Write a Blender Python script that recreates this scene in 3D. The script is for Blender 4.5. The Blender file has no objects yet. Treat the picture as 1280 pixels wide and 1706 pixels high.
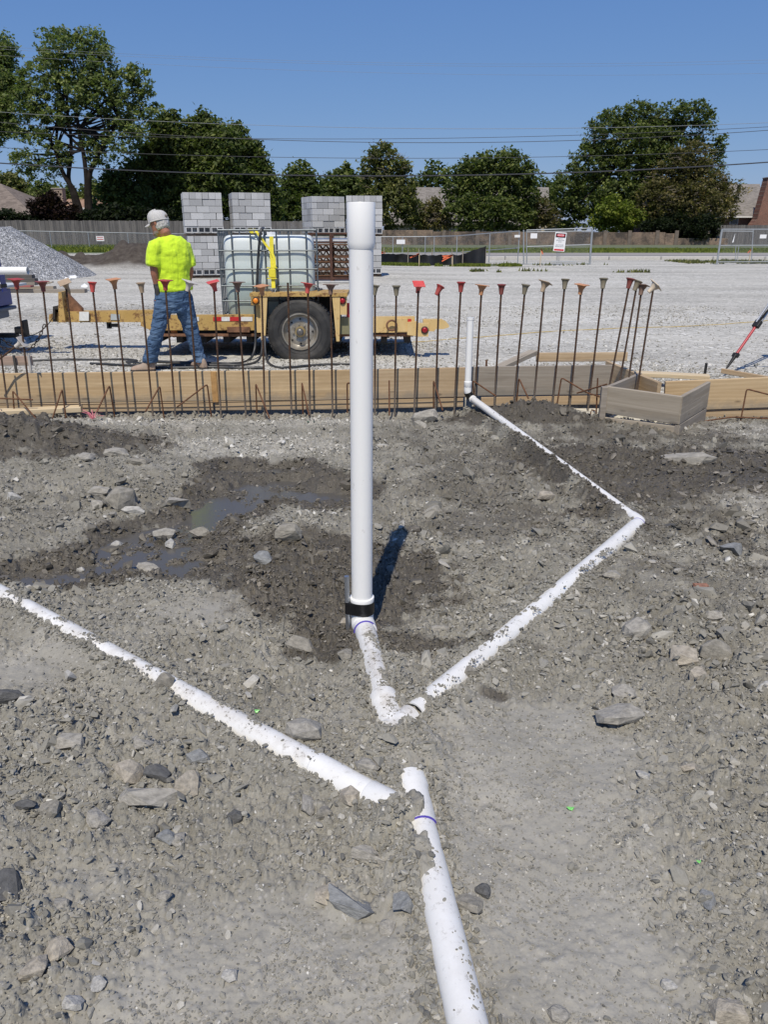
import bpy, bmesh, math, random
import numpy as np
from mathutils import Vector, Matrix, Euler
rnd = random.Random(7)
RS = np.random.RandomState(11)
R = math.radians
scene = bpy.context.scene
col = scene.collection
# ---------------------------------------------------------------- camera, sky, sun, exposure
CAMH, PITCH, FPX, CX, CY = 1.6, R(20.0), 1280.0, 640.0, 853.0
cam_d = bpy.data.cameras.new('camera'); cam = bpy.data.objects.new('camera', cam_d); col.objects.link(cam)
cam.location = (0, 0, CAMH); cam.rotation_euler = (R(90) - PITCH, 0, 0)
cam_d.sensor_fit = 'VERTICAL'; cam_d.sensor_height = 36.0; cam_d.lens = 36.0 * FPX / 1706.0
cam_d.clip_start = 0.05; cam_d.clip_end = 3000
scene.camera = cam
SUN_EL, SUN_AZ = R(57), R(9)          # light travels towards +y and slightly +x
world = bpy.data.worlds.new('World'); scene.world = world; world.use_nodes = True
wn = world.node_tree.nodes; wl = world.node_tree.links
sky = wn.new('ShaderNodeTexSky'); sky.sky_type = 'NISHITA'; sky.sun_disc = False
sky.sun_elevation = SUN_EL; sky.sun_rotation = math.pi + SUN_AZ
sky.altitude = 0; sky.air_density = 1.0; sky.dust_density = 0.2; sky.ozone_density = 6.0
wn['Background'].inputs['Strength'].default_value = 0.09
# a clear late summer blue: soften the model's yellow horizon channel by channel
_sp = wn.new('ShaderNodeSeparateColor'); _cb = wn.new('ShaderNodeCombineColor'); wl.new(sky.outputs['Color'], _sp.inputs[0])
for _i, (_k, _p) in enumerate(((.500, .74), (.540, .58), (.690, .32))):
    _a = wn.new('ShaderNodeMath'); _a.operation = 'MULTIPLY'; _a.inputs[1].default_value = .09; wl.new(_sp.outputs[_i], _a.inputs[0])
    _b = wn.new('ShaderNodeMath'); _b.operation = 'POWER'; _b.inputs[1].default_value = _p; wl.new(_a.outputs[0], _b.inputs[0])
    _c = wn.new('ShaderNodeMath'); _c.operation = 'MULTIPLY'; _c.inputs[1].default_value = _k / .09; wl.new(_b.outputs[0], _c.inputs[0])
    wl.new(_c.outputs[0], _cb.inputs[_i])
wl.new(_cb.outputs[0], wn['Background'].inputs['Color'])
sl = bpy.data.lights.new('sun', 'SUN'); sl.energy = 4.0; sl.angle = R(0.53); sl.color = (1.0, 0.925, 0.80)
so = bpy.data.objects.new('sun', sl); col.objects.link(so)
ldir = Vector((math.sin(SUN_AZ) * math.cos(SUN_EL), math.cos(SUN_AZ) * math.cos(SUN_EL), -math.sin(SUN_EL)))
so.rotation_euler = ldir.to_track_quat('-Z', 'Y').to_euler(); so.location = (-5, -20, 30)
scene.view_settings.view_transform = 'Standard'; scene.view_settings.look = 'None'
scene.view_settings.exposure = 0.0; scene.view_settings.gamma = 1.0
scene.view_settings.use_curve_mapping = False
# ---------------------------------------------------------------- measuring helpers
CP, SP = math.cos(PITCH), math.sin(PITCH)
def ray(px, py):
    u = (px - CX) / FPX; v = -(py - CY) / FPX
    return Vector((u, CP + v * SP, -SP + v * CP))
def at(px, py, d):
    r = ray(px, py); t = d / r.y
    return Vector((r.x * t, d, CAMH + r.z * t))
def on(px, py, z=0.0):
    r = ray(px, py); t = (z - CAMH) / r.z
    return Vector((r.x * t, r.y * t, z))
def ppm(d, z=0.5):                     # pixels per metre
    return FPX / (d * CP + (CAMH - z) * SP)
# ---------------------------------------------------------------- noise
_T = RS.rand(256, 256); _JX = RS.rand(256, 256); _JY = RS.rand(256, 256); _A = RS.rand(256, 256)
def vn(x, y, s=0):
    x = np.asarray(x, float) + s * 17.31; y = np.asarray(y, float) + s * 9.77
    ix = np.floor(x).astype(int); iy = np.floor(y).astype(int)
    fx = x - ix; fy = y - iy; fx = fx * fx * (3 - 2 * fx); fy = fy * fy * (3 - 2 * fy)
    a = _T[ix & 255, iy & 255]; b = _T[(ix + 1) & 255, iy & 255]
    c = _T[ix & 255, (iy + 1) & 255]; d = _T[(ix + 1) & 255, (iy + 1) & 255]
    return (a * (1 - fx) + b * fx) * (1 - fy) + (c * (1 - fx) + d * fx) * fy
def fbm(x, y, o=4, s=0):
    r = 0; a = 0.5; t = 0
    for k in range(o):
        r = r + a * vn(x * 2 ** k, y * 2 ** k, s + k); t += a; a *= 0.5
    return r / t
def clods(x, y, cell, s=0, keep=0.6):
    """rounded lumps: one per lattice cell, some cells empty"""
    x = np.asarray(x, float) / cell + s * 31.7; y = np.asarray(y, float) / cell + s * 12.3
    ix = np.floor(x).astype(int); iy = np.floor(y).astype(int)
    best = np.zeros_like(x)
    for dx in (-1, 0, 1):
        for dy in (-1, 0, 1):
            cx = ix + dx; cy = iy + dy
            jx = _JX[cx & 255, cy & 255]; jy = _JY[cx & 255, cy & 255]; a = _A[cx & 255, cy & 255]
            el = 0.6 + 0.8 * _T[cx & 255, cy & 255]
            d2 = ((x - cx - jx) ** 2 * el + (y - cy - jy) ** 2 / el)
            r = 0.30 + 0.35 * a
            h = np.where(a < keep, np.clip(1 - d2 / r ** 2, 0, 1) ** 0.45 * r, 0)
            best = np.maximum(best, h)
    return best
def sst(a, b, x):
    t = np.clip((x - a) / (b - a), 0, 1); return t * t * (3 - 2 * t)
# ---------------------------------------------------------------- object helpers
def tag(o, label=None, cat=None, group=None, kind=None):
    if label: o['label'] = label
    if cat: o['category'] = cat
    if group: o['group'] = group
    if kind: o['kind'] = kind
    return o
def empty(name, loc, label, cat, group=None, rz=0.0):
    o = bpy.data.objects.new(name, None); col.objects.link(o); o.empty_display_size = 0.2
    o.location = loc; o.rotation_euler = (0, 0, rz)
    return tag(o, label, cat, group)
def link_mesh(name, me, parent=None, loc=None, rot=None):
    o = bpy.data.objects.new(name, me); col.objects.link(o)
    if parent is not None: o.parent = parent
    if loc is not None: o.location = loc
    if rot is not None: o.rotation_euler = rot
    return o
class MB:
    """collects shapes; build() links them as ONE mesh object"""
    def __init__(s): s.v = []; s.f = []
    def add(s, vs, fs):
        n = len(s.v); s.v += [tuple(v) for v in vs]; s.f += [tuple(i + n for i in f) for f in fs]; return s
    def box(s, c, size, rot=None):
        hx, hy, hz = size[0] / 2, size[1] / 2, size[2] / 2
        vs = [Vector((x * hx, y * hy, z * hz)) for x in (-1, 1) for y in (-1, 1) for z in (-1, 1)]
        if rot is not None:
            m = Euler(rot).to_matrix() if not isinstance(rot, Matrix) else rot
            vs = [m @ v for v in vs]
        c = Vector(c); vs = [v + c for v in vs]
        return s.add(vs, [(0, 1, 3, 2), (4, 6, 7, 5), (0, 4, 5, 1), (2, 3, 7, 6), (0, 2, 6, 4), (1, 5, 7, 3)])
    def cbox(s, c, size, ch=0.004, rot=None):
        """box with chamfered edges"""
        h = [size[0] / 2, size[1] / 2, size[2] / 2]; ch = min(ch, min(h) * 0.6)
        vs = []; idx = {}
        for ax in range(3):
            for sx in (-1, 1):
                for sy in (-1, 1):
                    for sz in (-1, 1):
                        sg = (sx, sy, sz)
                        p = [sg[k] * (h[k] - (0 if k == ax else ch)) for k in range(3)]
                        idx[(ax, sx, sy, sz)] = len(vs); vs.append(Vector(p))
        fs = []
        for ax in range(3):
            o = [k for k in range(3) if k != ax]
            for sg in (-1, 1):
                q = []
                for a, b in ((-1, -1), (1, -1), (1, 1), (-1, 1)):
                    t = [0, 0, 0]; t[ax] = sg; t[o[0]] = a; t[o[1]] = b
                    q.append(idx[(ax, *t)])
                fs.append(tuple(q))
            for a in (-1, 1):
                for b in (-1, 1):
                    q = []
                    for axf, e in ((o[0], -1), (o[0], 1), (o[1], 1), (o[1], -1)):
                        t = [0, 0, 0]; t[ax] = e; t[o[0]] = a; t[o[1]] = b
                        q.append(idx[(axf, *t)])
                    fs.append(tuple(q))
        for sx in (-1, 1):
            for sy in (-1, 1):
                for sz in (-1, 1):
                    fs.append((idx[(0, sx, sy, sz)], idx[(1, sx, sy, sz)], idx[(2, sx, sy, sz)]))
        if rot is not None:
            m = Euler(rot).to_matrix() if not isinstance(rot, Matrix) else rot
            vs = [m @ v for v in vs]
        c = Vector(c)
        return s.add([v + c for v in vs], fs)
    def bar(s, a, b, w, h, up=(0, 0, 1), ch=0.0):
        a = Vector(a); b = Vector(b); d = (b - a); L = d.length; d.normalize()
        u = Vector(up); y = u.cross(d)
        if y.length < 1e-5: y = Vector((0, 1, 0)).cross(d)
        y.normalize(); z = d.cross(y)
        m = Matrix((d, y, z)).transposed()
        if ch: return s.cbox((a + b) / 2, (L, w, h), ch, m)
        return s.box((a + b) / 2, (L, w, h), m)
    def tube(s, pts, rad, n=12, caps=True, ref=None):
        pts = [Vector(p) for p in pts]; rings = []
        if not isinstance(rad, (list, tuple)): rad = [rad] * len(pts)
        prev = None; base = len(s.v)
        for i, p in enumerate(pts):
            if i == 0: d = pts[1] - p
            elif i == len(pts) - 1: d = p - pts[i - 1]
            else: d = (pts[i + 1] - p).normalized() + (p - pts[i - 1]).normalized()
            d.normalize()
            if prev is None:
                u = Vector(ref) if ref else (Vector((0, 0, 1)) if abs(d.z) < 0.9 else Vector((0, 1, 0)))
            else: u = prev
            u = (u - d * u.dot(d)).normalized(); prev = u; w = d.cross(u)
            rr = rad[i]
            ra, rb = rr if isinstance(rr, (tuple, list)) else (rr, rr)
            for k in range(n):
                a = 2 * math.pi * k / n
                s.v.append(tuple(p + u * (ra * math.cos(a)) + w * (rb * math.sin(a))))
        for i in range(len(pts) - 1):
            for k in range(n):
                a = base + i * n + k; b = base + i * n + (k + 1) % n
                s.f.append((a, b, b + n, a + n))
        if caps:
            s.f.append(tuple(base + k for k in range(n))[::-1])
            s.f.append(tuple(base + (len(pts) - 1) * n + k for k in range(n)))
        return s
    def rings(s, rows, closed=True, caps=True):
        """rows: list of equally long lists of points"""
        base = len(s.v); n = len(rows[0])
        for r in rows: s.v += [tuple(p) for p in r]
        for i in range(len(rows) - 1):
            for k in range(n if closed else n - 1):
                a = base + i * n + k; b = base + i * n + (k + 1) % n
                s.f.append((a, b, b + n, a + n))
        if caps:
            s.f.append(tuple(base + k for k in range(n))[::-1])
            s.f.append(tuple(base + (len(rows) - 1) * n + k for k in range(n)))
        return s
    def lathe(s, c, axis, prof, n=24, caps=True):
        """prof: (distance along axis, radius)"""
        c = Vector(c); ax = Vector(axis).normalized()
        u = Vector((0, 0, 1)) if abs(ax.z) < 0.9 else Vector((1, 0, 0))
        u = (u - ax * u.dot(ax)).normalized(); w = ax.cross(u)
        rows = [[c + ax * t + (u * math.cos(2 * math.pi * k / n) + w * math.sin(2 * math.pi * k / n)) * max(r, 1e-4)
                 for k in range(n)] for t, r in prof]
        return s.rings(rows, caps=caps)
    def prism(s, poly, y0, y1):
        """poly: list of (x, z), extruded along y"""
        n = len(poly)
        vs = [(x, y0, z) for x, z in poly] + [(x, y1, z) for x, z in poly]
        fs = [tuple(range(n)), tuple(range(n, 2 * n))[::-1]]
        fs += [(i, i + n, (i + 1) % n + n, (i + 1) % n) for i in range(n)]
        return s.add(vs, fs)
    def ball(s, c, r, n=12, m=8):
        c = Vector(c); r = (r, r, r) if not isinstance(r, (tuple, list)) else r
        rows = []
        for i in range(m + 1):
            t = -math.pi / 2 + math.pi * i / m; q = max(math.cos(t), 1e-3)
            rows.append([c + Vector((r[0] * q * math.cos(2 * math.pi * k / n), r[1] * q * math.sin(2 * math.pi * k / n), r[2] * math.sin(t))) for k in range(n)])
        return s.rings(rows)
    def mesh(s, name, mat, smooth=False, off=(0, 0, 0)):
        me = bpy.data.meshes.new(name); ox, oy, oz = off
        me.from_pydata([(x - ox, y - oy, z - oz) for x, y, z in s.v], [], s.f)
        bm = bmesh.new(); bm.from_mesh(me); bmesh.ops.recalc_face_normals(bm, faces=bm.faces); bm.to_mesh(me); bm.free()
        if mat: me.materials.append(mat)
        if smooth:
            me.polygons.foreach_set('use_smooth', [True] * len(me.polygons))
            if smooth is not True: me.set_sharp_from_angle(angle=R(smooth))
        return me
    def build(s, name, mat, parent=None, smooth=False, local=False):
        off = (0, 0, 0)
        if parent is not None and not local:
            p = parent
            off = Vector(p.location)
            if p.parent is not None: off = off + Vector(p.parent.location)
        return link_mesh(name, s.mesh(name, mat, smooth, off), parent)
    def thing(s, name, mat, label, cat, group=None, smooth=False, origin=None):
        """a top-level thing that is one mesh; origin at the middle of its foot"""
        if origin is None:
            xs = [v[0] for v in s.v]; ys = [v[1] for v in s.v]; zs = [v[2] for v in s.v]
            origin = ((min(xs) + max(xs)) / 2, (min(ys) + max(ys)) / 2, min(zs))
        o = link_mesh(name, s.mesh(name, mat, smooth, origin)); o.location = origin
        return tag(o, label, cat, group)
def np_mesh(name, v, f, mat, smooth=False):
    """v (n,3) float array, f (m,k) int array"""
    me = bpy.data.meshes.new(name); n, m, k = len(v), len(f), f.shape[1]
    me.vertices.add(n); me.vertices.foreach_set('co', np.ascontiguousarray(v, np.float32).ravel())
    me.loops.add(m * k); me.loops.foreach_set('vertex_index', np.ascontiguousarray(f, np.int32).ravel())
    me.polygons.add(m); me.polygons.foreach_set('loop_start', np.arange(0, m * k, k, dtype=np.int32))
    try: me.polygons.foreach_set('loop_total', np.full(m, k, np.int32))
    except Exception: pass
    if smooth: me.polygons.foreach_set('use_smooth', np.ones(m, bool))
    me.update(calc_edges=True); me.validate()
    if mat: me.materials.append(mat)
    return me
def fattr(me, name, arr):
    a = me.attributes.new(name, 'FLOAT', 'POINT'); a.data.foreach_set('value', np.ascontiguousarray(arr, np.float32))
def copy_tree(o, parent=None):
    c = o.copy(); col.objects.link(c)
    if parent is not None: c.parent = parent
    for ch in list(o.children): copy_tree(ch, c)
    return c
# ---------------------------------------------------------------- materials
def srgb(r, g, b):
    return tuple(((c / 255) / 12.92 if c / 255 <= 0.04045 else (((c / 255) + 0.055) / 1.055) ** 2.4) for c in (r, g, b))
class Mat:
    def __init__(s, name):
        s.m = bpy.data.materials.new(name); s.m.use_nodes = True
        s.n = s.m.node_tree.nodes; s.l = s.m.node_tree.links; s.b = s.n['Principled BSDF']
        s.tc = s.n.new('ShaderNodeTexCoord')
    def noise(s, scale, detail=4, rough=0.6, src='Object', vec=None, stretch=None, dist=0):
        t = s.n.new('ShaderNodeTexNoise'); t.inputs['Scale'].default_value = scale
        t.inputs['Detail'].default_value = detail; t.inputs['Roughness'].default_value = rough
        t.inputs['Distortion'].default_value = dist
        v = vec or s.tc.outputs[src]
        if stretch:
            mp = s.n.new('ShaderNodeMapping'); mp.inputs['Scale'].default_value = stretch; s.l.new(v, mp.inputs[0]); v = mp.outputs[0]
        s.l.new(v, t.inputs['Vector']); return t.outputs['Fac']
    def voro(s, scale, feature='F1', src='Object', out='Distance', rand=1.0, stretch=None):
        t = s.n.new('ShaderNodeTexVoronoi'); t.feature = feature; t.inputs['Scale'].default_value = scale
        if 'Randomness' in t.inputs: t.inputs['Randomness'].default_value = rand
        v = s.tc.outputs[src]
        if stretch:
            mp = s.n.new('ShaderNodeMapping'); mp.inputs['Scale'].default_value = stretch; s.l.new(v, mp.inputs[0]); v = mp.outputs[0]
        s.l.new(v, t.inputs['Vector']); return t.outputs[out]
    def ramp(s, fac, stops, interp='LINEAR'):
        t = s.n.new('ShaderNodeValToRGB'); e = t.color_ramp.elements; t.color_ramp.interpolation = interp
        while len(e) < len(stops): e.new(0.5)
        for q, (p, c) in zip(e, stops):
            q.position = p; q.color = (*c, 1) if isinstance(c, tuple) else (c, c, c, 1)
        s.l.new(fac, t.inputs[0]); return t.outputs[0]
    def mix(s, fac, a, b, mode='MIX'):
        t = s.n.new('ShaderNodeMix'); t.data_type = 'RGBA'; t.blend_type = mode
        for i, v in ((0, fac), (6, a), (7, b)):
            if isinstance(v, (int, float)): t.inputs[i].default_value = v if i == 0 else (v, v, v, 1)
            elif isinstance(v, tuple): t.inputs[i].default_value = (*v, 1)
            else: s.l.new(v, t.inputs[i])
        return t.outputs[2]
    def math(s, op, a, b=0.0, clamp=False):
        t = s.n.new('ShaderNodeMath'); t.operation = op; t.use_clamp = clamp
        for i, v in ((0, a), (1, b)):
            if isinstance(v, (int, float)): t.inputs[i].default_value = v
            else: s.l.new(v, t.inputs[i])
        return t.outputs[0]
    def attr(s, name, kind='GEOMETRY', out='Fac'):
        t = s.n.new('ShaderNodeAttribute'); t.attribute_name = name; t.attribute_type = kind; return t.outputs[out]
    def objrand(s):
        return s.n.new('ShaderNodeObjectInfo').outputs['Random']
    def color(s, c):
        if isinstance(c, tuple): s.b.inputs['Base Color'].default_value = (*c, 1)
        else: s.l.new(c, s.b.inputs['Base Color'])
        return s
    def set(s, rough=0.6, metal=0.0, spec=0.5, **k):
        for nm, v in (('Roughness', rough), ('Metallic', metal), ('Specular IOR Level', spec)):
            if isinstance(v, (int, float)): s.b.inputs[nm].default_value = v
            else: s.l.new(v, s.b.inputs[nm])
        return s
    def bump(s, h, strength=0.4, dist=0.01):
        t = s.n.new('ShaderNodeBump'); t.inputs['Strength'].default_value = strength; t.inputs['Distance'].default_value = dist
        s.l.new(h, t.inputs['Height']); s.l.new(t.outputs[0], s.b.inputs['Normal']); return s
def simple(name, c, rough=0.6, metal=0.0, var=0.15, scale=8.0, bump=0.0, spec=0.5, dirt=None):
    m = Mat(name); nz = m.noise(scale, 5, 0.65)
    lo = tuple(x * (1 - var) for x in c); hi = tuple(min(1, x * (1 + var)) for x in c)
    cc = m.ramp(nz, [(0.3, lo), (0.7, hi)])
    if dirt:
        d = m.ramp(m.noise(scale * 0.6, 6, 0.7, src='Object'), [(0.5 - 0.05, 0.0), (0.72, 1.0)])
        cc = m.mix(m.math('MULTIPLY', d, dirt[1]), cc, dirt[0])
    m.color(cc).set(rough, metal, spec)
    if bump: m.bump(m.noise(scale * 6, 4, 0.6), bump, 0.004)
    return m.m
def wood(name, c1, c2, gray=0.0, grain=22.0):
    m = Mat(name)
    r = m.objrand()
    off = m.n.new('ShaderNodeVectorMath'); off.operation = 'MULTIPLY_ADD'
    cmb = m.n.new('ShaderNodeCombineXYZ'); m.l.new(r, cmb.inputs[0]); m.l.new(r, cmb.inputs[1]); m.l.new(r, cmb.inputs[2])
    m.l.new(cmb.outputs[0], off.inputs[0]); off.inputs[1].default_value = (13, 7, 19); m.l.new(m.tc.outputs['Object'], off.inputs[2])
    v = off.outputs[0]
    g = m.noise(grain, 5, 0.7, vec=v, stretch=(0.045, 1, 1), dist=0.6)
    w = m.n.new('ShaderNodeTexWave'); w.wave_type = 'BANDS'; w.bands_direction = 'Z'; w.inputs['Scale'].default_value = 9
    w.inputs['Distortion'].default_value = 7; w.inputs['Detail'].default_value = 3; w.inputs['Detail Scale'].default_value = 0.6
    mp = m.n.new('ShaderNodeMapping'); mp.inputs['Scale'].default_value = (0.22, 1, 1); m.l.new(v, mp.inputs[0]); m.l.new(mp.outputs[0], w.inputs['Vector'])
    cc = m.ramp(g, [(0.3, c2), (0.65, c1)])
    cc = m.mix(m.math('MULTIPLY', w.outputs['Fac'], 0.35), cc, c2)
    st = m.ramp(m.noise(2.4, 5, 0.7, vec=v, stretch=(0.5, 1, 1)), [(0.5, 0.0), (0.75, 1.0)])
    cc = m.mix(m.math('MULTIPLY', st, 0.35 + gray), cc, tuple(x * 0.55 for x in c2))
    kn = m.ramp(m.voro(3.1, stretch=(0.55, 1, 1.6)), [(0.05, 1.0), (0.085, 0.0)])
    cc = m.mix(m.math('MULTIPLY', kn, 0.7), cc, (0.09, 0.055, 0.03))
    # mud splashed up from the ground
    sp = m.n.new('ShaderNodeSeparateXYZ'); m.l.new(m.tc.outputs['Generated'], sp.inputs[0])
    mud = m.math('SUBTRACT', m.noise(7, 5, 0.7, vec=v), m.math('MULTIPLY', sp.outputs[2], 1.3))
    mud = m.ramp(mud, [(0.1, 0.0), (0.45, 1.0)])
    cc = m.mix(m.math('MULTIPLY', mud, 0.55), cc, (0.21, 0.195, 0.17))
    ck = m.ramp(m.noise(30, 3, 0.8, vec=v, stretch=(0.03, 1, 1), dist=.3), [(0.30, 1.0), (0.36, 0.0)])
    cc = m.mix(m.math('MULTIPLY', ck, min(1.0, .35 + 2.2 * gray)), cc, tuple(x * 0.22 for x in c2))
    m.color(cc).set(0.75, 0, 0.25).bump(g, 0.5, 0.005)
    return m.m
# ---------------------------------------------------------------- pipe routes (ground points) used by the terrain and the pipes
def route(pix, z, r):
    P = [on(a[0], a[1], z if not callable(z) else z(i)) for i, a in enumerate(pix)]
    return np.array([[p.x, p.y, p.z] for p in P]), [(a[2], a[3]) for a in pix], r
DIN = 0.0445; D2 = 0.0302
# px, py, cover on the left of travel, cover on the right of travel (1 = dirt as high as the pipe's top)
RT = {}
RT['A'] = route([(-330, 805, .0, .4), (0, 990, .0, .35), (120, 1054, .0, .5), (215, 1106, .2, .50), (300, 1157, .1, .45), (400, 1215, -.05, .1),
                 (500, 1269, .2, .35), (560, 1300, .55, .0), (620, 1330, .5, .1), (652, 1347, .5, .9), (675, 1362, 1.5, 1.6)], 0.022, DIN)
RT['B'] = route([(607, 1045, -.6, -.6), (613, 1066, .0, .0), (622, 1095, .15, .1), (630, 1120, .45, .1), (637, 1150, .9, .35), (640, 1166, .5, .15), (645, 1195, .25, .1),
                 (654, 1217, .35, .2), (661, 1234, 1.4, 1.3), (672, 1275, 1.35, 1.2), (678, 1288, 1.0, .9)], 0.022, DIN)
RT['D'] = route([(680, 1292, .6, .9), (688, 1322, .2, .55), (699, 1355, .1, .97), (708, 1388, .1, .55), (717, 1425, .15, 1.02), (726, 1465, .1, .8), (736, 1505, .0, .15),
                 (757, 1590, -.1, .0), (779, 1706, -.2, -.1), (800, 1830, -.1, -.1), (840, 2060, .4, .4), (880, 2400, 1.4, 1.4)], 0.022, DIN)
RT['C'] = route([(1066, 872, .3, .3), (1040, 905, .35, .1), (1000, 932, .1, -.1), (950, 967, .35, -.1), (925, 990, .1, .85), (860, 1048, .1, .7), (800, 1101, .1, .75), (755, 1140, .3, .15),
                 (722, 1167, .45, .35), (708, 1177, .95, 1.1), (699, 1184, .5, .6), (690, 1190, .3, .45), (678, 1203, .35, .5), (664, 1213, .9, .5)], 0.02, DIN)
_e = at(787, 664, 7.02)
RT['E'] = (np.array([[_e.x, _e.y, _e.z], *[[*(_e.lerp(on(1064, 868, .03), t))] for t in (.15, .3, .4, .5, .65, .8, .92, 1.0)]]),
           [(-3.0, -3.2), (-1.5, -1.6), (.0, -.3), (.3, .3), (.2, .55), (.25, .6), (.3, .55), (.4, .45), (.3, .4)], D2)
PUD = [(np.array([[on(a, b).x, on(a, b).y] for a, b in q]), w) for q, w in (
    ([(560, 818), (500, 812), (440, 810), (400, 818), (362, 848), (300, 872), (240, 885), (215, 905), (260, 915)], .20), ([(480, 798), (410, 800)], .13),
    ([(370, 775), (420, 775), (480, 778)], .10), ([(190, 925), (130, 940), (70, 950)], .14), ([(310, 935), (290, 930)], .1))]
YB = 7.36
BL = [ # px, py, height, sx, sy, wetness there
    (40, 745, .17, .75, .32), (170, 790, .07, .5, .3), (-150, 760, .16, .8, .5), (890, 700, .13, .50, .28), (1000, 760, .05, .4, .25), (1200, 770, .04, .8, .35),
    (1270, 830, .10, .7, .5), (1290, 1050, .07, .6, .5), (480, 880, .05, .4, .22), (700, 790, .04, .6, .4), (330, 1010, .03, .4, .3),
    (830, 1270, .02, .3, .3), (600, 1010, -.045, .45, .30), (100, 1300, .03, .4, .35), (1230, 1400, .03, .4, .4), (560, 1240, .025, .25, .2), (935, 940, .03, .5, .3),
    (960, 860, -.02, .3, .2), (60, 1650, .035, .3, .3)]
BL = [(on(a, b).x, on(a, b).y, h, sx, sy) for a, b, h, sx, sy in BL]
def seg_dist(x, y, P):
    """distance to a polyline, arc parameter (index + t) and signed side"""
    best = np.full(x.shape, 1e9); par = np.zeros(x.shape); side = np.zeros(x.shape)
    for i in range(len(P) - 1):
        ax, ay = P[i][:2]; bx, by = P[i + 1][:2]; dx, dy = bx - ax, by - ay; L2 = dx * dx + dy * dy + 1e-12
        t = np.clip(((x - ax) * dx + (y - ay) * dy) / L2, 0, 1)
        qx = x - ax - t * dx; qy = y - ay - t * dy; d = np.hypot(qx, qy)
        m = d < best; best = np.where(m, d, best); par = np.where(m, i + t, par)
        side = np.where(m, np.sign(dx * qy - dy * qx), side)
    return best, par, side
def lot_z(x, y):
    z = 0.13 + 0.08 * sst(10, 26, y) * sst(4, -4, x) - 0.03 * sst(20, 40, y) * sst(-4, 4, x)
    z = z + 0.43 * sst(34, 52, y) * sst(-6, -14, x) + 0.3 * sst(60, 120, y)
    z = z + 0.03 * (fbm(x * .35, y * .35, 3, 5) - .5) * sst(9, 14, y)
    # berm under the gate sill and ragged spoil ridge
    z = z + 0.12 * np.exp(-((x - 6.5) / 2.2) ** 2 - ((y - 34.5) / .9) ** 2) * (.4 + fbm(x * 1.5, y * 1.5, 3, 9))
    for cx, cy, h, sx, sy in ((-15.2, 33.0, .95, 2.0, 1.6), (-12.2, 34.0, .35, 2.2, 1.6), (-9.8, 33.0, .95, 1.7, 1.5), (-18.5, 34, .8, 1.6, 1.5)):
        g = np.exp(-((x - cx) / sx) ** 2 - ((y - cy) / sy) ** 2)
        z = z + h * g * (0.75 + 0.5 * fbm(x * 1.3, y * 1.3, 4, 3)) + 0.22 * g ** .5 * (clods(x, y, .5, 4, .8)) * (g > .05)
    return z
def wet_f(x, y):
    def g(px, py, sx, sy): p = on(px, py); return np.exp(-((x - p.x) / sx) ** 2 - ((y - p.y) / sy) ** 2)
    n = .55 * fbm(x * 3.2, y * 3.2, 4, 21) + .45 * fbm(x * 14, y * 14, 4, 22)
    w = 1.35 * g(600, 975, .62, .48) + .8 * g(500, 950, .3, .35) + .8 * g(520, 1080, .2, .12) + .9 * g(690, 1080, .22, .1) + 1.9 * g(70, 750, .9, .42) + 1.2 * g(880, 705, .9, .26) + 2.0 * g(1130, 800, .80, .50) + .9 * g(940, 770, .4, .3) + .6 * g(960, 855, .3, .2)
    w = w + .5 * g(1260, 770, .5, .3) + .5 * g(870, 1080, .25, .08) + .45 * g(820, 1160, .12, .06) + .6 * g(1230, 960, .4, .2) + .3 * g(480, 900, .3, .2)
    for P, wd in PUD:
        d, _, _ = seg_dist(x, y, P); w = w + 1.35 * np.exp(-(d / (wd * 1.75)) ** 2)
    broad = .62 * sst(2.9, 4.0, y) * sst(7.4, 6.2, y) * sst(-.5, .4, x) + .35 * sst(3.2, 4.2, y) * sst(-.6, -1.0, x) * sst(5.6, 4.6, y) + .28 * sst(2.0, 2.6, y) * sst(.6, 1.2, x)
    broad = broad * sst(.35, .62, .5 * fbm(x * 1.5, y * 1.5, 3, 23) + .5 * fbm(x * 9, y * 9, 3, 24))
    return np.maximum(sst(.36, .60, w * (-.1 + 2.0 * n)), broad) * (y < YB)
def grav_f(x, y):
    def g(px, py, sx, sy): p = on(px, py); return np.exp(-((x - p.x) / sx) ** 2 - ((y - p.y) / sy) ** 2)
    n = fbm(x * 2.5, y * 2.5, 4, 31)
    w = 1.2 * g(430, 745, 1.0, .35) + 1.0 * g(1190, 715, .9, .35) + .7 * g(300, 700, 2.2, .3) + .45 * g(150, 700, .8, .3) + .7 * g(1240, 850, .4, .5) + .4 * g(520, 700, .8, .4) + .3 * g(1000, 780, .5, .3)
    return sst(.3, .7, w * (.5 + .9 * n))
def smooth_f(x, y):
    def g(px, py, sx, sy): p = on(px, py); return np.exp(-((x - p.x) / sx) ** 2 - ((y - p.y) / sy) ** 2)
    w = 1.3 * g(900, 1430, .30, .5) + .9 * g(600, 1660, .35, .2) + g(880, 1250, .26, .22) + g(930, 1230, .22, .2) + g(950, 1650, .3, .25) + g(360, 1640, .35, .22) + g(330, 1020, .28, .16) + g(60, 1120, .25, .18) + .8 * g(480, 1560, .15, .15) + .7 * g(150, 1480, .2, .1)
    return np.clip(w * (.6 + .8 * fbm(x * 4, y * 4, 3, 41)), 0, 1)
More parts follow.
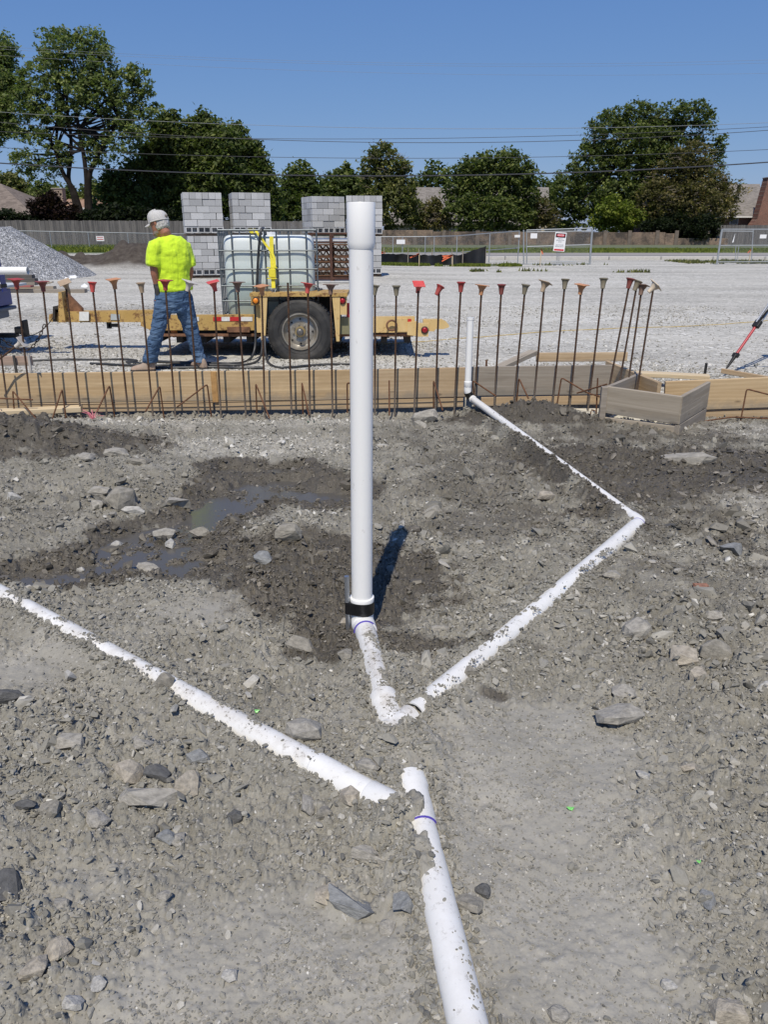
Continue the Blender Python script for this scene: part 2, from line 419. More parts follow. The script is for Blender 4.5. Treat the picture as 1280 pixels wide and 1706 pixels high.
def rough_f(x, y):
    def g(px, py, sx, sy): p = on(px, py); return np.exp(-((x - p.x) / sx) ** 2 - ((y - p.y) / sy) ** 2)
    w = 1.2 * g(60, 745, 1.0, .5) + .9 * g(200, 820, .55, .35) + .9 * g(1190, 1090, .42, .42) + .8 * g(1250, 900, .6, .6) + .8 * g(1150, 770, .6, .4) + .8 * g(120, 1280, .45, .28) + .6 * g(560, 1260, .22, .2) + .7 * g(60, 1580, .22, .2) + .7 * g(1220, 1370, .28, .3)
    w = w + .6 * g(700, 760, .8, .6) + .6 * g(600, 1480, .2, .18) + .5 * g(950, 820, .6, .5) + .5 * g(470, 900, .35, .3)
    return np.clip(w * (.3 + 1.3 * fbm(x * 2.5, y * 2.5, 3, 44)), 0, 1)
def H(x, y, fine=True):
    x = np.asarray(x, float); y = np.asarray(y, float)
    inner = sst(YB + .12, YB, y)
    sm = smooth_f(x, y)
    z = .05 * (fbm(x * .8, y * .8, 3, 1) - .5) + .035 * (fbm(x * 3, y * 3, 3, 2) - .5)
    z = z - .06 * sst(6.6, 7.15, y) + .05 * sst(.3, 1.0, x) * sst(1.9, 1.4, x) * sst(6.0, 7, y)
    for cx, cy, h, sx, sy in BL: z = z + h * np.exp(-((x - cx) / sx) ** 2 - ((y - cy) / sy) ** 2)
    pool = np.zeros_like(z)
    for P, wd in PUD:
        d, _, _ = seg_dist(x, y, P)
        pool = np.maximum(pool, sst(wd * 1.5, wd * .55, d + .30 * (fbm(x * 6, y * 6, 4, 51) - .5)))
    z = z * (1 - pool) + pool * (-.064 + .045 * (fbm(x * 7, y * 7, 4, 52) - .5))
    if fine:
        rough = (1 - .78 * sm) * (1 - .85 * pool) * (.6 + .9 * fbm(x * 1.7, y * 1.7, 3, 61))
        c = .085 * 0 + rough * (.05 * clods(x, y, .085, 1, .3) + .050 * clods(x, y, .034, 2, .5) + .026 * clods(x, y, .017, 3, .65))
        c = c + rough_f(x, y) * (1 - .8 * pool) * (.15 * clods(x, y, .15, 9, .45) ** 1.35 + .10 * clods(x, y, .075, 10, .55) ** 1.3)
        c = c + .010 * (fbm(x * 22, y * 22, 3, 7) - .5) * (1 - .4 * sm)
    else: c = 0
    shz = np.zeros_like(z); wsum = np.zeros_like(z)
    for k, (P, cov, r) in RT.items():
        d, par, side = seg_dist(x, y, P)
        i = np.clip(par.astype(int), 0, len(P) - 2); t = par - i
        zc = P[i, 2] * (1 - t) + P[i + 1, 2] * t
        cl = np.array([a for a, b in cov]); cr = np.array([b for a, b in cov])
        s = np.where(side > 0, cl[i] * (1 - t) + cl[i + 1] * t, cr[i] * (1 - t) + cr[i + 1] * t)
        s = s + (.45 * (fbm(x * 9, y * 9, 2, 71) - .5) + .35 * (fbm(x * 40, y * 40, 3, 72) - .5)) * (s > -1)
        # dirt that lies right on a covered pipe keeps its height, elsewhere the ground dips beneath the pipe
        zz = zc + r * np.where((d < .75 * r) & (s < .55), np.minimum(s, .1) - .3, s)
        w = sst(r * 4.2, r * 1.25, d)
        m = w > wsum
        shz = np.where(m, zz, shz); wsum = np.where(m, w, wsum)
    z = z * (1 - wsum) + shz * wsum + c * (1 - .5 * wsum)
    lz = lot_z(x, y)
    if fine: lz = lz + .03 * clods(x, y, .09, 5, .5) * (y < 14) * .6
    z = z * inner + lz * (1 - inner)
    # trench bed in front of the boards
    return z
def Hs(x, y, fine=False): return float(H(np.array([x]), np.array([y]), fine)[0])
# ---------------------------------------------------------------- ground material
def ground_mat():
    m = Mat('ground_soil'); tc = m.tc
    a = m.noise(3.0, 8, 0.65); b = m.noise(34, 5, 0.7); c = m.noise(160, 4, 0.7)
    soil = m.ramp(a, [(0.3, (.205, .194, .163)), (0.55, (.280, .266, .226)), (0.75, (.36, .342, .295))])
    soil = m.mix(.6, soil, m.ramp(b, [(0.25, .28), (0.6, .52), (0.8, .68)]), 'OVERLAY')
    chips = m.voro(70, out='Color'); chd = m.voro(70)
    sepc = m.n.new('ShaderNodeSeparateColor'); m.l.new(chips, sepc.inputs[0])
    soil = m.mix(m.math('MULTIPLY', m.ramp(chd, [(.25, 1.0), (.4, 0.0)]), m.ramp(sepc.outputs[0], [(.68, 0.0), (.95, .75)])), soil, (.42, .40, .37))
    soil = m.mix(.35, soil, m.ramp(c, [(0.3, .3), (0.7, .72)]), 'OVERLAY')
    soil = m.mix(m.math('MULTIPLY', m.attr('smooth'), .55), soil, m.ramp(a, [(.3, (.33, .312, .268)), (.7, (.39, .37, .325))]))
    wet = m.attr('wet'); gv = m.attr('gravel'); gr = m.attr('grass'); lot = m.attr('lot'); drt = m.attr('dirt')
    # limestone gravel of the lot: a colour per stone
    def stones(scale):
        cc = m.voro(scale, out='Color'); s = m.n.new('ShaderNodeSeparateColor'); m.l.new(cc, s.inputs[0])
        q = m.ramp(s.outputs[0], [(0, (.31, .30, .265)), (.35, (.45, .435, .39)), (.75, (.58, .56, .505)), (1, (.74, .72, .66))])
        return m.mix(m.ramp(m.voro(scale, feature='DISTANCE_TO_EDGE'), [(0.0, .8), (.10, 0.0)]), q, (.10, .098, .092))
    g1 = stones(30); g2 = stones(11)
    gm = m.mix(m.ramp(m.noise(.9, 4, .6), [(.4, 0.0), (.6, 1.0)]), g1, g2)
    tracks = m.noise(1.0, 5, .6, stretch=(.09, .55, 1))
    gm = m.mix(.8, gm, m.ramp(tracks, [(.3, .30), (.5, .5), (.68, .66)]), 'OVERLAY')
    fines = m.ramp(m.noise(.5, 6, .7, stretch=(.3, 1, 1)), [(.42, 0.0), (.62, 1.0)])
    gm = m.mix(m.math('MULTIPLY', fines, .55), gm, (.56, .54, .48))
    cc = m.mix(gv, soil, gm); cc = m.mix(lot, cc, gm)
    cc = m.mix(drt, cc, m.ramp(m.noise(4, 6, .75), [(.3, (.045, .036, .03)), (.6, (.10, .085, .07)), (.8, (.17, .155, .135))]))
    gc = m.ramp(m.noise(5, 6, .75), [(.3, (.035, .055, .015)), (.6, (.075, .105, .03)), (.8, (.14, .15, .06))])
    cc = m.mix(gr, cc, gc)
    cc = m.mix(m.math('MULTIPLY', wet, .96), cc, m.mix(1.0, cc, (.36, .335, .31), 'MULTIPLY'))
    m.color(cc)
    m.set(m.ramp(wet, [(0, .92), (1, .5)]), 0, m.ramp(wet, [(0, .12), (1, .28)]))
    h = m.math('ADD', m.math('MULTIPLY', b, .5), m.math('MULTIPLY', c, .35))
    h = m.math('ADD', h, m.math('MULTIPLY', m.math('MULTIPLY', m.voro(95), m.math('SUBTRACT', 1.0, lot)), -.55))
    h = m.math('ADD', h, m.math('MULTIPLY', m.math('MULTIPLY', m.voro(42), m.math('SUBTRACT', 1.0, lot)), -.5))
    h = m.math('ADD', h, m.math('MULTIPLY', m.voro(30, feature='SMOOTH_F1'), m.math('MULTIPLY', lot, -.9)))
    m.bump(h, .6, .012)
    smo = m.attr('smooth'); bn = [q for q in m.n if q.bl_idname == 'ShaderNodeBump'][0]; m.l.new(m.ramp(smo, [(0, .6), (.7, .22)]), bn.inputs['Strength'])
    return m.m
GM = ground_mat()
# one sheet: rows closer together near the viewer's feet, out to the horizon
ys = [-14, -9, -5, -2.5, -1, -.2, .2, .4]
yy = .5
while yy < 9: ys.append(yy); yy += .0047 * yy * (1.0 if yy < 4 else .85)
while yy < 1500: ys.append(yy); yy += (.02 if yy < 60 else .06) * yy
ys = np.array(ys); nc = 760
hw = np.where(ys < 9, 1.2 + .66 * np.maximum(ys, 0), 1.2 + .66 * 9 + (ys - 9) * .95)
hw = np.where(ys < .45, 14, hw)
u = np.linspace(-1, 1, nc); u = u * (.74 + .26 * u * u)
GX = hw[:, None] * u[None, :]; GY = np.repeat(ys[:, None], nc, 1)
for c_, e_ in ((0, 60), (1, 16), (2, 4)): GX[:, c_] = -(hw + e_); GX[:, nc - 1 - c_] = hw + e_
gx, gy = GX.ravel(), GY.ravel()
near = gy < 16
gz = np.empty_like(gx); gz[near] = H(gx[near], gy[near], True); gz[~near] = lot_z(gx[~near], gy[~near])
# spread the near field sideways with a skirt so that a step aside still stands on ground
nr = len(ys); idx = np.arange(nr * nc).reshape(nr, nc)
F = np.stack([idx[:-1, :-1].ravel(), idx[:-1, 1:].ravel(), idx[1:, 1:].ravel(), idx[1:, :-1].ravel()], 1)
V = np.stack([gx, gy, gz], 1)
me = np_mesh('ground', V, F, GM, smooth=True)
lot = sst(YB - .02, YB + .1, gy)
grass = np.zeros_like(gx)
n1 = fbm(gx * .6, gy * .6, 4, 81)
grass = np.maximum(grass, sst(60, 62, gy + 2 * (n1 - .5)) * (gx > -9))
grass = np.maximum(grass, sst(.42, .6, n1 + .9 * np.exp(-((gy - 39.6) / 1.3) ** 2) * sst(6.3, 5.2, gx) * sst(-4, -2, gx) - .35))
grass = np.where((gy > 24) | (grass > 1), grass * .8, 0)
grass = np.maximum(grass, .3 * sst(.5, .9, n1 + .45 * np.exp(-((gx - 6) / 3.2) ** 2 - ((gy - 32.5) / 1.2) ** 2) - .12) * (gy > 30) * (gy < 35) * (gx > 0) * (gx < 12))
grass = np.maximum(grass, sst(44, 46, gy) * sst(-7, -9, gx)); grass = np.maximum(grass, sst(41, 44, gy) * sst(16, 19, gx) * (gy < 46.5) * sst(.35, .5, n1))
grass = np.where((gy > 42) & (gy < 47) & (gx > -6) & (gx < 15), 0, grass)
dirt = np.zeros_like(gx)
for cx, cy, sx, sy in ((-15.2, 33, 2.9, 2.3), (-12.2, 34, 3.1, 2.3), (-9.8, 33, 2.5, 2.2), (-18.5, 34, 2.3, 2.2)):
    dirt = np.maximum(dirt, sst(.12, .3, np.exp(-((gx - cx) / sx * 1.25) ** 2 - ((gy - cy) / sy * 1.25) ** 2) * (.6 + .8 * n1)))
grass = grass * (1 - dirt)
wet = np.zeros_like(gx); wet[near] = wet_f(gx[near], gy[near]); gvl = np.zeros_like(gx); gvl[near] = grav_f(gx[near], gy[near])
smv = np.zeros_like(gx); smv[near] = smooth_f(gx[near], gy[near]); fattr(me, 'smooth', smv)
for nm, a in (('wet', wet), ('gravel', gvl * .35), ('grass', grass), ('lot', lot), ('dirt', dirt)): fattr(me, nm, a)
ground = link_mesh('ground', me); tag(ground, kind='structure')
# ---------------------------------------------------------------- road, kerb lines
def sheet(name, quad, z, mat, nx=40):
    (x0, y0), (x1, y1) = quad
    mb = MB()
    xs = [x0 + (x1 - x0) * i / nx for i in range(nx + 1)]
    rows = [[(x, y0, max(Hs(x, y0), Hs(x, y1)) + z) for x in xs], [(x, y1, max(Hs(x, y0), Hs(x, y1)) + z) for x in xs]]
    mb.rings(rows, closed=False, caps=False)
    return mb.build(name, mat)
def road_mat():
    m = Mat('road_concrete'); a = m.noise(.6, 6, .7, stretch=(.15, 1.4, 1)); b = m.noise(20, 4, .7)
    c = m.ramp(a, [(.35, (.27, .25, .225)), (.65, (.37, .345, .31))]); c = m.mix(.25, c, m.ramp(b, [(.3, .35), (.7, .65)]), 'OVERLAY')
    m.color(c).set(.85, 0, .3); return m.m
def road_dark():
    m = Mat('road_wheel_lane'); a = m.noise(.6, 6, .7, stretch=(.15, 1.4, 1))
    m.color(m.ramp(a, [(.35, (.20, .19, .18)), (.65, (.27, .255, .24))])).set(.85, 0, .3); return m.m
rd = MB(); rd.box((36, 53.3, .13), (94, 12.6, .12)); o = rd.build('road', road_mat()); tag(o, kind='structure')
rd = MB(); rd.box((36, 50.2, .14), (93.9, 4.6, .12)); o = rd.build('road_lane', road_dark()); tag(o, kind='structure')
kb = MB()
for i in range(31): kb.cbox((-9.5 + i * 3.0, 46.75, .19), (2.96, .28, .22), .03)
o = kb.build('road_kerb', simple('kerb_concrete', (.50, .48, .44), .85, var=.12)); tag(o, kind='structure')
# ---------------------------------------------------------------- puddle water
pm = Mat('puddle_water'); pm.color((.095, .088, .076)).set(.20, 0, .4)
pm.bump(pm.noise(30, 3, .5), .12, .006)
ps = MB()
pc = on(360, 860, -.055); ps.rings([[(pc.x + 1.5 * math.cos(t * math.tau / 40) , pc.y + 1.2 * math.sin(t * math.tau / 40), -.055) for t in range(40)],
          [(pc.x + .3 * math.cos(t * math.tau / 40), pc.y + .3 * math.sin(t * math.tau / 40), -.055) for t in range(40)]], caps=False)
ps.add([(pc.x + .3 * math.cos(t * math.tau / 40), pc.y + .3 * math.sin(t * math.tau / 40), -.055) for t in range(40)], [tuple(range(40))])
pud = ps.build('puddle_water', pm.m); tag(pud, kind='structure')
# ---------------------------------------------------------------- loose stones (nobody could count them)
def hull(n, sx, sy, sz, seed, chips=0):
    q = np.random.RandomState(seed); bm = bmesh.new()
    for _ in range(n):
        v = q.normal(size=3); v /= np.linalg.norm(v); v = np.sign(v) * np.abs(v) ** .84
        v *= .82 + .3 * q.rand(); bm.verts.new((v[0] * sx, v[1] * sy, v[2] * sz))
    r = bmesh.ops.convex_hull(bm, input=bm.verts)
    bmesh.ops.delete(bm, geom=[g for g in r['geom_interior'] if isinstance(g, bmesh.types.BMVert)], context='VERTS')
    return bm
def rock_mat():
    m = Mat('loose_stone'); t = m.attr('tone', 'INSTANCER'); w = m.attr('wetp', 'INSTANCER')
    c = m.ramp(t, [(0.0, (.15, .145, .13)), (.2, (.215, .204, .172)), (.62, (.30, .285, .243)), (.80, (.385, .366, .318)), (.90, (.46, .44, .39)), (1.0, (.68, .66, .60))])
    n = m.noise(7, 5, .7, src='Generated'); c = m.mix(.5, c, m.ramp(n, [(.3, .33), (.7, .66)]), 'OVERLAY')
    c = m.mix(m.math('MULTIPLY', w, .9), c, m.mix(1.0, c, (.42, .39, .36), 'MULTIPLY'))
    m.color(c); m.set(m.ramp(w, [(0, .9), (1, .45)]), 0, .25)
    return m.m
RM = rock_mat()
protos = []
for k in range(14):
    sx, sy, sz = 1, rnd.uniform(.55, .95), rnd.uniform(.25, .7)
    bm = hull(rnd.choice([12, 16, 20, 24, 28]), sx, sy, sz, 100 + k); me_ = bpy.data.meshes.new('stone_shape'); bm.to_mesh(me_); bm.free(); me_.materials.append(RM)
    protos.append(bpy.data.objects.new('stone_shape', me_))
def scatter(name, P, S, ROT, tone, wetp, label, shapes=protos, seed=1):
    n = len(P); me_ = bpy.data.meshes.new(name); me_.vertices.add(n); me_.vertices.foreach_set('co', np.ascontiguousarray(P, np.float32).ravel())
    for nm, a in (('tone', tone), ('wetp', wetp)): fattr(me_, nm, a)
    for nm, a in (('scl', S), ('rot', ROT)):
        t = me_.attributes.new(nm, 'FLOAT_VECTOR', 'POINT'); t.data.foreach_set('vector', np.ascontiguousarray(a, np.float32).ravel())
    t = me_.attributes.new('pick', 'INT', 'POINT'); t.data.foreach_set('value', np.random.RandomState(seed).randint(0, len(shapes), n).astype(np.int32))
    o = bpy.data.objects.new(name, me_); col.objects.link(o); me_.materials.append(RM)
    ng = bpy.data.node_groups.new(name, 'GeometryNodeTree')
    ng.interface.new_socket('Geometry', in_out='INPUT', socket_type='NodeSocketGeometry'); ng.interface.new_socket('Geometry', in_out='OUTPUT', socket_type='NodeSocketGeometry')
    N, L = ng.nodes, ng.links; gi = N.new('NodeGroupInput'); go = N.new('NodeGroupOutput')
    iop = N.new('GeometryNodeInstanceOnPoints'); L.new(gi.outputs[0], iop.inputs['Points'])
    jn = N.new('GeometryNodeJoinGeometry')
    for pr in reversed(shapes):
        oi = N.new('GeometryNodeObjectInfo'); oi.inputs['Object'].default_value = pr; oi.transform_space = 'ORIGINAL'
        oi.inputs['As Instance'].default_value = True; L.new(oi.outputs['Geometry'], jn.inputs[0])
    L.new(jn.outputs[0], iop.inputs['Instance']); iop.inputs['Pick Instance'].default_value = True
    def na(nm, ty):
        q = N.new('GeometryNodeInputNamedAttribute'); q.data_type = ty; q.inputs['Name'].default_value = nm; return q.outputs[0]
    L.new(na('pick', 'INT'), iop.inputs['Instance Index']); L.new(na('scl', 'FLOAT_VECTOR'), iop.inputs['Scale'])
    er = N.new('FunctionNodeEulerToRotation'); L.new(na('rot', 'FLOAT_VECTOR'), er.inputs[0]); L.new(er.outputs[0], iop.inputs['Rotation'])
    L.new(iop.outputs['Instances'], go.inputs[0])
    md = o.modifiers.new('stones', 'NODES'); md.node_group = ng
    return tag(o, label, 'gravel', kind='stuff')
def pipe_near(x, y):
    """distance to the nearest pipe in radii, cover there"""
    b = np.full(x.shape, 1e9)
    for k, (P, cov, r) in RT.items():
        d, par, side = seg_dist(x, y, P); i = np.clip(par.astype(int), 0, len(P) - 2)
        cl = np.array([a for a, _ in cov]); cr = np.array([a for _, a in cov])
        s = np.where(side > 0, cl[i], cr[i]); b = np.minimum(b, np.where(s > .85, 9, d / r))
    return b
def near_stones(name, n, s0, s1, y0, y1, seed, label, power=2.2, sink=.2, pb=1.0, white=.0):
    q = np.random.RandomState(seed); y = np.exp(q.uniform(math.log(y0), math.log(y1), n)); x = q.uniform(-1, 1, n) * (1.0 + .66 * y)
    dens = (.35 + 1.1 * fbm(x * 2.1, y * 2.1, 4, 91)) * (1 - (1.15 if s1 > .05 else .9 if s1 > .02 else .62) * smooth_f(x, y)) + .3 * grav_f(x, y)
    dens = dens * (.35 + .65 * (fbm(x * 7, y * 7, 2, 95) > .48)); dens = dens * (.55 + .9 * rough_f(x, y)) if s1 > .03 else dens
    k = q.rand(n) < dens; pn = pipe_near(x, y); k &= (pn > pb) & (y < YB - .06); x, y = x[k], y[k]; n = len(x)
    s = s0 + (s1 - s0) * q.rand(n) ** power; s = s * np.clip(y / 2.5, .75, 1.35)
    z = H(x, y, True)
    k = z > -.062; x, y, z, s = x[k], y[k], z[k], s[k]; n = len(x)
    g = grav_f(x, y); tone = np.clip(q.normal(.45, .22, n), 0, .86); m_ = q.rand(n) < (.035 + white + .6 * g); tone = np.where(m_, q.uniform(.80, 1.0, n), tone)
    S = s[:, None] * np.stack([np.ones(n), q.uniform(.7, 1.1, n), q.uniform(.5, 1.1, n)], 1) * .5
    ROT = np.stack([q.normal(0, .45, n), q.normal(0, .45, n), q.uniform(0, 6.28, n)], 1)
    P = np.stack([x, y, z + S[:, 2] * .4 * (1 - 2 * sink)], 1)
    return scatter(name, P, S, ROT, tone, wet_f(x, y), label, seed=seed)
Q = 1.0
near_stones('fine_gravel', int(520000 * Q), .004, .015, .75, 7.3, 1, 'fine grey grit strewn over the soil around the pipes', 1.6)
near_stones('soil_fragments', int(80000 * Q), .014, .040, .75, 7.3, 2, 'small grey rock fragments scattered over the soil around the pipes', 2.2, pb=1.15)
near_stones('shale_chunks', int(7000 * Q), .034, .10, .75, 7.3, 3, 'fist sized grey shale chunks lying among the soil around the pipes', 2.8, pb=1.6, sink=.42)
def lot_stones():
    q = np.random.RandomState(5); n = 60000; y = np.exp(q.uniform(math.log(YB + .1), math.log(17), n)); x = q.uniform(-1, 1, n) * (1 + .62 * y)
    dens = .12 + 1.1 * sst(.45, .62, fbm(x * .8, y * .8, 4, 96)) + .9 * sst(9.6, 8.4, y)
    k = q.rand(n) < dens; x, y = x[k], y[k]; n = len(x); s = .012 + .03 * q.rand(n) ** 1.8; z = H(x, y, True)
    tone = np.where(q.rand(n) < .5, q.uniform(.8, 1, n), q.uniform(0, .8, n))
    S = s[:, None] * np.stack([np.ones(n), q.uniform(.7, 1.1, n), q.uniform(.6, 1.1, n)], 1) * .55
    ROT = np.stack([q.normal(0, .5, n), q.normal(0, .5, n), q.uniform(0, 6.28, n)], 1)
    scatter('lot_gravel', np.stack([x, y, z + .002], 1), S, ROT, tone, np.zeros(n), 'pale crushed limestone scattered over the lot behind the form boards', seed=6)
lot_stones()

def pipe_grit():
    """crumbs of soil left lying on the pipes"""
    q = np.random.RandomState(8); PP = []; SS = []
    for k, m_ in (('A', 3800), ('B', 2200), ('C', 2200), ('D', 900), ('E', 300)):
        P, cov, r = RT[k]; a = P[1]; b = P[8 if k in 'DE' else 9]
        t = q.rand(m_); v = (b - a); L = np.linalg.norm(v[:2]); n = np.array([-v[1], v[0]]) / L; w = q.normal(0, .42, m_) + (.35 if k in 'A' else 0) ; ok = np.abs(w) < .93
        c = a + v * t[:, None]; x = c[:, 0] + n[0] * w * r; y = c[:, 1] + n[1] * w * r; z = c[:, 2] + r * 1.01 * np.sqrt(np.clip(1 - w * w, 0, 1))
        dn = fbm(x * 9, y * 9, 3, 77); ok &= q.rand(m_) < sst(.50, .64, dn) + .02; PP.append(np.stack([x, y, z], 1)[ok]); SS.append((.0025 + .0065 * q.rand(m_) ** 2.5)[ok])
    P = np.concatenate(PP); s = np.concatenate(SS); n = len(P)
    S = s[:, None] * np.stack([np.ones(n), q.uniform(.7, 1.1, n), q.uniform(.5, 1.0, n)], 1); ROT = np.stack([q.normal(0, .4, n), q.normal(0, .4, n), q.uniform(0, 6.28, n)], 1)
    scatter('pipe_grit', P, S, ROT, np.clip(q.normal(.35, .15, n), 0, .7), np.zeros(n), 'crumbs of grey soil lying on top of the white pipes', seed=8)
pipe_grit()

def edge_crumbs():
    """small lumps banked against the pipes so that soil meets plastic grain by grain"""
    q = np.random.RandomState(9); X_, Y_ = [], []
    for k, m_ in (('A', 9000), ('B', 3500), ('C', 7000), ('D', 5000), ('E', 3500)):
        P, cov, r = RT[k]; a = P[0]; b = P[len(P) - 2]; t = q.rand(m_); v = (b - a); L = np.linalg.norm(v[:2]); n = np.array([-v[1], v[0]]) / L
        w = q.choice([-1, 1], m_) * (.72 + np.abs(q.normal(0, .55, m_))); c = a + v * t[:, None]; X_.append(c[:, 0] + n[0] * w * r); Y_.append(c[:, 1] + n[1] * w * r)
    x = np.concatenate(X_); y = np.concatenate(Y_); z = H(x, y, True); keep = np.ones(len(x), bool)
    for k, (P, cov, r) in RT.items():
        d, par, _ = seg_dist(x, y, P); i = np.clip(par.astype(int), 0, len(P) - 2); t = par - i; zc = P[i, 2] * (1 - t) + P[i + 1, 2] * t
        keep &= ~((d < r) & (z < zc + np.sqrt(np.clip(r * r - d * d, 0, None)) - .010))
    x, y, z = x[keep], y[keep], z[keep]; n = len(x); s = .0035 + .011 * q.rand(n) ** 2.2
    S = s[:, None] * np.stack([np.ones(n), q.uniform(.7, 1.1, n), q.uniform(.6, 1.1, n)], 1); ROT = np.stack([q.normal(0, .5, n), q.normal(0, .5, n), q.uniform(0, 6.28, n)], 1)
    scatter('edge_crumbs', np.stack([x, y, z + S[:, 2] * .4], 1), S, ROT, np.clip(q.normal(.42, .2, n), 0, .82), wet_f(x, y), 'small lumps of soil banked against the sides of the white pipes', seed=9)
edge_crumbs()
# ---------------------------------------------------------------- white drain pipes
def pvc_mat(name, base=(.80, .79, .76), dirt=.5, seed=0):
    m = Mat(name); n = m.noise(9, 6, .7); f = m.noise(55, 5, .75)
    geo = m.n.new('ShaderNodeNewGeometry'); sp = m.n.new('ShaderNodeSeparateXYZ'); m.l.new(geo.outputs['Normal'], sp.inputs[0])
    speck = m.ramp(f, [(.55, 0.0), (.62, 1.0)]); smear = m.ramp(n, [(.44, 0.0), (.62, 1.0)])
    up = m.ramp(sp.outputs[2], [(.45, 0.0), (.9, 1.0)])
    # soil dust settles where the wall faces up
    d = m.math('MULTIPLY', m.math('MULTIPLY', m.math('MULTIPLY', smear, up), speck), dirt * 1.7, True)
    film = m.math('MULTIPLY', m.ramp(n, [(.4, 0.0), (.62, 1.0)]), m.math('MULTIPLY', up, dirt * .75), True)
    c = m.mix(m.math('MULTIPLY', m.noise(2.5, 4, .6), .10), base, (.66, .66, .62))
    c = m.mix(film, c, (.46, .42, .36))
    c = m.mix(d, c, (.20, .175, .14))
    mk = m.ramp(m.noise(42, 3, .6, stretch=(1, 1, .35)), [(.68, 0.0), (.73, 1.0)]); c = m.mix(m.math('MULTIPLY', mk, .35), c, (.42, .40, .36))
    m.color(c).set(m.math('ADD', m.math('MULTIPLY', d, .5), .30), 0, .45)
    return m.m
PVC = pvc_mat('white_plastic', (.87, .862, .835), dirt=.06); PVCD = pvc_mat('soiled_white_plastic', (.78, .77, .74), .85); PVCA = pvc_mat('streaked_white_plastic', (.79, .78, .75), .62); PVCM = pvc_mat('dusty_white_plastic', (.79, .78, .75), .26)
PURP = simple('purple_primer', (.10, .07, .42), .5, var=.3, scale=60); TAPE = simple('black_tape', (.010, .010, .011), .28, var=.4, scale=30, bump=.25)
STEEL = simple('galvanized_steel', (.42, .44, .46), .38, .85, var=.15, scale=25)
def smoothpath(P, k=3):
    P = [Vector(p) for p in P]
    for _ in range(k):
        Q = [P[0]]
        for a, b in zip(P[:-1], P[1:]): Q += [a.lerp(b, .25), a.lerp(b, .75)]
        Q.append(P[-1]); P = Q
    return P
def hollow(mb, pts, r, wall=.0055, n=28):
    """open pipe: outside, end faces and bore"""
    mb.tube(pts, r, n, caps=False); k = len(mb.v)
    mb.tube(pts, r - wall, n, caps=False)
    m = len(pts)
    for end in (0, m - 1):
        a = k - m * n + end * n; b = k + end * n
        for i in range(n): mb.f.append((a + i, a + (i + 1) % n, b + (i + 1) % n, b + i))
def straight(p, q, sag=0.0): p, q = Vector(p), Vector(q); return [p.lerp(q, i / 24) + Vector((0, 0, -sag * 4 * (i / 24) * (1 - i / 24))) for i in range(25)]
def linefit(P, a, b):      # pipes are straight: keep only the two end points
    P = [Vector(p) for p in P]; return P[a], P[b]
# central riser: straight pipe, hub at the top, elbow at the foot
pb = at(603.5, 1030, 2.95); px0 = pb.x
ptop = at(601.5, 337, 2.95)
riser = empty('drain_riser', (px0, 2.95, 0), 'tall white vertical drain pipe with wide hub on top, rising from soil in the middle', 'pipe')
mb = MB(); hollow(mb, [Vector((px0, 2.95, .085)), Vector((ptop.x, 2.95, ptop.z - .06))], DIN); mb.build('pipe', PVC, riser, 40)
mb = MB(); zt = ptop.z; r = .0508
prof = [(zt - .158, DIN + .0008), (zt - .150, DIN + .004), (zt - .135, r), (zt - .004, r), (zt, r - .002), (zt, r - .0065), (zt - .12, r - .0075), (zt - .125, DIN - .006)]
mb.lathe((ptop.x, 2.95, 0), (0, 0, 1), prof, 36); mb.f = mb.f[:-2]; mb.build('hub', PVC, riser, 35)
mb = MB(); mb.lathe((px0, 2.95, 0), (0, 0, 1), [(.095, DIN + .001), (.095, .0515), (.128, .0515), (.141, .0525), (.144, .051), (.145, DIN + .001)], 36); mb.build('socket_rim', PVC, riser, 35)
mb = MB()
sx = at(579.5, 1000, 2.93).x
rows = []
for k, z in enumerate((.073, .080, .093, .105, .118, .127)):
    row = []
    for i in range(48):
        an = math.tau * i / 48; u_ = Vector((math.cos(an), math.sin(an))); c1 = Vector((px0, 2.95)); c2 = Vector((sx, 2.93)); r1 = .0528 + .0005 * math.sin(9 * an + k); r2 = .0128
        c_, r_q = (c1, r1) if c1.dot(u_) + r1 > c2.dot(u_) + r2 else (c2, r2); p_ = c_ + u_ * r_q; row.append((p_.x, p_.y, z + .003 * math.sin(2 * an + k)))
    rows.append(row)
mb.rings(rows); tp = mb.build('tape', TAPE, riser, 40)
# elbow: vertical then sweeping towards the viewer into pipe B
PB = RT['B'][0]
B0, B1 = Vector(PB[0]), Vector(PB[8])
el = smoothpath([Vector((px0, 2.95, .10)), Vector((px0, 2.95, .045)), Vector((px0 + .003, 2.925, .020)), B0 + Vector((0, .02, .0)), B0 + (B1 - B0).normalized() * .035], 2)
mb = MB(); mb.tube(el, .0490, 32, caps=True); mb.build('elbow', PVC, riser, 40)
dB = (B1 - B0).normalized(); cB = B0 + dB * .037
mb = MB(); mb.tube([cB - dB * .004, cB], [.0497, .0497], 32); mb.build('primer_ring', PURP, riser, 40)
# steel stake taped to it
mb = MB(); zt_ = at(579.5, 960, 2.93).z; mb.tube([(sx, 2.93, -.02), (sx - .003, 2.93, zt_)], .0105, 14)
mb.thing('steel_stake', STEEL, 'short galvanized steel stake taped to the foot of the tall white pipe', 'stake', smooth=40)
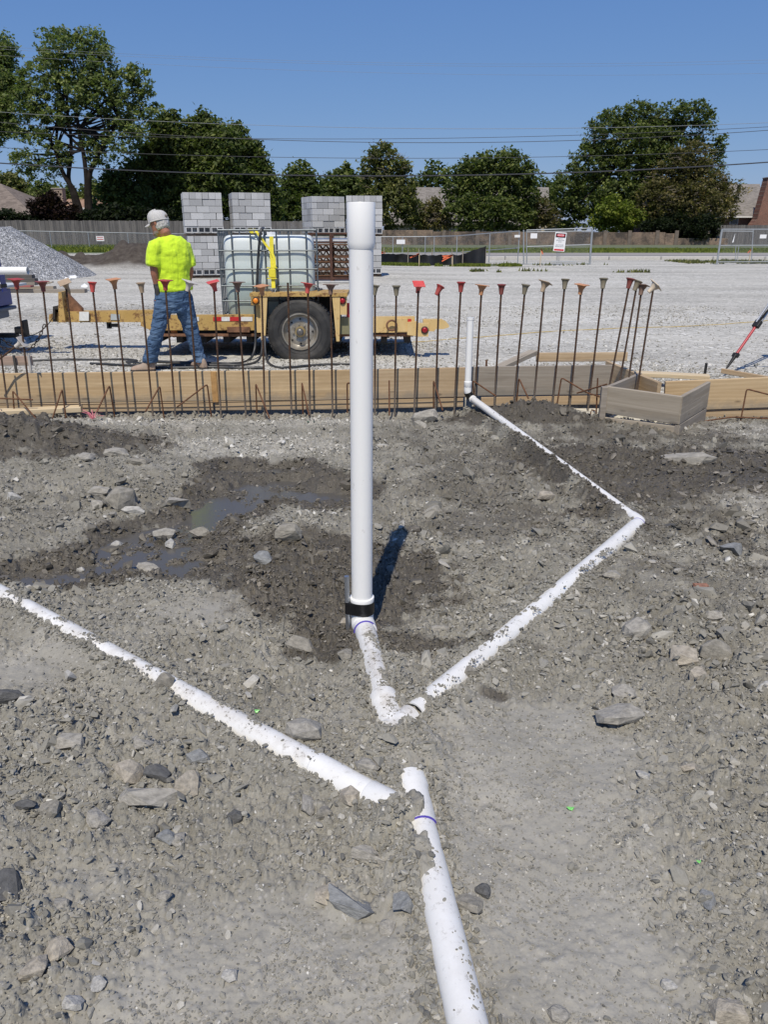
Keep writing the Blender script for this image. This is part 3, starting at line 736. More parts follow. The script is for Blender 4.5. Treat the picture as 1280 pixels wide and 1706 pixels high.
# buried runs
r_ = empty('buried_drain', (B0.x, B0.y, 0), 'short soil covered white pipe leading from the tall pipe to the Y fitting', 'pipe')
mb = MB(); hollow(mb, straight(B0 + dB * .02, Vector(PB[5]) + dB * .0), DIN); mb.build('pipe', PVCD, r_, 40)
hB0 = Vector(PB[5]) - dB * .012
mb = MB(); mb.tube([hB0, hB0 + dB * .003, hB0 + dB * .055, hB0 + dB * .062, Vector(PB[8])], [.0495, .0528, .0528, .0475, .0475], 32)
wy = Vector(PB[7]); wd = (Vector(RT['C'][0][8]) - wy).normalized()
mb.tube([wy - wd * .02, wy + wd * .10], .046, 28); mb.build('wye_fitting', PVCD, r_, 40)
mb = MB(); hollow(mb, [Vector(PB[8]), Vector(PB[9]), Vector(PB[10])], .0445); mb.build('pipe', PVCD, r_, 40)
PD = RT['D'][0]; D0, D1 = Vector(PD[1]), Vector(PD[8]); dD = (D1 - D0).normalized()
r_ = empty('foreground_drain', (D0.x, D0.y, 0), 'large white buried pipe running towards the viewer at the bottom of the photo', 'pipe')
mb = MB(); hollow(mb, straight(D0 + dD * .05, D0 + dD * 2.6), DIN); mb.build('pipe', PVCM, r_, 40)
q0 = D0 - dD * .06
mb = MB(); mb.tube([q0, q0 + dD * .004, q0 + dD * .055, q0 + dD * .068, q0 + dD * .175, q0 + dD * .21], [.0495, .0525, .0525, .0485, .0485, .0478], 32); mb.build('hub', PVCM, r_, 35)
e1 = q0 + dD * .208
mb = MB(); mb.tube([e1, e1 + dD * .004], [.0488, .0484], 32); mb.build('primer_ring', PURP, r_, 40)
PA = RT['A'][0]; A0, A1 = Vector(PA[1]), Vector(PA[9]); dA = (A1 - A0).normalized()
r_ = empty('left_drain', (A1.x, A1.y, 0), 'long dirt streaked white pipe half buried, crossing from the left edge to the lower middle', 'pipe')
mb = MB(); hollow(mb, straight(A0 - dA * 1.4, A1 + dA * .02, .004), DIN); mb.build('pipe', PVCA, r_, 40)
j = Vector(PA[6]) * .62 + Vector(PA[7]) * .38; j = A0 + dA * (j - A0).dot(dA)
mb = MB(); mb.tube([j, j + dA * .004, j + dA * .30], [.0450, .0478, .0468], 32); mb.build('coupling', PVCM, r_, 35)
mb = MB(); mb.tube([A1 - dA * .085, A1 - dA * .081, A1 + dA * .04], [.0475, .0500, .0500], 32); mb.build('hub', PVCM, r_, 35)
PC = RT['C'][0]; C0, C1 = Vector(PC[0]), Vector(PC[11]); dC = (C1 - C0).normalized()
r_ = empty('right_drain', (C0.x, C0.y, 0), 'long half buried white pipe running from the right hand corner down to the Y fitting', 'pipe')
mb = MB(); hollow(mb, straight(C0 + dC * .07, C1, .003), DIN); mb.build('pipe', PVCM, r_, 40)
EE = [Vector(p) for p in RT['E'][0]]; E0, E1 = EE[0], EE[-1]; dE = (E1 - E0).normalized()
elb = smoothpath([E1 - dE * .07, E1 + dE * .012, C0 + dC * .015, C0 + dC * .075], 2)
mb = MB(); mb.tube(elb, [(.0335 + .010 * i / (len(elb) - 1)) for i in range(len(elb))], 28); mb.build('elbow', PVCM, r_, 40)
mb = MB(); mb.tube([C0 + dC * .022, C0 + dC * .026], .0415, 28); mb.build('primer_ring', PURP, r_, 40)
r_ = empty('branch_drain', (E0.x, E0.y, 0), 'thin white pipe sloping down from the small upright pipe to the right hand corner', 'pipe')
mb = MB(); hollow(mb, straight(E0 - dE * .0, E1 - dE * .02), D2); mb.build('pipe', PVCM, r_, 40)
# small riser
u0, u1 = at(779.5, 652, 7.02), at(784.2, 529, 7.02)
r_ = empty('small_riser', (u0.x, 7.02, u0.z), 'short thin white upright pipe in front of the form boards right of the tall pipe', 'pipe')
mb = MB(); dU = (u1 - u0).normalized(); hollow(mb, [u0 + dU * .01, u1], D2, .004); mb.build('pipe', PVC, r_, 40)
mb = MB(); mb.tube([u0 + dU * .04, u0 + dU * .045, u0 + dU * .09, u0 + dU * .095], [.032, .036, .036, .031], 24); mb.build('hub', PVC, r_, 40)
mb = MB(); mb.tube([u1 - dU * .022, u1 - dU * .020, u1], [.0305, .0325, .0325], 24); mb.build('cap', PVC, r_, 40)
el = smoothpath([u0 + dU * .04, u0 - dU * .012, E0 - dE * .02, E0 + dE * .03], 2)
mb = MB(); mb.tube(el, .0345, 24); mb.build('elbow', PVC, r_, 40)
k_ = len(el) // 2; mb = MB(); mb.tube(el[k_ - 3:k_ + 5], .0375, 24); mb.build('tape', TAPE, r_, 40)
# ---------------------------------------------------------------- form boards
W_NEW = wood('new_lumber', (.60, .455, .275), (.43, .30, .165), .06); W_OLD = wood('weathered_lumber', (.36, .32, .27), (.24, .205, .165), .25)
W_TAN = wood('tan_lumber', (.52, .40, .26), (.38, .27, .16), .05); W_GREY = wood('grey_lumber', (.43, .375, .30), (.29, .245, .185), .3)
W_PALE = wood('pale_offcut', (.66, .55, .38), (.52, .40, .24))
def board(name, a, b, h, t, mat, label, cat='board', group=None, tilt=0.0, up=None):
    """a, b: ends of the TOP edge of the face towards the viewer; hangs down h, t thick away from the viewer"""
    a = Vector(a); b = Vector(b); d = (b - a); L = d.length; d.normalize()
    up = Vector(up) if up else Vector((0, 0, 1)); y = up.cross(d).normalized(); z = d.cross(y)
    m = Matrix((d, y, z)).transposed(); mb = MB(); q = random.Random(sum(map(ord, label)))
    nx = max(2, int(L / .25)); rows = []
    bow = q.uniform(-.004, .004)
    for i in range(nx + 1):
        x = -L / 2 + L * i / nx; w = bow * math.sin(math.pi * i / nx) + q.uniform(-.0006, .0006)
        c = .0035
        pr = [(0, -c), (c, 0), (t - c, 0), (t, -c), (t, -h + c), (t - c, -h), (c, -h), (0, -h + c)]
        rows.append([(x, py_ + w, pz + h / 2 + w * .4) for py_, pz in pr])
    mb.rings(rows)
    me_ = mb.mesh(name, mat); ctr = (a + b) / 2 - z * (h / 2)
    o = link_mesh(name, me_, None, ctr); o.rotation_mode = 'QUATERNION'; o.rotation_quaternion = (m @ Matrix.Rotation(tilt, 3, 'X')).to_quaternion()
    return tag(o, label, cat, group)
FB = 'lumber form boards round the footing'
d0 = 7.3
def ft(px, py): return at(px, py, d0)
bt = [(-180, 624.5), (352, 618.5), (586, 616.5), (776, 612.5)]
names = ['long pale upper form board reaching from the left edge to the rust stained joint',
         'pale upper form board under the trailer tyre, right of the stained joint',
         'pale upper form board between the tall white pipe and the small upright pipe']
for i in range(3):
    a, b = ft(*bt[i]), ft(*bt[i + 1]); board('form_board', a + Vector((.002, 0, 0)), b - Vector((.002, 0, 0)), .285, .038, W_NEW if i < 2 else W_TAN, names[i], group=FB)
names = ['narrow lower form board under the long pale board on the left', 'narrow lower form board under the trailer tyre, half sunk in gravel', 'narrow lower form board right of the tall white pipe']
for i in range(3):
    a, b = ft(*bt[i]), ft(*bt[i + 1]); dz = Vector((0, .003, -.289)); board('lower_form_board', a + dz + Vector((.01, 0, 0)), b + dz - Vector((.012, 0, 0)), .089, .038, W_TAN, names[i], group=FB)
# stained joint
a = ft(352, 618); mb = MB(); mb.cbox((a.x + .02, 7.292, a.z - .155), (.055, .012, .30), .003)
mb.thing('splice_board', simple('rust_stained_wood', (.42, .24, .09), .8, var=.35, scale=14), 'narrow orange stained splice board covering the joint of the long form boards', 'board')
a, b = at(787, 611.5, 7.33), at(1022, 608.5, 7.33)
board('weathered_form_board', a, b, .278, .038, W_OLD, 'weathered brown form board behind the small upright pipe, cracked along its middle', group=FB)
board('lower_weathered_board', a + Vector((.1, .004, -.290)), b + Vector((.02, .004, -.290)), .089, .038, W_TAN, 'narrow lower board under the weathered form board on the right', group=FB)
# box form on the right
p1, p2, p3, p4 = Vector((1.985, 6.70, .335)), Vector((2.475, 6.28, .335)), Vector((2.95, 6.93, .335)), Vector((2.45, 7.41, .335))
board('box_front_board', at(1013, 644, 6.66), at(1137, 661, 6.28), .235, .038, W_GREY, 'grey weathered front board of the box form on the right', group=FB)
board('box_front_lower_board', at(1006, 695, 6.67), at(1133, 711, 6.28), .15, .038, W_GREY, 'grey lower board under the front of the box form, sunk in gravel', group=FB)
board('box_side_board', at(1139, 661, 6.28), at(1185, 636, 6.93), .235, .036, W_GREY, 'light grey right hand side board of the box form', group=FB)
board('box_side_lower_board', at(1139, 661, 6.28) - Vector((0, 0, .24)), at(1185, 636, 6.93) - Vector((0, 0, .24)), .12, .036, W_OLD, 'dark lower board under the right side of the box form', group=FB)
board('box_left_board', at(1064, 621, 7.38), at(1008, 644, 6.72), .285, .036, W_OLD, 'weathered left hand side board of the box form with rebar inside', group=FB)
board('box_corner_post', at(1004, 645, 6.655), at(1014, 645.2, 6.65), .36, .06, W_OLD, 'upright weathered post at the near left corner of the box form', 'post')
board('diagonal_form_board', at(1010, 601, 8.1), at(1097, 637, 6.98), .285, .038, W_TAN, 'tan board running diagonally back from the box form to the weathered board', group=FB)
board('long_right_board', at(1110, 636, 7.22), at(1420, 624, 7.10), .285, .038, W_NEW, 'pale form board leaving the box form towards the right edge of the photo', group=FB)
board('lower_right_board', at(1110, 636, 7.24) - Vector((0, -.003, .289)), at(1420, 624, 7.12) - Vector((0, -.003, .289)), .089, .038, W_TAN, 'narrow lower board under the pale board at the right edge', group=FB)
board('loose_plank', at(1060, 621, 7.75), at(1184, 627, 7.55), .042, .14, W_PALE, 'light loose plank lying flat behind the box form')
board('right_brace_board', at(1203, 614, 8.0), at(1330, 636, 7.5), .05, .038, W_TAN, 'thin tan brace board right of the box form below the tripod foot')
board('rear_form_board', at(895, 588, 8.55), at(1047, 587, 8.55), .098, .038, W_TAN, 'tan two by four behind the weathered form board on the right')
board('diagonal_brace', at(838, 611, 7.75), at(896, 584, 8.5), .05, .10, W_GREY, 'grey brace slanting up to the left end of the rear two by four')
board('rear_left_board', at(-80, 594.5, 8.3), at(50, 593.5, 8.3), .10, .04, wood('reddish_lumber', (.40, .30, .24), (.30, .21, .16)), 'reddish short board behind the long form board at the left edge')
for px, l in ((26, 'dark steel form stake behind the reddish board at the left edge'), (50.5, 'grey form stake at the end of the reddish board at the left edge')):
    mb = MB(); q = at(px, 615, 8.27); mb.bar((q.x, q.y, .0), (q.x, q.y, at(px, 592, 8.27).z), .022, .022)
    mb.thing('form_stake', simple('stake_steel' if px < 40 else 'stake_wood', (.05, .045, .04) if px < 40 else (.4, .38, .35), .6), l, 'stake')
# pale offcut lying on the ground at the left
pts = [at(-40, 702, 7.02), at(135, 689, 7.12)]
board('pale_offcut', Vector((pts[0].x, 7.0, .035)), Vector((pts[1].x, 7.12, .055)), .05, .085, W_PALE, 'pale splintered lumber offcut lying before the form boards at the far left', tilt=R(6))
# concrete strip in the trench
CONC = simple('footing_concrete', (.56, .52, .42), .9, var=.14, scale=9, bump=.3)
mb = MB(); q = [at(915, 684, 7.26), at(1006, 676, 7.26)]; mb.cbox(((q[0].x + q[1].x) / 2 + .1, 7.0, -.035), (1.15, .56, .10), .02)
mb.thing('concrete_footing', CONC, 'patch of pale concrete footing left of the box form', 'concrete')
# grade string along the boards
WIRE = simple('grade_wire', (.035, .022, .016), .6)
mb = MB(); mb.tube([ft(-150, 675) - Vector((0, .03, 0)), ft(300, 671) - Vector((0, .03, 0)), ft(786, 660) - Vector((0, .03, 0))], .004, 6)
mb.thing('grade_rod', WIRE, 'thin dark horizontal rod along the foot of the pale form boards', 'rod')
mb = MB(); mb.tube([at(1172, 686, 7.15), at(1236, 682.5, 7.1), at(1300, 681, 7.1)], .0045, 6)
mb.thing('grade_rod', WIRE, 'thin dark horizontal rod before the pale board at the right edge', 'rod')
# ---------------------------------------------------------------- rebar dowels with caps
RUST = Mat('rebar_steel'); n_ = RUST.noise(26, 5, .7); RUST.color(RUST.ramp(n_, [(.3, (.045, .03, .022)), (.55, (.09, .05, .03)), (.75, (.17, .085, .04))])).set(.75, .25, .4)
gz_ = RUST.n.new('ShaderNodeSeparateXYZ'); RUST.l.new(RUST.tc.outputs['Object'], gz_.inputs[0])
cc_ = RUST.n['Principled BSDF'].inputs['Base Color'].links[0].from_socket
mudf = RUST.ramp(RUST.math('ADD', gz_.outputs[2], RUST.math('MULTIPLY', n_, .25)), [(.25, 1.0), (.55, 0.0)])
RUST.color(RUST.mix(RUST.math('MULTIPLY', mudf, .6), cc_, (.25, .225, .19))); RUST = RUST.m
HOOKM = simple('hook_rust', (.14, .065, .032), .85, .2, var=.45, scale=30)
def capm(n, c): return simple(n, c, .55, var=.22, scale=18, dirt=((.25, .2, .16), .35))
CAPC = {'red': capm('cap_red', (.40, .045, .038)), 'bright red': capm('cap_bright_red', (.64, .075, .065)), 'dark red': capm('cap_dark_red', (.24, .05, .04)), 'tan': capm('cap_tan', (.42, .31, .20)),
        'orange': capm('cap_orange', (.58, .27, .12)), 'brown': capm('cap_brown', (.20, .12, .085)), 'olive': capm('cap_olive', (.24, .21, .14)), 'white': capm('cap_white', (.62, .57, .50)), 'cream': capm('cap_cream', (.72, .60, .44))}
def rebar_mesh(L, r=.0085, n=8):
    mb = MB(); k = int(L / .016); rows = []
    for i in range(k + 1):
        for dz, q in ((0, 1.0), (.009, 1.0), (.011, 1.16), (.0145, 1.16)):
            z = i * .016 + dz
            if z <= L: rows.append([(r * q * math.cos(t * math.tau / n), r * q * math.sin(t * math.tau / n), z) for t in range(n)])
    mb.rings(rows); return mb
def cap_mesh(wide):
    mb = MB()
    if wide:
        mb.cbox((0, 0, .030), (.105, .105, .007), .003)
        mb.lathe((0, 0, 0), (0, 0, 1), [(-.055, .019), (-.03, .020), (-.01, .023), (.012, .036), (.027, .046)], 14)
    else:
        mb.lathe((0, 0, 0), (0, 0, 1), [(-.055, .018), (-.035, .020), (.005, .026), (.022, .034), (.026, .040), (.032, .040), (.034, .036)], 16)
    return mb
def frame_rot(o, d):
    o.rotation_mode = 'QUATERNION'; o.rotation_quaternion = Vector((0, 0, 1)).rotation_difference(d)
def rebar(top, bot, capc, label, wide=False, tilt=(0, 0), d=7.15, d2=None, below=.10):
    t = at(*top, d); b = at(*bot, d2 or d); dr = (t - b).normalized(); b = b - dr * below; L = (t - b).length
    e = empty('rebar_dowel', b, label, 'rebar', 'rebar dowels standing in front of the form boards'); frame_rot(e, dr)
    rebar_mesh(L).build('bar', RUST, e, local=True)
    if capc:
        c = cap_mesh(wide).build('cap', CAPC[capc], e, 35, local=True)
        c.location = (0, 0, L + .0); c.rotation_euler = (tilt[0], tilt[1], rnd.uniform(0, 1.5))
        if wide: c.scale = (1.0, 1.0, 1)
    return e
RB = [
 ((26.5, 471), (53, 691), 'red', 1, (.05, -.05), 'rebar with red flat cap nearest the left edge, before the blue truck'),
 ((70.5, 475), (94.5, 691), 'dark red', 1, (.0, -.04), 'rebar with dull dark red cap in front of the upright plate of the trailer neck'),
 ((109, 475), (135, 694), 'tan', 1, (.35, -.35), 'rebar with tilted tan cap and pale card, beside the white square on the trailer neck'),
 ((153.5, 476), (178, 694), 'bright red', 0, (.0, .08), 'rebar with small bright red cap in front of the grey sticker on the trailer neck'),
 ((189.5, 471), (214.5, 696), 'orange', 1, (.05, -.12), 'rebar with orange tan flat cap midway between the pink ribbon and the worker'),
 ((235, 477), (254.5, 692), 'tan', 0, (.0, -.05), 'rebar with small tan cap just left of the worker and his forward boot'),
 ((275, 473), (292, 692), 'red', 1, (.05, -.03), 'rebar with red cap in front of the left leg of the worker'),
 ((314.5, 475), (331, 691), 'white', 1, (.3, .2), 'rebar with pale square cap in front of the hip of the worker'),
 ((356, 475), (367.5, 682), 'bright red', 1, (.1, -.25), 'rebar with bright red tilted cap by the left end of the water tank'),
 ((395.5, 476), (409, 681), 'brown', 1, (.0, .0), 'rebar with brown tan cap in front of the left half of the water tank'),
 ((436, 482), (441, 680), 'orange', 1, (.05, -.15), 'rebar with orange cap in front of the front amber light of the trailer fender'),
 ((479.5, 471), (485.5, 681), None, 0, (0, 0), 'bare rebar without any cap in front of the trailer tyre'),
 ((513, 478), (516.5, 681), 'bright red', 1, (.1, .1), 'rebar with bright red cap in front of the wheel hub of the trailer'),
 ((551, 480), (554, 680), 'brown', 1, (.0, .05), 'rebar with brown red cap at the right edge of the trailer tyre'),
 ((625, 481), (625, 676), 'olive', 0, (.0, .15), 'rebar with olive cap just right of the tall white pipe'),
 ((660.5, 482), (658, 672), 'olive', 0, (.0, .0), 'rebar with grey olive cap second to the right of the tall white pipe'),
 ((697.5, 478), (691, 671), 'bright red', 1, (.45, .0), 'rebar with big bright red square cap in front of the trailer tail'),
 ((732, 482), (726, 671), 'red', 0, (.1, .5), 'rebar with tilted dark red cap at the tip of the trailer tail'),
 ((768.5, 476), (757.5, 677), 'red', 0, (.0, .0), 'rebar with red cap just left of the small upright pipe'),
 ((803, 481), (791, 672), 'orange', 1, (.0, .1), 'rebar with brown orange cap just right of the small upright pipe'),
 ((836, 480), (824.5, 665), 'dark red', 0, (.0, .0), 'rebar with small dark cap second to the right of the small upright pipe'),
 ((875.5, 480), (857, 665), 'olive', 0, (.0, .1), 'rebar with olive cap in front of the diagonal brace'),
 ((907.5, 476), (890.5, 665), 'tan', 1, (.2, .3), 'rebar with pale tan cap over the left end of the rear two by four'),
 ((942, 471), (921, 677), 'olive', 0, (.0, .1), 'rebar with olive cap and light top left of the orange cap'),
 ((969, 480), (950, 677), 'orange', 1, (.12, .0), 'rebar with orange square cap over the middle of the rear two by four'),
 ((1006, 470), (981, 676), 'olive', 0, (.0, .15), 'rebar with dark olive cap right of the orange square cap'),
 ((1050, 470), (1017.5, 636), 'dark red', 0, (.0, .12), 'rebar with crimson cap, left one of the four at the box form'),
 ((1062, 474), (1035, 626), 'olive', 0, (.2, .25), 'rebar with olive cap just right of the crimson cap at the box form'),
 ((1070, 481), (1049, 626), 'brown', 1, (.0, .2), 'rebar with red brown cap, third of the four at the box form'),
 ((1089.5, 479), (1062.5, 647), 'cream', 1, (.55, .5), 'rebar with big cream tilted square cap, rightmost at the box form'),
]
for i, (t, b, c, w, tl, lab) in enumerate(RB):
    box_ = i >= 26
    rebar(t, b, c, lab, bool(w), tl, 7.15 if i != 29 else 7.05, below=.33 if box_ else .12)
# leaning bar with white cap at the far left, and the stub below it
t, m_, b = at(33, 572, 7.15), at(0, 597, 7.15), at(-25, 612, 7.1)
e = empty('leaning_rebar', (m_.x, 7.15, 0), 'bent rebar at the left edge with a white cap tipped on its side', 'rebar')
mb = MB(); mb.tube([b, m_, t], .008, 8); mb.build('bar', RUST, e)
c = cap_mesh(True).build('cap', CAPC['white'], e, 35, local=True); c.location = t - Vector(e.location); c.rotation_mode = 'QUATERNION'; c.rotation_quaternion = Vector((0, 0, 1)).rotation_difference((t - m_).normalized())
mb = MB(); mb.tube([at(16, 705, 7.15), at(1, 590, 7.15)], .0085, 8); mb.thing('rebar_stub', RUST, 'capless upright rebar at the very left edge', 'rebar', smooth=40)
# bent bars
def hook(pts, label, r=.0072, dd=None):
    dd = dd or [7.05] * len(pts); P = [at(px, py, q) for (px, py), q in zip(pts, dd)]
    Q = [P[0]]
    for i in range(1, len(P) - 1):
        a = P[i] + (P[i - 1] - P[i]).normalized() * .022; b = P[i] + (P[i + 1] - P[i]).normalized() * .022
        Q += [a, P[i] * .5 + (a + b) * .25, b]
    Q.append(P[-1]); mb = MB(); mb.tube(Q, r, 8)
    return mb.thing('bent_rebar', HOOKM, label, 'rebar', 'short bent bars before the form boards', smooth=50)
hook([(25.5, 712), (20.5, 651), (64, 703)], 'bent bar like an upturned V before the far left end of the boards', dd=[7.1, 7.1, 6.85])
hook([(-20, 663), (54, 666)], 'straight horizontal bar at the far left in front of the boards')
hook([(111, 708), (103, 648), (87, 697)], 'bent bar over the right end of the pale offcut', dd=[7.1, 7.1, 6.95])
hook([(192, 702), (182, 642), (160.5, 687)], 'bent bar just right of the pink ribbon', dd=[7.15, 7.1, 6.9])
hook([(273.5, 700), (266, 643), (242, 686)], 'bent bar below the forward foot of the worker', dd=[7.12, 7.1, 6.9])
hook([(352, 694), (345, 640), (295, 678)], 'wide bent bar left of the stained joint of the boards', dd=[7.15, 7.1, 6.85])
hook([(428, 688), (426, 639), (449, 697)], 'bent bar under the front of the trailer tyre', dd=[7.2, 7.15, 6.9])
hook([(505, 690), (503, 637), (515, 692)], 'narrow bent bar under the middle of the trailer tyre', dd=[7.2, 7.15, 6.95])
hook([(579, 688), (578.5, 638), (596, 640)], 'bent bar partly behind the tall white pipe', dd=[7.15, 7.15, 7.0])
hook([(649, 692), (648.6, 634)], 'short rusty upright bar right of the tall white pipe', dd=[6.95, 7.1])
hook([(722.7, 680), (722.7, 634), (738, 684)], 'bent bar under the tip of the trailer tail', dd=[7.18, 7.15, 6.9])
hook([(792, 680), (788, 634), (827, 660)], 'bent bar leaning right from the small upright pipe', dd=[7.18, 7.15, 7.0])
hook([(861, 672), (865, 630), (881, 664)], 'bent bar in the middle of the weathered board', dd=[7.18, 7.15, 7.0])
hook([(926, 690), (936, 629), (980, 655), (1010, 664)], 'long bent bar rising at the pale concrete and sloping right', dd=[7.1, 7.1, 7.0, 6.95])
hook([(962, 655), (1012, 640)], 'thin bar slanting up to the near left corner of the box form', dd=[7.0, 6.75])
hook([(994, 690), (996.5, 630)], 'thin upright bar left of the box form', dd=[7.0, 7.0])
hook([(983, 697), (986, 682), (993, 685)], 'tiny bent bar end on the pale concrete left of the box form', r=.005, dd=[6.95, 6.95, 6.95])
hook([(1234, 706), (1245, 648), (1300, 662)], 'bent bar at the right edge before the pale board', dd=[6.95, 7.0, 6.9])
hook([(1171, 702), (1220, 695), (1300, 698)], 'low curved bar on the gravel at the right edge', dd=[6.9, 6.95, 6.9])
# pink ribbon, green scraps
PINK = simple('pink_ribbon', (.75, .25, .30), .6, var=.2)
mb = MB(); c = on(155, 699, .02); q = random.Random(3)
for i in range(16):
    a = q.uniform(0, 6.28); l = q.uniform(.03, .11); e_ = c + Vector((math.cos(a) * l, math.sin(a) * l * .5, q.uniform(.01, .10))); m0 = c.lerp(e_, .5) + Vector((0, 0, .02))
    w = Vector((.003, 0, .002)); mb.add([c - w, c + w, m0 + w, m0 - w, e_ + w, e_ - w], [(0, 1, 2, 3), (3, 2, 4, 5)])
mb.thing('pink_whisker_marker', PINK, 'tuft of pink marking ribbon on the ground before the left form boards', 'marker')
GREEN = simple('green_plastic', (.22, .62, .16), .4); DGREEN = simple('dark_green_leaf', (.03, .10, .05), .5)
for px, py, s, m_, l in ((950, 1358, .022, GREEN, 'bright green plastic scrap on bare soil right of the foreground pipe'), (1160, 1463, .013, GREEN, 'tiny green scrap at the lower right by the grey stones'), (105, 1616, .016, GREEN, 'tiny green scrap beside the brown stones at the lower left'),
                         (427, 1196, .03, GREEN, 'green scrap beside the middle of the long left pipe'), (518, 708, .07, DGREEN, 'flat green leaf on the gravel before the boards left of the tall pipe')):
    p = on(px, py); z = Hs(p.x, p.y, True) + .006; mb = MB(); v = [(p.x + s * .5 * math.cos(a) * (1 + .3 * math.sin(3 * a)), p.y + s * .3 * math.sin(a), z + .004 * math.cos(2 * a) + dz) for dz in (0, .0015) for a in (0, 1, 2, 3, 4, 5)]
    mb.rings([v[:6], v[6:]]); mb.thing('scrap', m_, l, 'scrap')
# ---------------------------------------------------------------- single rocks
def rockmat(name, c, wet=False):
    m = Mat(name); n = m.noise(5, 6, .7, src='Generated'); f = m.noise(60, 4, .7)
    cc = m.ramp(n, [(.28, tuple(x * .62 for x in c)), (.5, c), (.72, tuple(min(1, x * 1.35) for x in c))]); cc = m.mix(.3, cc, m.ramp(f, [(.3, .3), (.7, .7)]), 'OVERLAY')
    m.color(cc).set(.55 if wet else .88, 0, .35).bump(m.math('ADD', n, m.math('MULTIPLY', f, .3)), .6, .01); return m.m
RK = {'grey': rockmat('rock_grey', (.32, .30, .26)), 'tan': rockmat('rock_tan', (.37, .33, .265)), 'dark': rockmat('rock_dark', (.115, .113, .108)), 'blue': rockmat('rock_blue_grey', (.235, .238, .232)),
      'pale': rockmat('rock_pale', (.42, .405, .37)), 'wet': rockmat('rock_wet', (.12, .108, .092), True), 'clod': rockmat('soil_clod', (.25, .232, .195)), 'brick': rockmat('brick_shard', (.30, .15, .10))}
def rock(px, py, wpx, hpx, kind, label, flat=.45, seed=None, rot=0.0, slab=False, lift=.58):
    p = on(px, py + hpx * .25, .0); k = ppm(p.y, 0); sx = wpx / k / 2 * 1.16; z = float(np.median(H(p.x + sx * .7 * np.array([-1, 0, 1, 0, 0, .7, -.7]), p.y + sx * .5 * np.array([0, -1, 0, 1, 0, .7, -.7]), True))); sy = max(hpx / k / 2 * 1.2, sx * .35); sz = sx * flat
    q = seed or int(px * 7 + py); bm = hull(22 if not slab else 12, 1, 1, 1, q)
    if slab:
        for v in bm.verts: v.co.z = (1 if v.co.z > 0 else -1) * (.75 + .2 * v.co.x * .5)
    bmesh.ops.triangulate(bm, faces=bm.faces); bmesh.ops.subdivide_edges(bm, edges=bm.edges, cuts=2, use_grid_fill=True)
    qq = np.random.RandomState(q)
    for v in bm.verts:
        n_ = (fbm(np.array([v.co.x * 2.3 + q]), np.array([v.co.y * 2.3 + v.co.z * 1.7]), 3, 3)[0] - .5) * .16
        v.co += v.co.normalized() * n_; v.co = Vector((v.co.x * sx, v.co.y * sy, v.co.z * sz))
    me_ = bpy.data.meshes.new('rock'); bm.to_mesh(me_); bm.free(); me_.materials.append(RK[kind])
    o = link_mesh('rock', me_, None, (p.x, p.y, z + sz * lift)); o.rotation_euler = (qq.normal(0, .12), qq.normal(0, .12), rot)
    return tag(o, label, 'rock', 'larger rocks lying on the soil')
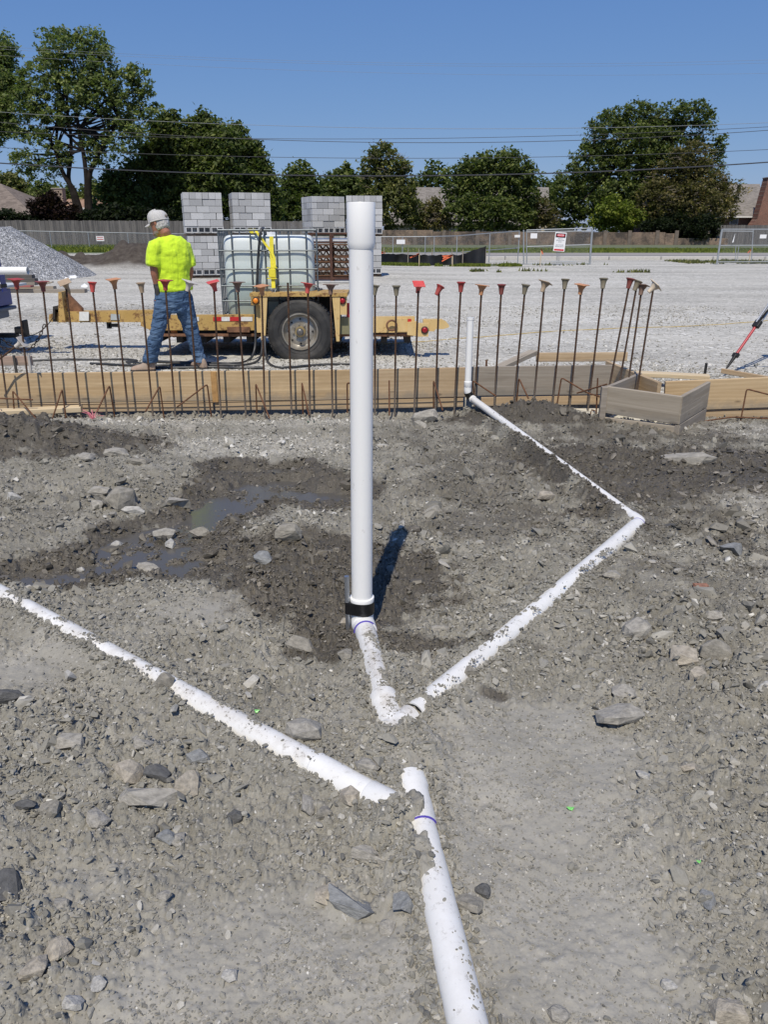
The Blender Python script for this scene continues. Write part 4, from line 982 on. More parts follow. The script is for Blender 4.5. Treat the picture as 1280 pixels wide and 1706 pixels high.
ROCKS = [
 (203, 833, 48, 44, 'clod', 'big rounded clod between the flat rocks above the puddle', .8, 0),
 (197, 768, 36, 18, 'grey', 'flat grey rock highest of the cluster on the left mound', .4, 0), (146, 780, 26, 22, 'grey', 'grey wedge shaped rock left of the flat rocks on the mound', .5, 0), (232, 783, 36, 18, 'clod', 'brown flat clod right of the cluster on the left mound', .4, 0),
 (168, 822, 36, 20, 'grey', 'grey rock touching the left of the big rounded clod', .5, 0), (160, 840, 32, 18, 'grey', 'grey rock below left of the big rounded clod', .5, 0), (222, 848, 34, 17, 'pale', 'pale flat rock at the foot of the big rounded clod', .45, 0),
 (290, 835, 48, 22, 'grey', 'long grey slab at the edge of the puddle right of the rounded clod', .35, 1), (24, 831, 24, 22, 'pale', 'pale rock alone at the far left above the white pipe', .6, 0),
 (268, 878, 40, 20, 'grey', 'grey rock sticking out of the puddle, upper one of three', .5, 0), (283, 889, 20, 22, 'pale', 'whitish rock in the puddle beside two grey ones', .7, 0), (335, 878, 34, 22, 'clod', 'brown clod on the right bank of the puddle', .6, 0),
 (193, 890, 22, 13, 'pale', 'small pale rock in the left part of the puddle', .5, 0), (248, 935, 40, 24, 'grey', 'grey rock on the near bank of the puddle', .5, 0), (132, 932, 14, 9, 'pale', 'small whitish stone in the dark mud left of the puddle', .6, 0),
 (440, 931, 32, 24, 'blue', 'blue grey angular rock left of the tall pipe', .6, 0), (478, 893, 46, 30, 'clod', 'dark clod with a shadowed underside left of the tall pipe', .6, 0), (314, 716, 30, 14, 'grey', 'flat grey rock below the boards under the worker', .5, 0),
 (706, 698, 46, 20, 'grey', 'grey slab right of the tall pipe close to the boards', .5, 0), (702, 710, 24, 14, 'grey', 'small grey rock under the slab close to the boards', .6, 0), (716, 850, 40, 18, 'grey', 'grey slab right of the tall pipe above its shadow', .4, 1),
 (690, 884, 26, 12, 'wet', 'dark wet stone just above the tip of the pipe shadow', .5, 0), (905, 825, 36, 22, 'tan', 'tan crumbly rock left of the thin white pipe', .4, 0),
 (1143, 770, 78, 34, 'grey', 'large flat grey rock on the wet gravel at the right', .25, 0), (1061, 1058, 44, 36, 'grey', 'rounded grey rock with a dark shadow right of the lower white pipe', .7, 0), (1220, 920, 52, 22, 'blue', 'blue grey slab near the right edge above the brick shard', .4, 1),
 (1166, 987, 18, 24, 'brick', 'small red brick shard on the right', .5, 0), (1190, 1044, 28, 20, 'grey', 'grey rock below the red brick shard', .6, 0),
 (1032, 1194, 78, 46, 'grey', 'biggest flat tan grey rock right of centre', .4, 0), (1036, 1156, 38, 28, 'grey', 'rounded rock touching the top of the biggest flat rock', .5, 0), (1138, 1100, 42, 40, 'tan', 'tan angular rock in the rubble upper right', .6, 0), (1185, 1094, 52, 40, 'clod', 'brown lumpy clod in the rubble at the right', .7, 0), (1163, 1137, 38, 20, 'tan', 'tan edged rock below the lumpy clod', .5, 0),
 (1268, 1157, 32, 16, 'pale', 'pale flat rock at the right edge', .4, 0), (1071, 1300, 22, 16, 'pale', 'small pale rock below the biggest flat rock', .5, 0), (1205, 1302, 38, 24, 'grey', 'square edged grey rock right of the small pale rock', .4, 1),
 (1176, 1500, 32, 44, 'blue', 'upright blue grey slate piece at the lower right', .3, 1), (1147, 1290, 24, 14, 'tan', 'tan stone between the pale and the square edged rocks', .5, 0), (1215, 1685, 60, 40, 'tan', 'tan rock cut by the bottom edge at the lower right', .5, 0),
 (116, 1248, 52, 30, 'grey', 'flat grey rock left of the rubble cluster', .35, 0), (213, 1294, 52, 42, 'tan', 'pale tan square rock on top of the rubble cluster', .45, 0), (268, 1306, 46, 28, 'dark', 'dark split shale between the tan rocks of the cluster', .45, 0), (312, 1318, 42, 44, 'tan', 'tan crumbly rock at the right of the cluster', .7, 0),
 (250, 1340, 92, 42, 'grey', 'largest flat slab of the cluster, with a pale top', .28, 1), (240, 1250, 36, 26, 'grey', 'grey wedge above the tan square rock', .5, 0), (333, 1266, 42, 26, 'blue', 'blue grey shale left of the long pipe', .4, 0), (165, 1372, 38, 40, 'grey', 'triangular grey rock under the cluster', .5, 0),
 (45, 1360, 34, 16, 'dark', 'thin dark shale at the left below the cluster', .4, 0), (92, 1368, 40, 30, 'clod', 'brown clod right of the thin dark shale', .6, 0), (395, 1364, 28, 22, 'dark', 'black angular stone between cluster and foreground pipe', .6, 0), (278, 1403, 30, 26, 'blue', 'round blue grey pebble stone, left of a touching pair', .6, 0), (297, 1402, 22, 30, 'grey', 'grey stone, right of the touching pair', .6, 0),
 (8, 1482, 52, 58, 'dark', 'dark blue black rock cut by the left edge', .6, 0), (12, 1170, 44, 26, 'dark', 'dark rock at the left edge below the white pipe', .5, 0),
 (508, 1228, 58, 46, 'grey', 'large grey rock between the left pipe and the tall pipe', .6, 0), (275, 1156, 32, 24, 'clod', 'round clod resting on the near side of the left pipe', .8, 0), (583, 1338, 34, 34, 'tan', 'brown rock leaning on the left pipe near its end', .6, 0), (612, 1300, 40, 24, 'grey', 'grey rock between the two pipe ends', .5, 0), (513, 1342, 24, 44, 'grey', 'upright grey flake left below the left pipe', .6, 0),
 (620, 1436, 64, 24, 'grey', 'flat shale flake upper one left of the foreground pipe', .3, 1), (585, 1504, 84, 44, 'blue', 'large shale slab left of the foreground pipe', .3, 1), (543, 1488, 34, 40, 'tan', 'tan rock at the left end of the large shale slab', .5, 0), (670, 1516, 38, 32, 'blue', 'blue grey block touching the left of the foreground pipe', .5, 1), (645, 1545, 26, 24, 'grey', 'round grey rock beside the foreground pipe', .6, 0),
 (806, 1492, 26, 22, 'dark', 'small dark cube like rock right of the foreground pipe', .6, 0), (782, 1516, 52, 30, 'clod', 'soft brown clod close to the right of the foreground pipe', .4, 0), (275, 1503, 24, 16, 'grey', 'small pointed grey stone at the lower left', .5, 0),
 (100, 1600, 40, 40, 'tan', 'brown round rock at the lower left, upper one', .6, 0), (62, 1632, 44, 40, 'tan', 'brown round rock at the lower left, lower one', .6, 0), (124, 1689, 34, 26, 'pale', 'pale block near the bottom left corner', .6, 0), (166, 1654, 24, 24, 'pale', 'pale stone above the bottom left block', .6, 0), (382, 1626, 28, 20, 'pale', 'pale stone alone at the bottom middle left', .6, 0),
 (104, 1518, 26, 24, 'grey', 'pointed grey stone at the left below the dark rock', .6, 0), (1115, 1640, 26, 18, 'pale', 'small pale stone at the lower right', .5, 0), (930, 1690, 40, 24, 'grey', 'dull flat rock at the bottom right of the foreground pipe', .4, 0),
 (500, 1072, 44, 34, 'clod', 'brown clod left of the elbow under the tall pipe', .6, 0), (576, 1100, 26, 20, 'clod', 'round clod touching the pipe below the elbow', .7, 0), (540, 1360, 26, 22, 'clod', 'small round clod under the left pipe end', .7, 0), (576, 1036, 20, 16, 'tan', 'small rusty brown stone at the foot of the steel stake', .7, 0),
 (786, 1130, 30, 24, 'clod', 'brown clod on the near side of the right pipe', .8, 0), (735, 1050, 30, 14, 'grey', 'grey flake in the wet soil right of the tall pipe', .5, 0), (710, 1100, 22, 14, 'wet', 'dark wet pebble right of the elbow', .6, 0), (1016, 966, 30, 20, 'grey', 'grey stone below the corner of the right pipe', .5, 0)]
for px, py, w, h, kd, lab, fl, sl in ROCKS: rock(px, py, w, h, kd, lab, fl, slab=bool(sl), rot=rnd.uniform(-.4, .4))
# ---------------------------------------------------------------- yellow equipment trailer
YEL = Mat('trailer_paint'); n_ = YEL.noise(3.5, 6, .7); f_ = YEL.noise(14, 6, .75)
c_ = YEL.ramp(n_, [(.3, (.44, .28, .085)), (.7, (.56, .38, .14))]); c_ = YEL.mix(YEL.ramp(f_, [(.50, 0.0), (.60, .9)]), c_, (.16, .07, .03))
YEL.color(c_).set(.6, 0, .35); YEL = YEL.m
PALEY = Mat('fender_paint'); n_ = PALEY.noise(3, 6, .7); f_ = PALEY.noise(10, 6, .75)
c_ = PALEY.ramp(n_, [(.3, (.58, .40, .16)), (.7, (.68, .50, .24))]); c_ = PALEY.mix(PALEY.ramp(f_, [(.60, 0.0), (.68, .8)]), c_, (.25, .12, .05))
PALEY.color(c_).set(.55, 0, .4); PALEY = PALEY.m
RUSTP = simple('rusty_steel', (.20, .10, .055), .85, .1, var=.5, scale=12)
BLK = simple('black_steel', (.014, .013, .012), .6, var=.4, scale=10); UNDER = simple('underbody', (.035, .03, .025), .8, var=.4)
RUB = simple('rubber', (.028, .028, .029), .75, var=.35, scale=6, dirt=((.20, .185, .16), .35))
RIM = simple('wheel_steel', (.40, .38, .34), .42, .6, var=.3, scale=9, dirt=((.30, .22, .12), .6)); BRASS = simple('hub_brass', (.45, .34, .16), .45, .6, scale=20)
AMB = simple('amber_lens', (.85, .26, .02), .2); REDL = simple('red_lens', (.32, .01, .015), .2); WHT = simple('white_decal', (.72, .72, .70), .5, var=.15, scale=30)
REDT = simple('red_tape', (.50, .03, .03), .35); GRY = simple('grey_sticker', (.42, .45, .45), .5)
TD = 9.55
def q2(px, py, d=TD): p = at(px, py, d); return (p.x, p.z)
def plate(poly, y0, t, name, mat, par, d=TD, bevel=True):
    mb = MB(); mb.prism([q2(a, b, d) for a, b in poly], y0, y0 + t); return mb.build(name, mat, par)
g0 = at(500, 606, TD); TZ = g0.z
tr = empty('equipment_trailer', (g0.x, 10.4, TZ), 'rusty yellow equipment trailer carrying the white water tank', 'trailer')
# long frame rails: near, far, joined by cross members
for k, (y0, nm) in enumerate(((9.66, 'side_rail'),)):
    plate([(226, 527), (440, 526), (440, 552), (248, 552), (236, 548)], y0, .09, nm, YEL, tr)
    plate([(560, 530), (692, 529), (692, 556), (640, 556), (560, 557)], y0, .09, 'rear_rail', PALEY, tr)
mb = MB()
for px in (250, 290, 330, 370, 410, 450, 560, 600, 640, 680):
    x, z = q2(px, 545); mb.box((x, 10.45, TZ + .27), (.08, 1.4, .08))
mb.build('cross_members', UNDER, tr)
x0, z0 = q2(244, 538); x1, _ = q2(690, 538); z0 = TZ + .33
for i in range(9):
    y = 9.76 + i * .165; mb = MB(); mb.cbox(((x0 + x1) / 2, y, z0), (x1 - x0, .155, .035), .004); mb.build('deck_plank', RUSTP, tr)
plate([(250, 553), (445, 553), (440, 564), (262, 563)], 9.78, .5, 'underframe', UNDER, tr)
mb = MB(); mb.cbox(((x0 + x1) / 2, 11.24, TZ + .25), (x1 - x0, .06, .18), .01); mb.build('far_rail', YEL, tr)
plate([(376, 546), (414, 546), (414, 555), (376, 555)], 9.63, .03, 'step_plate', RUSTP, tr)
for a, b in ((300, 328), (352, 380), (380, 418)):
    for i in range(2):
        m = (a + b) / 2; plate([(a if not i else m, 529.5), (m if not i else b, 529.5), (m if not i else b, 536.5), (a if not i else m, 536.5)], 9.654, .004, 'reflective_tape', REDT if i == 0 else WHT, tr)
# neck towards the truck
plate([(108, 529), (236, 527), (240, 548), (108, 548)], 10.3, .16, 'neck_beam', YEL, tr)
plate([(88, 529), (110, 529), (110, 548), (40, 547), (40, 534), (62, 529)], 10.28, .18, 'neck_end', YEL, tr)
plate([(224, 527), (262, 527), (262, 561), (252, 562), (236, 552), (224, 547)], 9.80, .06, 'gusset', YEL, tr)
plate([(60.5, 493), (66, 493), (74, 547), (61.5, 547)], 10.2, .30, 'upright_plate', YEL, tr)
plate([(66, 495), (69, 496), (97, 524), (97, 530), (70, 530)], 10.33, .05, 'triangle_gusset', RUSTP, tr)
plate([(50, 519), (61, 519), (61, 524), (54, 524), (54, 546), (50, 546)], 10.22, .26, 'coupler_box', UNDER, tr)
plate([(95, 529), (112, 529), (112, 545), (95, 545)], 10.265, .012, 'white_plate', WHT, tr)
plate([(150, 533), (166, 534), (166, 544), (150, 544)], 10.29, .006, 'sticker', GRY, tr)
mb = MB(); x, z = q2(143, 552); mb.box((x, 10.38, z), (.05, .05, .12)); mb.box((x + .06, 10.38, z - .02), (.12, .05, .04)); mb.build('jack_bracket', BLK, tr)
# mudguard over the wheel
plate([(417, 487.8), (579, 487.8), (579, 493.6), (417, 493.6)], 9.5, .62, 'mudguard_top', YEL, tr)
plate([(434, 494), (446, 494), (442.5, 568), (436, 568)], 9.51, .05, 'mudguard_leg', PALEY, tr)
plate([(425, 507), (434, 507), (434, 555), (427, 555)], 9.60, .08, 'mudguard_brace', PALEY, tr)
plate([(554, 494), (567, 494), (566, 568), (561, 568)], 9.51, .05, 'mudguard_leg', PALEY, tr)
plate([(419, 494), (434, 494), (434, 508), (419, 508)], 9.505, .10, 'light_box', YEL, tr)
plate([(556, 494), (578, 494), (578, 524), (563, 524)], 9.53, .06, 'light_box', PALEY, tr)
plate([(444, 494), (556, 494), (556, 552), (444, 552)], 10.02, .02, 'mudguard_back', UNDER, tr)
plate([(566, 530), (590, 530), (590, 558), (566, 558)], 9.62, .05, 'bracket', simple('olive_paint', (.22, .21, .12), .7), tr)
plate([(577, 506), (583, 506), (583, 535), (577, 535)], 9.64, .03, 'reflective_tape', REDT, tr)
def lamp(px, py, y, r, m):
    x, z = q2(px, py); L = MB(); L.lathe((x, y, z), (0, -1, 0), [(0, r * 1.25), (.008, r * 1.25), (.012, r * 1.05), (.012, r * .98)], 20); a = L.build('side_light', BLK, tr, 40)
    L = MB(); L.lathe((x, y, z), (0, -1, 0), [(.010, r * .95), (.020, r * .9), (.026, r * .55), (.028, .001)], 20); L.build('lens', m, a, 60)
lamp(427, 500.5, 9.502, .034, AMB); lamp(571, 501, 9.527, .034, REDL); lamp(282, 558, 9.78, .048, AMB); lamp(708, 550, 9.557, .036, REDL)
# tail
plate([(660, 532), (679, 532), (679, 554), (660, 554)], 9.63, .04, 'tail_plate', PALEY, tr)
plate([(679, 538), (697, 536), (697, 561), (679, 559)], 9.60, .05, 'tail_plate', PALEY, tr)
plate([(695, 539), (715, 539), (714, 561), (695, 561)], 9.56, .08, 'light_box', PALEY, tr)
plate([(706, 534), (738, 534), (745, 538), (749.5, 543), (750, 547), (740, 550), (728, 550), (724, 554), (706, 554)], 9.66, .06, 'tail_tongue', PALEY, tr)
plate([(706, 534), (738, 534), (745, 538), (749.5, 543), (750, 547), (740, 550), (728, 550), (724, 554), (706, 554)], 9.74, .02, 'tail_tongue', PALEY, tr)
plate([(625, 557), (649, 557), (649, 567), (640, 565)], 9.75, .12, 'underrun_wedge', BLK, tr)
x, z = q2(653, 543); mb = MB(); mb.tube([(x + .06 * math.cos(a), 9.60, z + .06 * math.sin(a)) for a in [math.tau * i / 20 for i in range(21)]], .012, 8); mb.build('tie_ring', RUSTP, tr, 60)
plate([(680, 533), (686, 533), (686, 538), (680, 538)], 9.652, .006, 'reflector', REDT, tr)
def wheel(cx, cy, cz, side):
    w = MB(); Rt = .400
    prof = [(0.00, .222), (.0, .245), (-.012, .27), (-.016, .32), (-.006, .372), (.012, .392), (.03, Rt), (.19, Rt), (.21, .392), (.225, .36), (.23, .3), (.225, .245), (.22, .222), (0, .222)]
    w.lathe((cx, cy, cz), (0, side, 0), prof, 56, caps=False); t = w.build('tyre', RUB, tr, 50)
    g = MB()
    for k in range(56):
        a = math.tau * k / 56
        for yy_, ty in ((.05, .3), (.11, -.3), (.17, .3)):
            c = Vector((cx + (Rt + .002) * math.cos(a), cy + side * yy_, cz + (Rt + .002) * math.sin(a)))
            g.box(c, (.014, .05, .030), (0, -a, 0))
    g.build('tread', RUB, t)
    for rr in (.345, .33, .262):
        g = MB(); g.tube([(cx + rr * math.cos(a), cy - side * .0145 * (1 if rr < .34 else .9), cz + rr * math.sin(a)) for a in [math.tau * i / 48 for i in range(49)]], .0022, 6); g.build('sidewall_ring', RUB, t, 60)
    r = MB(); r.lathe((cx, cy, cz), (0, side, 0), [(.0, .222), (-.012, .218), (-.012, .208), (.012, .203), (.05, .190), (.065, .172), (.058, .150), (.05, .13), (.052, .11), (.058, .09), (.058, .06)], 48, caps=False); rim = r.build('rim', RIM, tr, 40)
    h = MB(); h.lathe((cx, cy, cz), (0, side, 0), [(.056, .062), (.0, .062), (-.006, .058)], 24); h.build('hub', BRASS, tr, 40)
    h = MB(); h.lathe((cx, cy, cz), (0, side, 0), [(.0, .046), (-.03, .043), (-.045, .034), (-.05, .02), (-.05, .001)], 20); h.build('hub_cap', simple('hub_cap', (.16, .15, .14), .4, .5), tr, 40)
    for k in range(8):
        a = math.tau * k / 8 + .2; h = MB(); h.lathe((cx + .088 * math.cos(a), cy, cz + .088 * math.sin(a)), (0, side, 0), [(.056, .012), (.032, .012), (.030, .010), (.030, .001)], 6); h.build('wheel_nut', RIM, tr)
    for k in range(8):
        a = math.tau * k / 8; h = MB(); c = Vector((cx + .148 * math.cos(a), cy + side * .0525, cz + .148 * math.sin(a))); h.ball(c, (.013, .003, .013), 8, 5); h.build('hand_hole', BLK, tr)
wx, wz = q2(500.4, 552.6); wheel(wx, 9.53, wz, 1); wheel(wx, 11.42, wz, -1)
mb = MB(); mb.tube([(wx, 9.7, wz), (wx, 11.3, wz)], .05, 12); mb.build('axle', UNDER, tr, 40)
# safety chain: separate links
CH = simple('chain_steel', (.05, .035, .028), .6, .6, var=.4, scale=30)
def link_mesh_(r=.021, t=.006):
    mb = MB(); P = [((.013 if math.cos(a) >= 0 else -.013) + r * .75 * math.cos(a), r * .7 * math.sin(a), 0) for a in [math.tau * i / 16 for i in range(17)]]
    mb.tube(P, t, 6); return mb.mesh('chain_link', CH, 60)
LK = link_mesh_()
def chain(pts, label, par=None):
    P = smoothpath(pts, 3); L = [0]
    for a, b in zip(P[:-1], P[1:]): L.append(L[-1] + (b - a).length)
    e = empty('chain', P[0], label, 'chain'); n = int(L[-1] / .046)
    for i in range(n):
        s = (i + .5) / n * L[-1]; k = max(j for j in range(len(L)) if L[j] <= s); k = min(k, len(P) - 2); d = (P[k + 1] - P[k]).normalized(); p = P[k] + d * (s - L[k])
        o = link_mesh('chain_link', LK, e, p - P[0]); o.rotation_mode = 'QUATERNION'
        o.rotation_quaternion = Vector((1, 0, 0)).rotation_difference(d) @ Euler((i % 2 * 1.57 + .5, 0, 0)).to_quaternion()
chain([at(74, 541, 10.1), at(66, 560, 10.05), at(56, 576, 10.0), at(46, 584, 9.95), at(30, 582, 9.95), at(12, 572, 9.95), at(0, 562, 9.95)], 'rusty safety chain sagging from the trailer neck to the truck hitch')
chain([at(38, 566, 9.8), at(24, 580, 9.75), at(8, 582, 9.75), at(-8, 572, 9.75)], 'second dark chain hanging low under the truck bumper at the left edge')
mb = MB(); mb.tube(smoothpath([at(88, 528, 10.2), at(80, 541, 10.15), at(62, 556, 10.1), at(46, 560, 10.05), at(32, 556, 10.0)]), .006, 8)
mb.thing('brake_cable', BLK, 'thin black cable hanging from the trailer neck to the truck', 'cable', smooth=50)
# ---------------------------------------------------------------- water tank in its cage
TF = 9.74; xa, za = q2(368, 527, TF); xb, zb = q2(521, 383.5, TF); zdk = TZ + .40
tank = empty('water_tank', ((xa + xb) / 2, TF + .5, zdk), 'white plastic water tank in a grey wire cage standing on the trailer', 'tank', rz=R(4.5))
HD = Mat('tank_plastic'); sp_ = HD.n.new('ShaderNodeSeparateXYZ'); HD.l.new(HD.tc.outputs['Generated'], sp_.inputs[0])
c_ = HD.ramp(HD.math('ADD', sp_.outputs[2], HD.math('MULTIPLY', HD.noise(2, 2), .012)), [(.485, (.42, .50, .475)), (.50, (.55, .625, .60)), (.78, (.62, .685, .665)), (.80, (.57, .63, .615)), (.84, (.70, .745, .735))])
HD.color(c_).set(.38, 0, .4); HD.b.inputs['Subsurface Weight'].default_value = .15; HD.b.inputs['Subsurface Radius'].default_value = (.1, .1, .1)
def sbox(a, rx, ry, k=9.0):
    c, s_ = math.cos(a), math.sin(a); return rx * math.copysign(abs(c) ** (2 / k), c), ry * math.copysign(abs(s_) ** (2 / k), s_)
mb = MB(); cxk, cyk = (xa + xb) / 2, TF + .5; rx_, ry_ = (xb - xa) / 2 - .035, .475; ztop = zb - .055
prof = [(0, .93), (.012, .965), (.04, .985), (.09, .99), (.10, .975), (.115, .975), (.125, .99), (.5, 1.0), (.70, 1.0), (.715, .994), (.735, .994), (.75, 1.0), (.92, .997), (.965, .975), (.988, .94), (1.0, .88)]
rows = []
for t, q in prof:
    row = []
    for i in range(96):
        a = math.tau * i / 96; x, y = sbox(a, rx_, ry_)
        g = 1 - .018 * math.exp(-((x + rx_ * .0) / .03) ** 2) * (abs(y) > ry_ * .8)
        row.append((cxk + x * q, cyk + y * q * g, zdk + .03 + (ztop - zdk - .03) * t))
    rows.append(row)
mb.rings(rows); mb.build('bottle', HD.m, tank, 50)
mb = MB(); mb.lathe((cxk, cyk, ztop), (0, 0, 1), [(-.01, .09), (.03, .09), (.035, .08)], 20); mb.build('lid', simple('lid_white', (.7, .7, .7), .4), tank, 40)
CG = simple('cage_steel', (.17, .19, .20), .45, .65, var=.2, scale=20)
hz = [(383.5, .013), (417.5, .009), (448.5, .009), (476, .009), (501, .009), (525.5, .011)]
hzs = [q2(440, y, TF)[1] for y, _ in hz]; vx = [xa, q2(383.5, 440, TF)[0], q2(414, 440, TF)[0], q2(437, 440, TF)[0], q2(456.5, 440, TF)[0], q2(477, 440, TF)[0], q2(505.5, 440, TF)[0], xb]
def cagebar(a, b, r): mb = MB(); mb.tube([a, b], r, 8); mb.build('cage_bar', CG, tank, 50)
for yy_ in (TF, TF + 1.0):
    for (_, r), z in zip(hz, hzs): cagebar((xa, yy_, z), (xb, yy_, z), r)
    for x in vx: cagebar((x, yy_ + .012, hzs[0]), (x, yy_ + .012, hzs[-1]), .009)
for x in (xa, xb):
    for (_, r), z in zip(hz, hzs): cagebar((x, TF, z), (x, TF + 1.0, z), r)
    for k in range(1, 6): cagebar((x + .0, TF + k / 6, hzs[0]), (x, TF + k / 6, hzs[-1]), .008)
mb = MB(); mb.cbox((cxk, cyk, zdk + .012), (xb - xa + .03, 1.02, .02), .004); mb.build('base_pan', STEEL, tank)
# strap
STR = simple('strap_webbing', (.78, .68, .05), .75, var=.1, scale=40); 
st = empty('ratchet_strap', (q2(455, 490)[0], 9.6, q2(455, 490)[1]), 'yellow ratchet strap over the water tank hooked to the mudguard', 'strap')
def webbing(pts, w, name='webbing'):
    P = smoothpath(pts, 1); mb = MB()
    rows = [[(p.x - w / 2, p.y, p.z), (p.x + w / 2, p.y, p.z), (p.x + w / 2, p.y + .003, p.z), (p.x - w / 2, p.y + .003, p.z)] for p in P]; mb.rings(rows); return mb.build(name, STR, st)
webbing([at(424, 382, TF + .9), at(423, 381.0, TF + .1), at(424.5, 382.0, TF - .03), at(440, 404, TF - .035), at(456, 424, TF - .05), at(457.5, 445, TF - .07)], .034)
webbing([at(452, 394, TF - .02), at(452.5, 420, TF - .03), at(454, 446, TF - .06), at(455.5, 480, TF - .10)], .046)
webbing([at(416.5, 381.5, TF - .02), at(420, 389, TF - .02), at(428, 388, TF - .02)], .05, 'loose_end')
mb = MB(); x, z = q2(454, 455, TF - .07); mb.cbox((x, TF - .085, z), (.085, .04, .10), .008); mb.bar((x - .062, TF - .10, z + .062), (x + .062, TF - .10, z + .062), .012, .012); mb.bar((x - .062, TF - .10, z - .06), (x + .05, TF - .10, z - .06), .012, .012); mb.build('ratchet', STR, st)
mb = MB(); x, z = q2(456, 486, TF - .12); mb.tube([(x - .03, TF - .13, z + .03), (x + .03, TF - .13, z + .03), (x, TF - .15, z - .03), (x - .03, TF - .13, z + .03)], .006, 8); mb.tube([(x, TF - .15, z - .03), (x, TF - .15, z - .065)], .007, 8); mb.build('hook', STEEL, st, 50)
# hoses
HOSE = simple('black_hose', (.025, .027, .03), .42, var=.4, scale=12, dirt=((.18, .165, .14), .4))
def gp(px, py, dz=.018, z=.15): p = on(px, py, z); p.z = Hs(p.x, p.y) + dz; return p
mb = MB(); mb.tube(smoothpath([at(443, 392, 10.1), at(441, 381, 9.9), at(436, 379.5, TF - .05), at(433, 392, TF - .06), at(430, 430, TF - .05), at(427.5, 487, TF - .05), at(425.5, 540, TF - .1), at(426, 575, 9.6), at(421, 594, 9.5), at(412, 602, 9.4), gp(395, 606), gp(350, 604.5), gp(300, 603.5), gp(240, 601)], 2), .0165, 10)
mb.thing('suction_hose', HOSE, 'dark hose rising from the ground over the top of the water tank', 'hose', smooth=60)
mb = MB(); mb.tube(smoothpath([at(437, 552, 9.6), at(437, 580, 9.45), at(434, 597, 9.3), at(424, 605, 9.2), gp(405, 608), gp(360, 607.5), gp(300, 607), gp(255, 609), gp(205, 608), gp(150, 605)], 2), .014, 10)
mb.thing('supply_hose', HOSE, 'dark hose dropping behind the mudguard leg and running left past the worker', 'hose', smooth=60)
mb = MB(); mb.tube(smoothpath([at(441, 560, 9.5), at(442, 590, 9.35), at(446, 604, 9.2), gp(458, 612), gp(480, 612), gp(520, 608), gp(560, 606), gp(600, 606)], 2), .014, 10)
mb.thing('rear_hose', HOSE, 'dark hose looping under the trailer tyre to the right', 'hose', smooth=60)
mb = MB(); mb.tube(smoothpath([gp(440, 612), gp(400, 613), gp(360, 611), gp(320, 612), gp(270, 612.5), gp(235, 611)], 2), .016, 10)
mb.thing('flat_hose', HOSE, 'dark hose lying just behind the form boards at the boots of the worker', 'hose', smooth=60)
mb = MB(); mb.tube(smoothpath([gp(50, 600.5), gp(110, 598), gp(160, 599), gp(210, 597.5), gp(235, 601), gp(200, 603), gp(260, 606)], 2), .012, 10)
mb.thing('thin_hose', HOSE, 'thin dark hose lying across the lot left of the worker', 'hose', smooth=60)
mb = MB(); q = random.Random(5); P = []
for px in range(585, 1420, 28): P.append(gp(px, 572 - (px - 585) * .058 + 2.2 * math.sin(px * .012) + q.uniform(-.5, .5), .006))
mb.tube(smoothpath(P, 1), .006, 6); mb.thing('yellow_cord', simple('cord_yellow', (.50, .37, .13), .8), 'thin yellow cord lying across the gravel from the trailer to the right edge', 'cord')
# ---------------------------------------------------------------- blue truck, mostly outside the left edge
BLU = simple('truck_blue', (.012, .035, .24), .3, 0, var=.15, scale=3); SLATE = simple('bumper_steel', (.10, .12, .17), .45, .3, scale=6); LT = simple('truck_bed_trim', (.55, .56, .55), .5, scale=6)
tk = empty('blue_truck', (-7.6, 10.4, .14), 'blue work truck at the left edge, only its rear end and hitch in view', 'truck')
def tb(px0, px1, py0, py1, y0, y1, nm, m, ext=0.0, ch=.012):
    xl, zt = q2(px0, py0, y0); _, zb_ = q2(px1, py1, y0); xr = q2(px1, py1, y1)[0]; mb = MB(); mb.cbox(((xl - ext + xr) / 2, (y0 + y1) / 2, (zt + zb_) / 2), (xr - xl + ext, y1 - y0, zt - zb_), ch); return mb.build(nm, m, tk)
tb(-100, 25, 498, 530, 9.45, 11.3, 'body_side', BLU, 1.6); tb(-100, 20, 531, 552, 9.50, 11.2, 'rear_bumper', SLATE, .5); tb(-60, 32, 531, 538, 9.46, 11.3, 'bumper_lip', SLATE, .5)
tb(-60, 47, 487.5, 492.5, 9.42, 11.35, 'bed_lip', LT, 1.8, .005); tb(-60, 12, 493, 498, 9.5, 11.3, 'bed_floor', LT, 1.8)
tb(-2, 12, 458, 487, 9.5, 9.62, 'stake_post', BLU); tb(-2, 12.5, 473, 480, 9.49, 9.63, 'post_band', BLK)
tb(-30, 4.5, 398, 457, 9.55, 9.70, 'tool_box', BLU, .6)
tb(-30, 3, 556, 576, 9.7, 9.9, 'axle_guard', BLK, .3)
mb = MB()
for (px0, px1, py0, py1, a, b) in ((22, 40, 545, 556, 10.0, 10.12), (34, 42, 534, 562, 10.0, 10.14), (-30, 26, 556, 563, 10.0, 10.12)):
    xl, zt = q2(px0, py0, a); xr, zb_ = q2(px1, py1, a); mb.cbox(((xl + xr) / 2, (a + b) / 2, (zt + zb_) / 2), (xr - xl, b - a, zt - zb_), .01)
mb.build('tow_hitch', BLK, tk)
mb = MB(); mb.cbox((-9.1, 10.4, 1.25), (1.9, 1.9, .9), .12); mb.cbox((-9.25, 10.4, 1.9), (1.3, 1.7, .55), .15); mb.build('cab', BLU, tk)
mb = MB(); mb.cbox((-9.25, 10.4, 1.92), (1.1, 1.72, .38), .05); mb.build('window', simple('dark_glass', (.02, .025, .03), .08), tk)
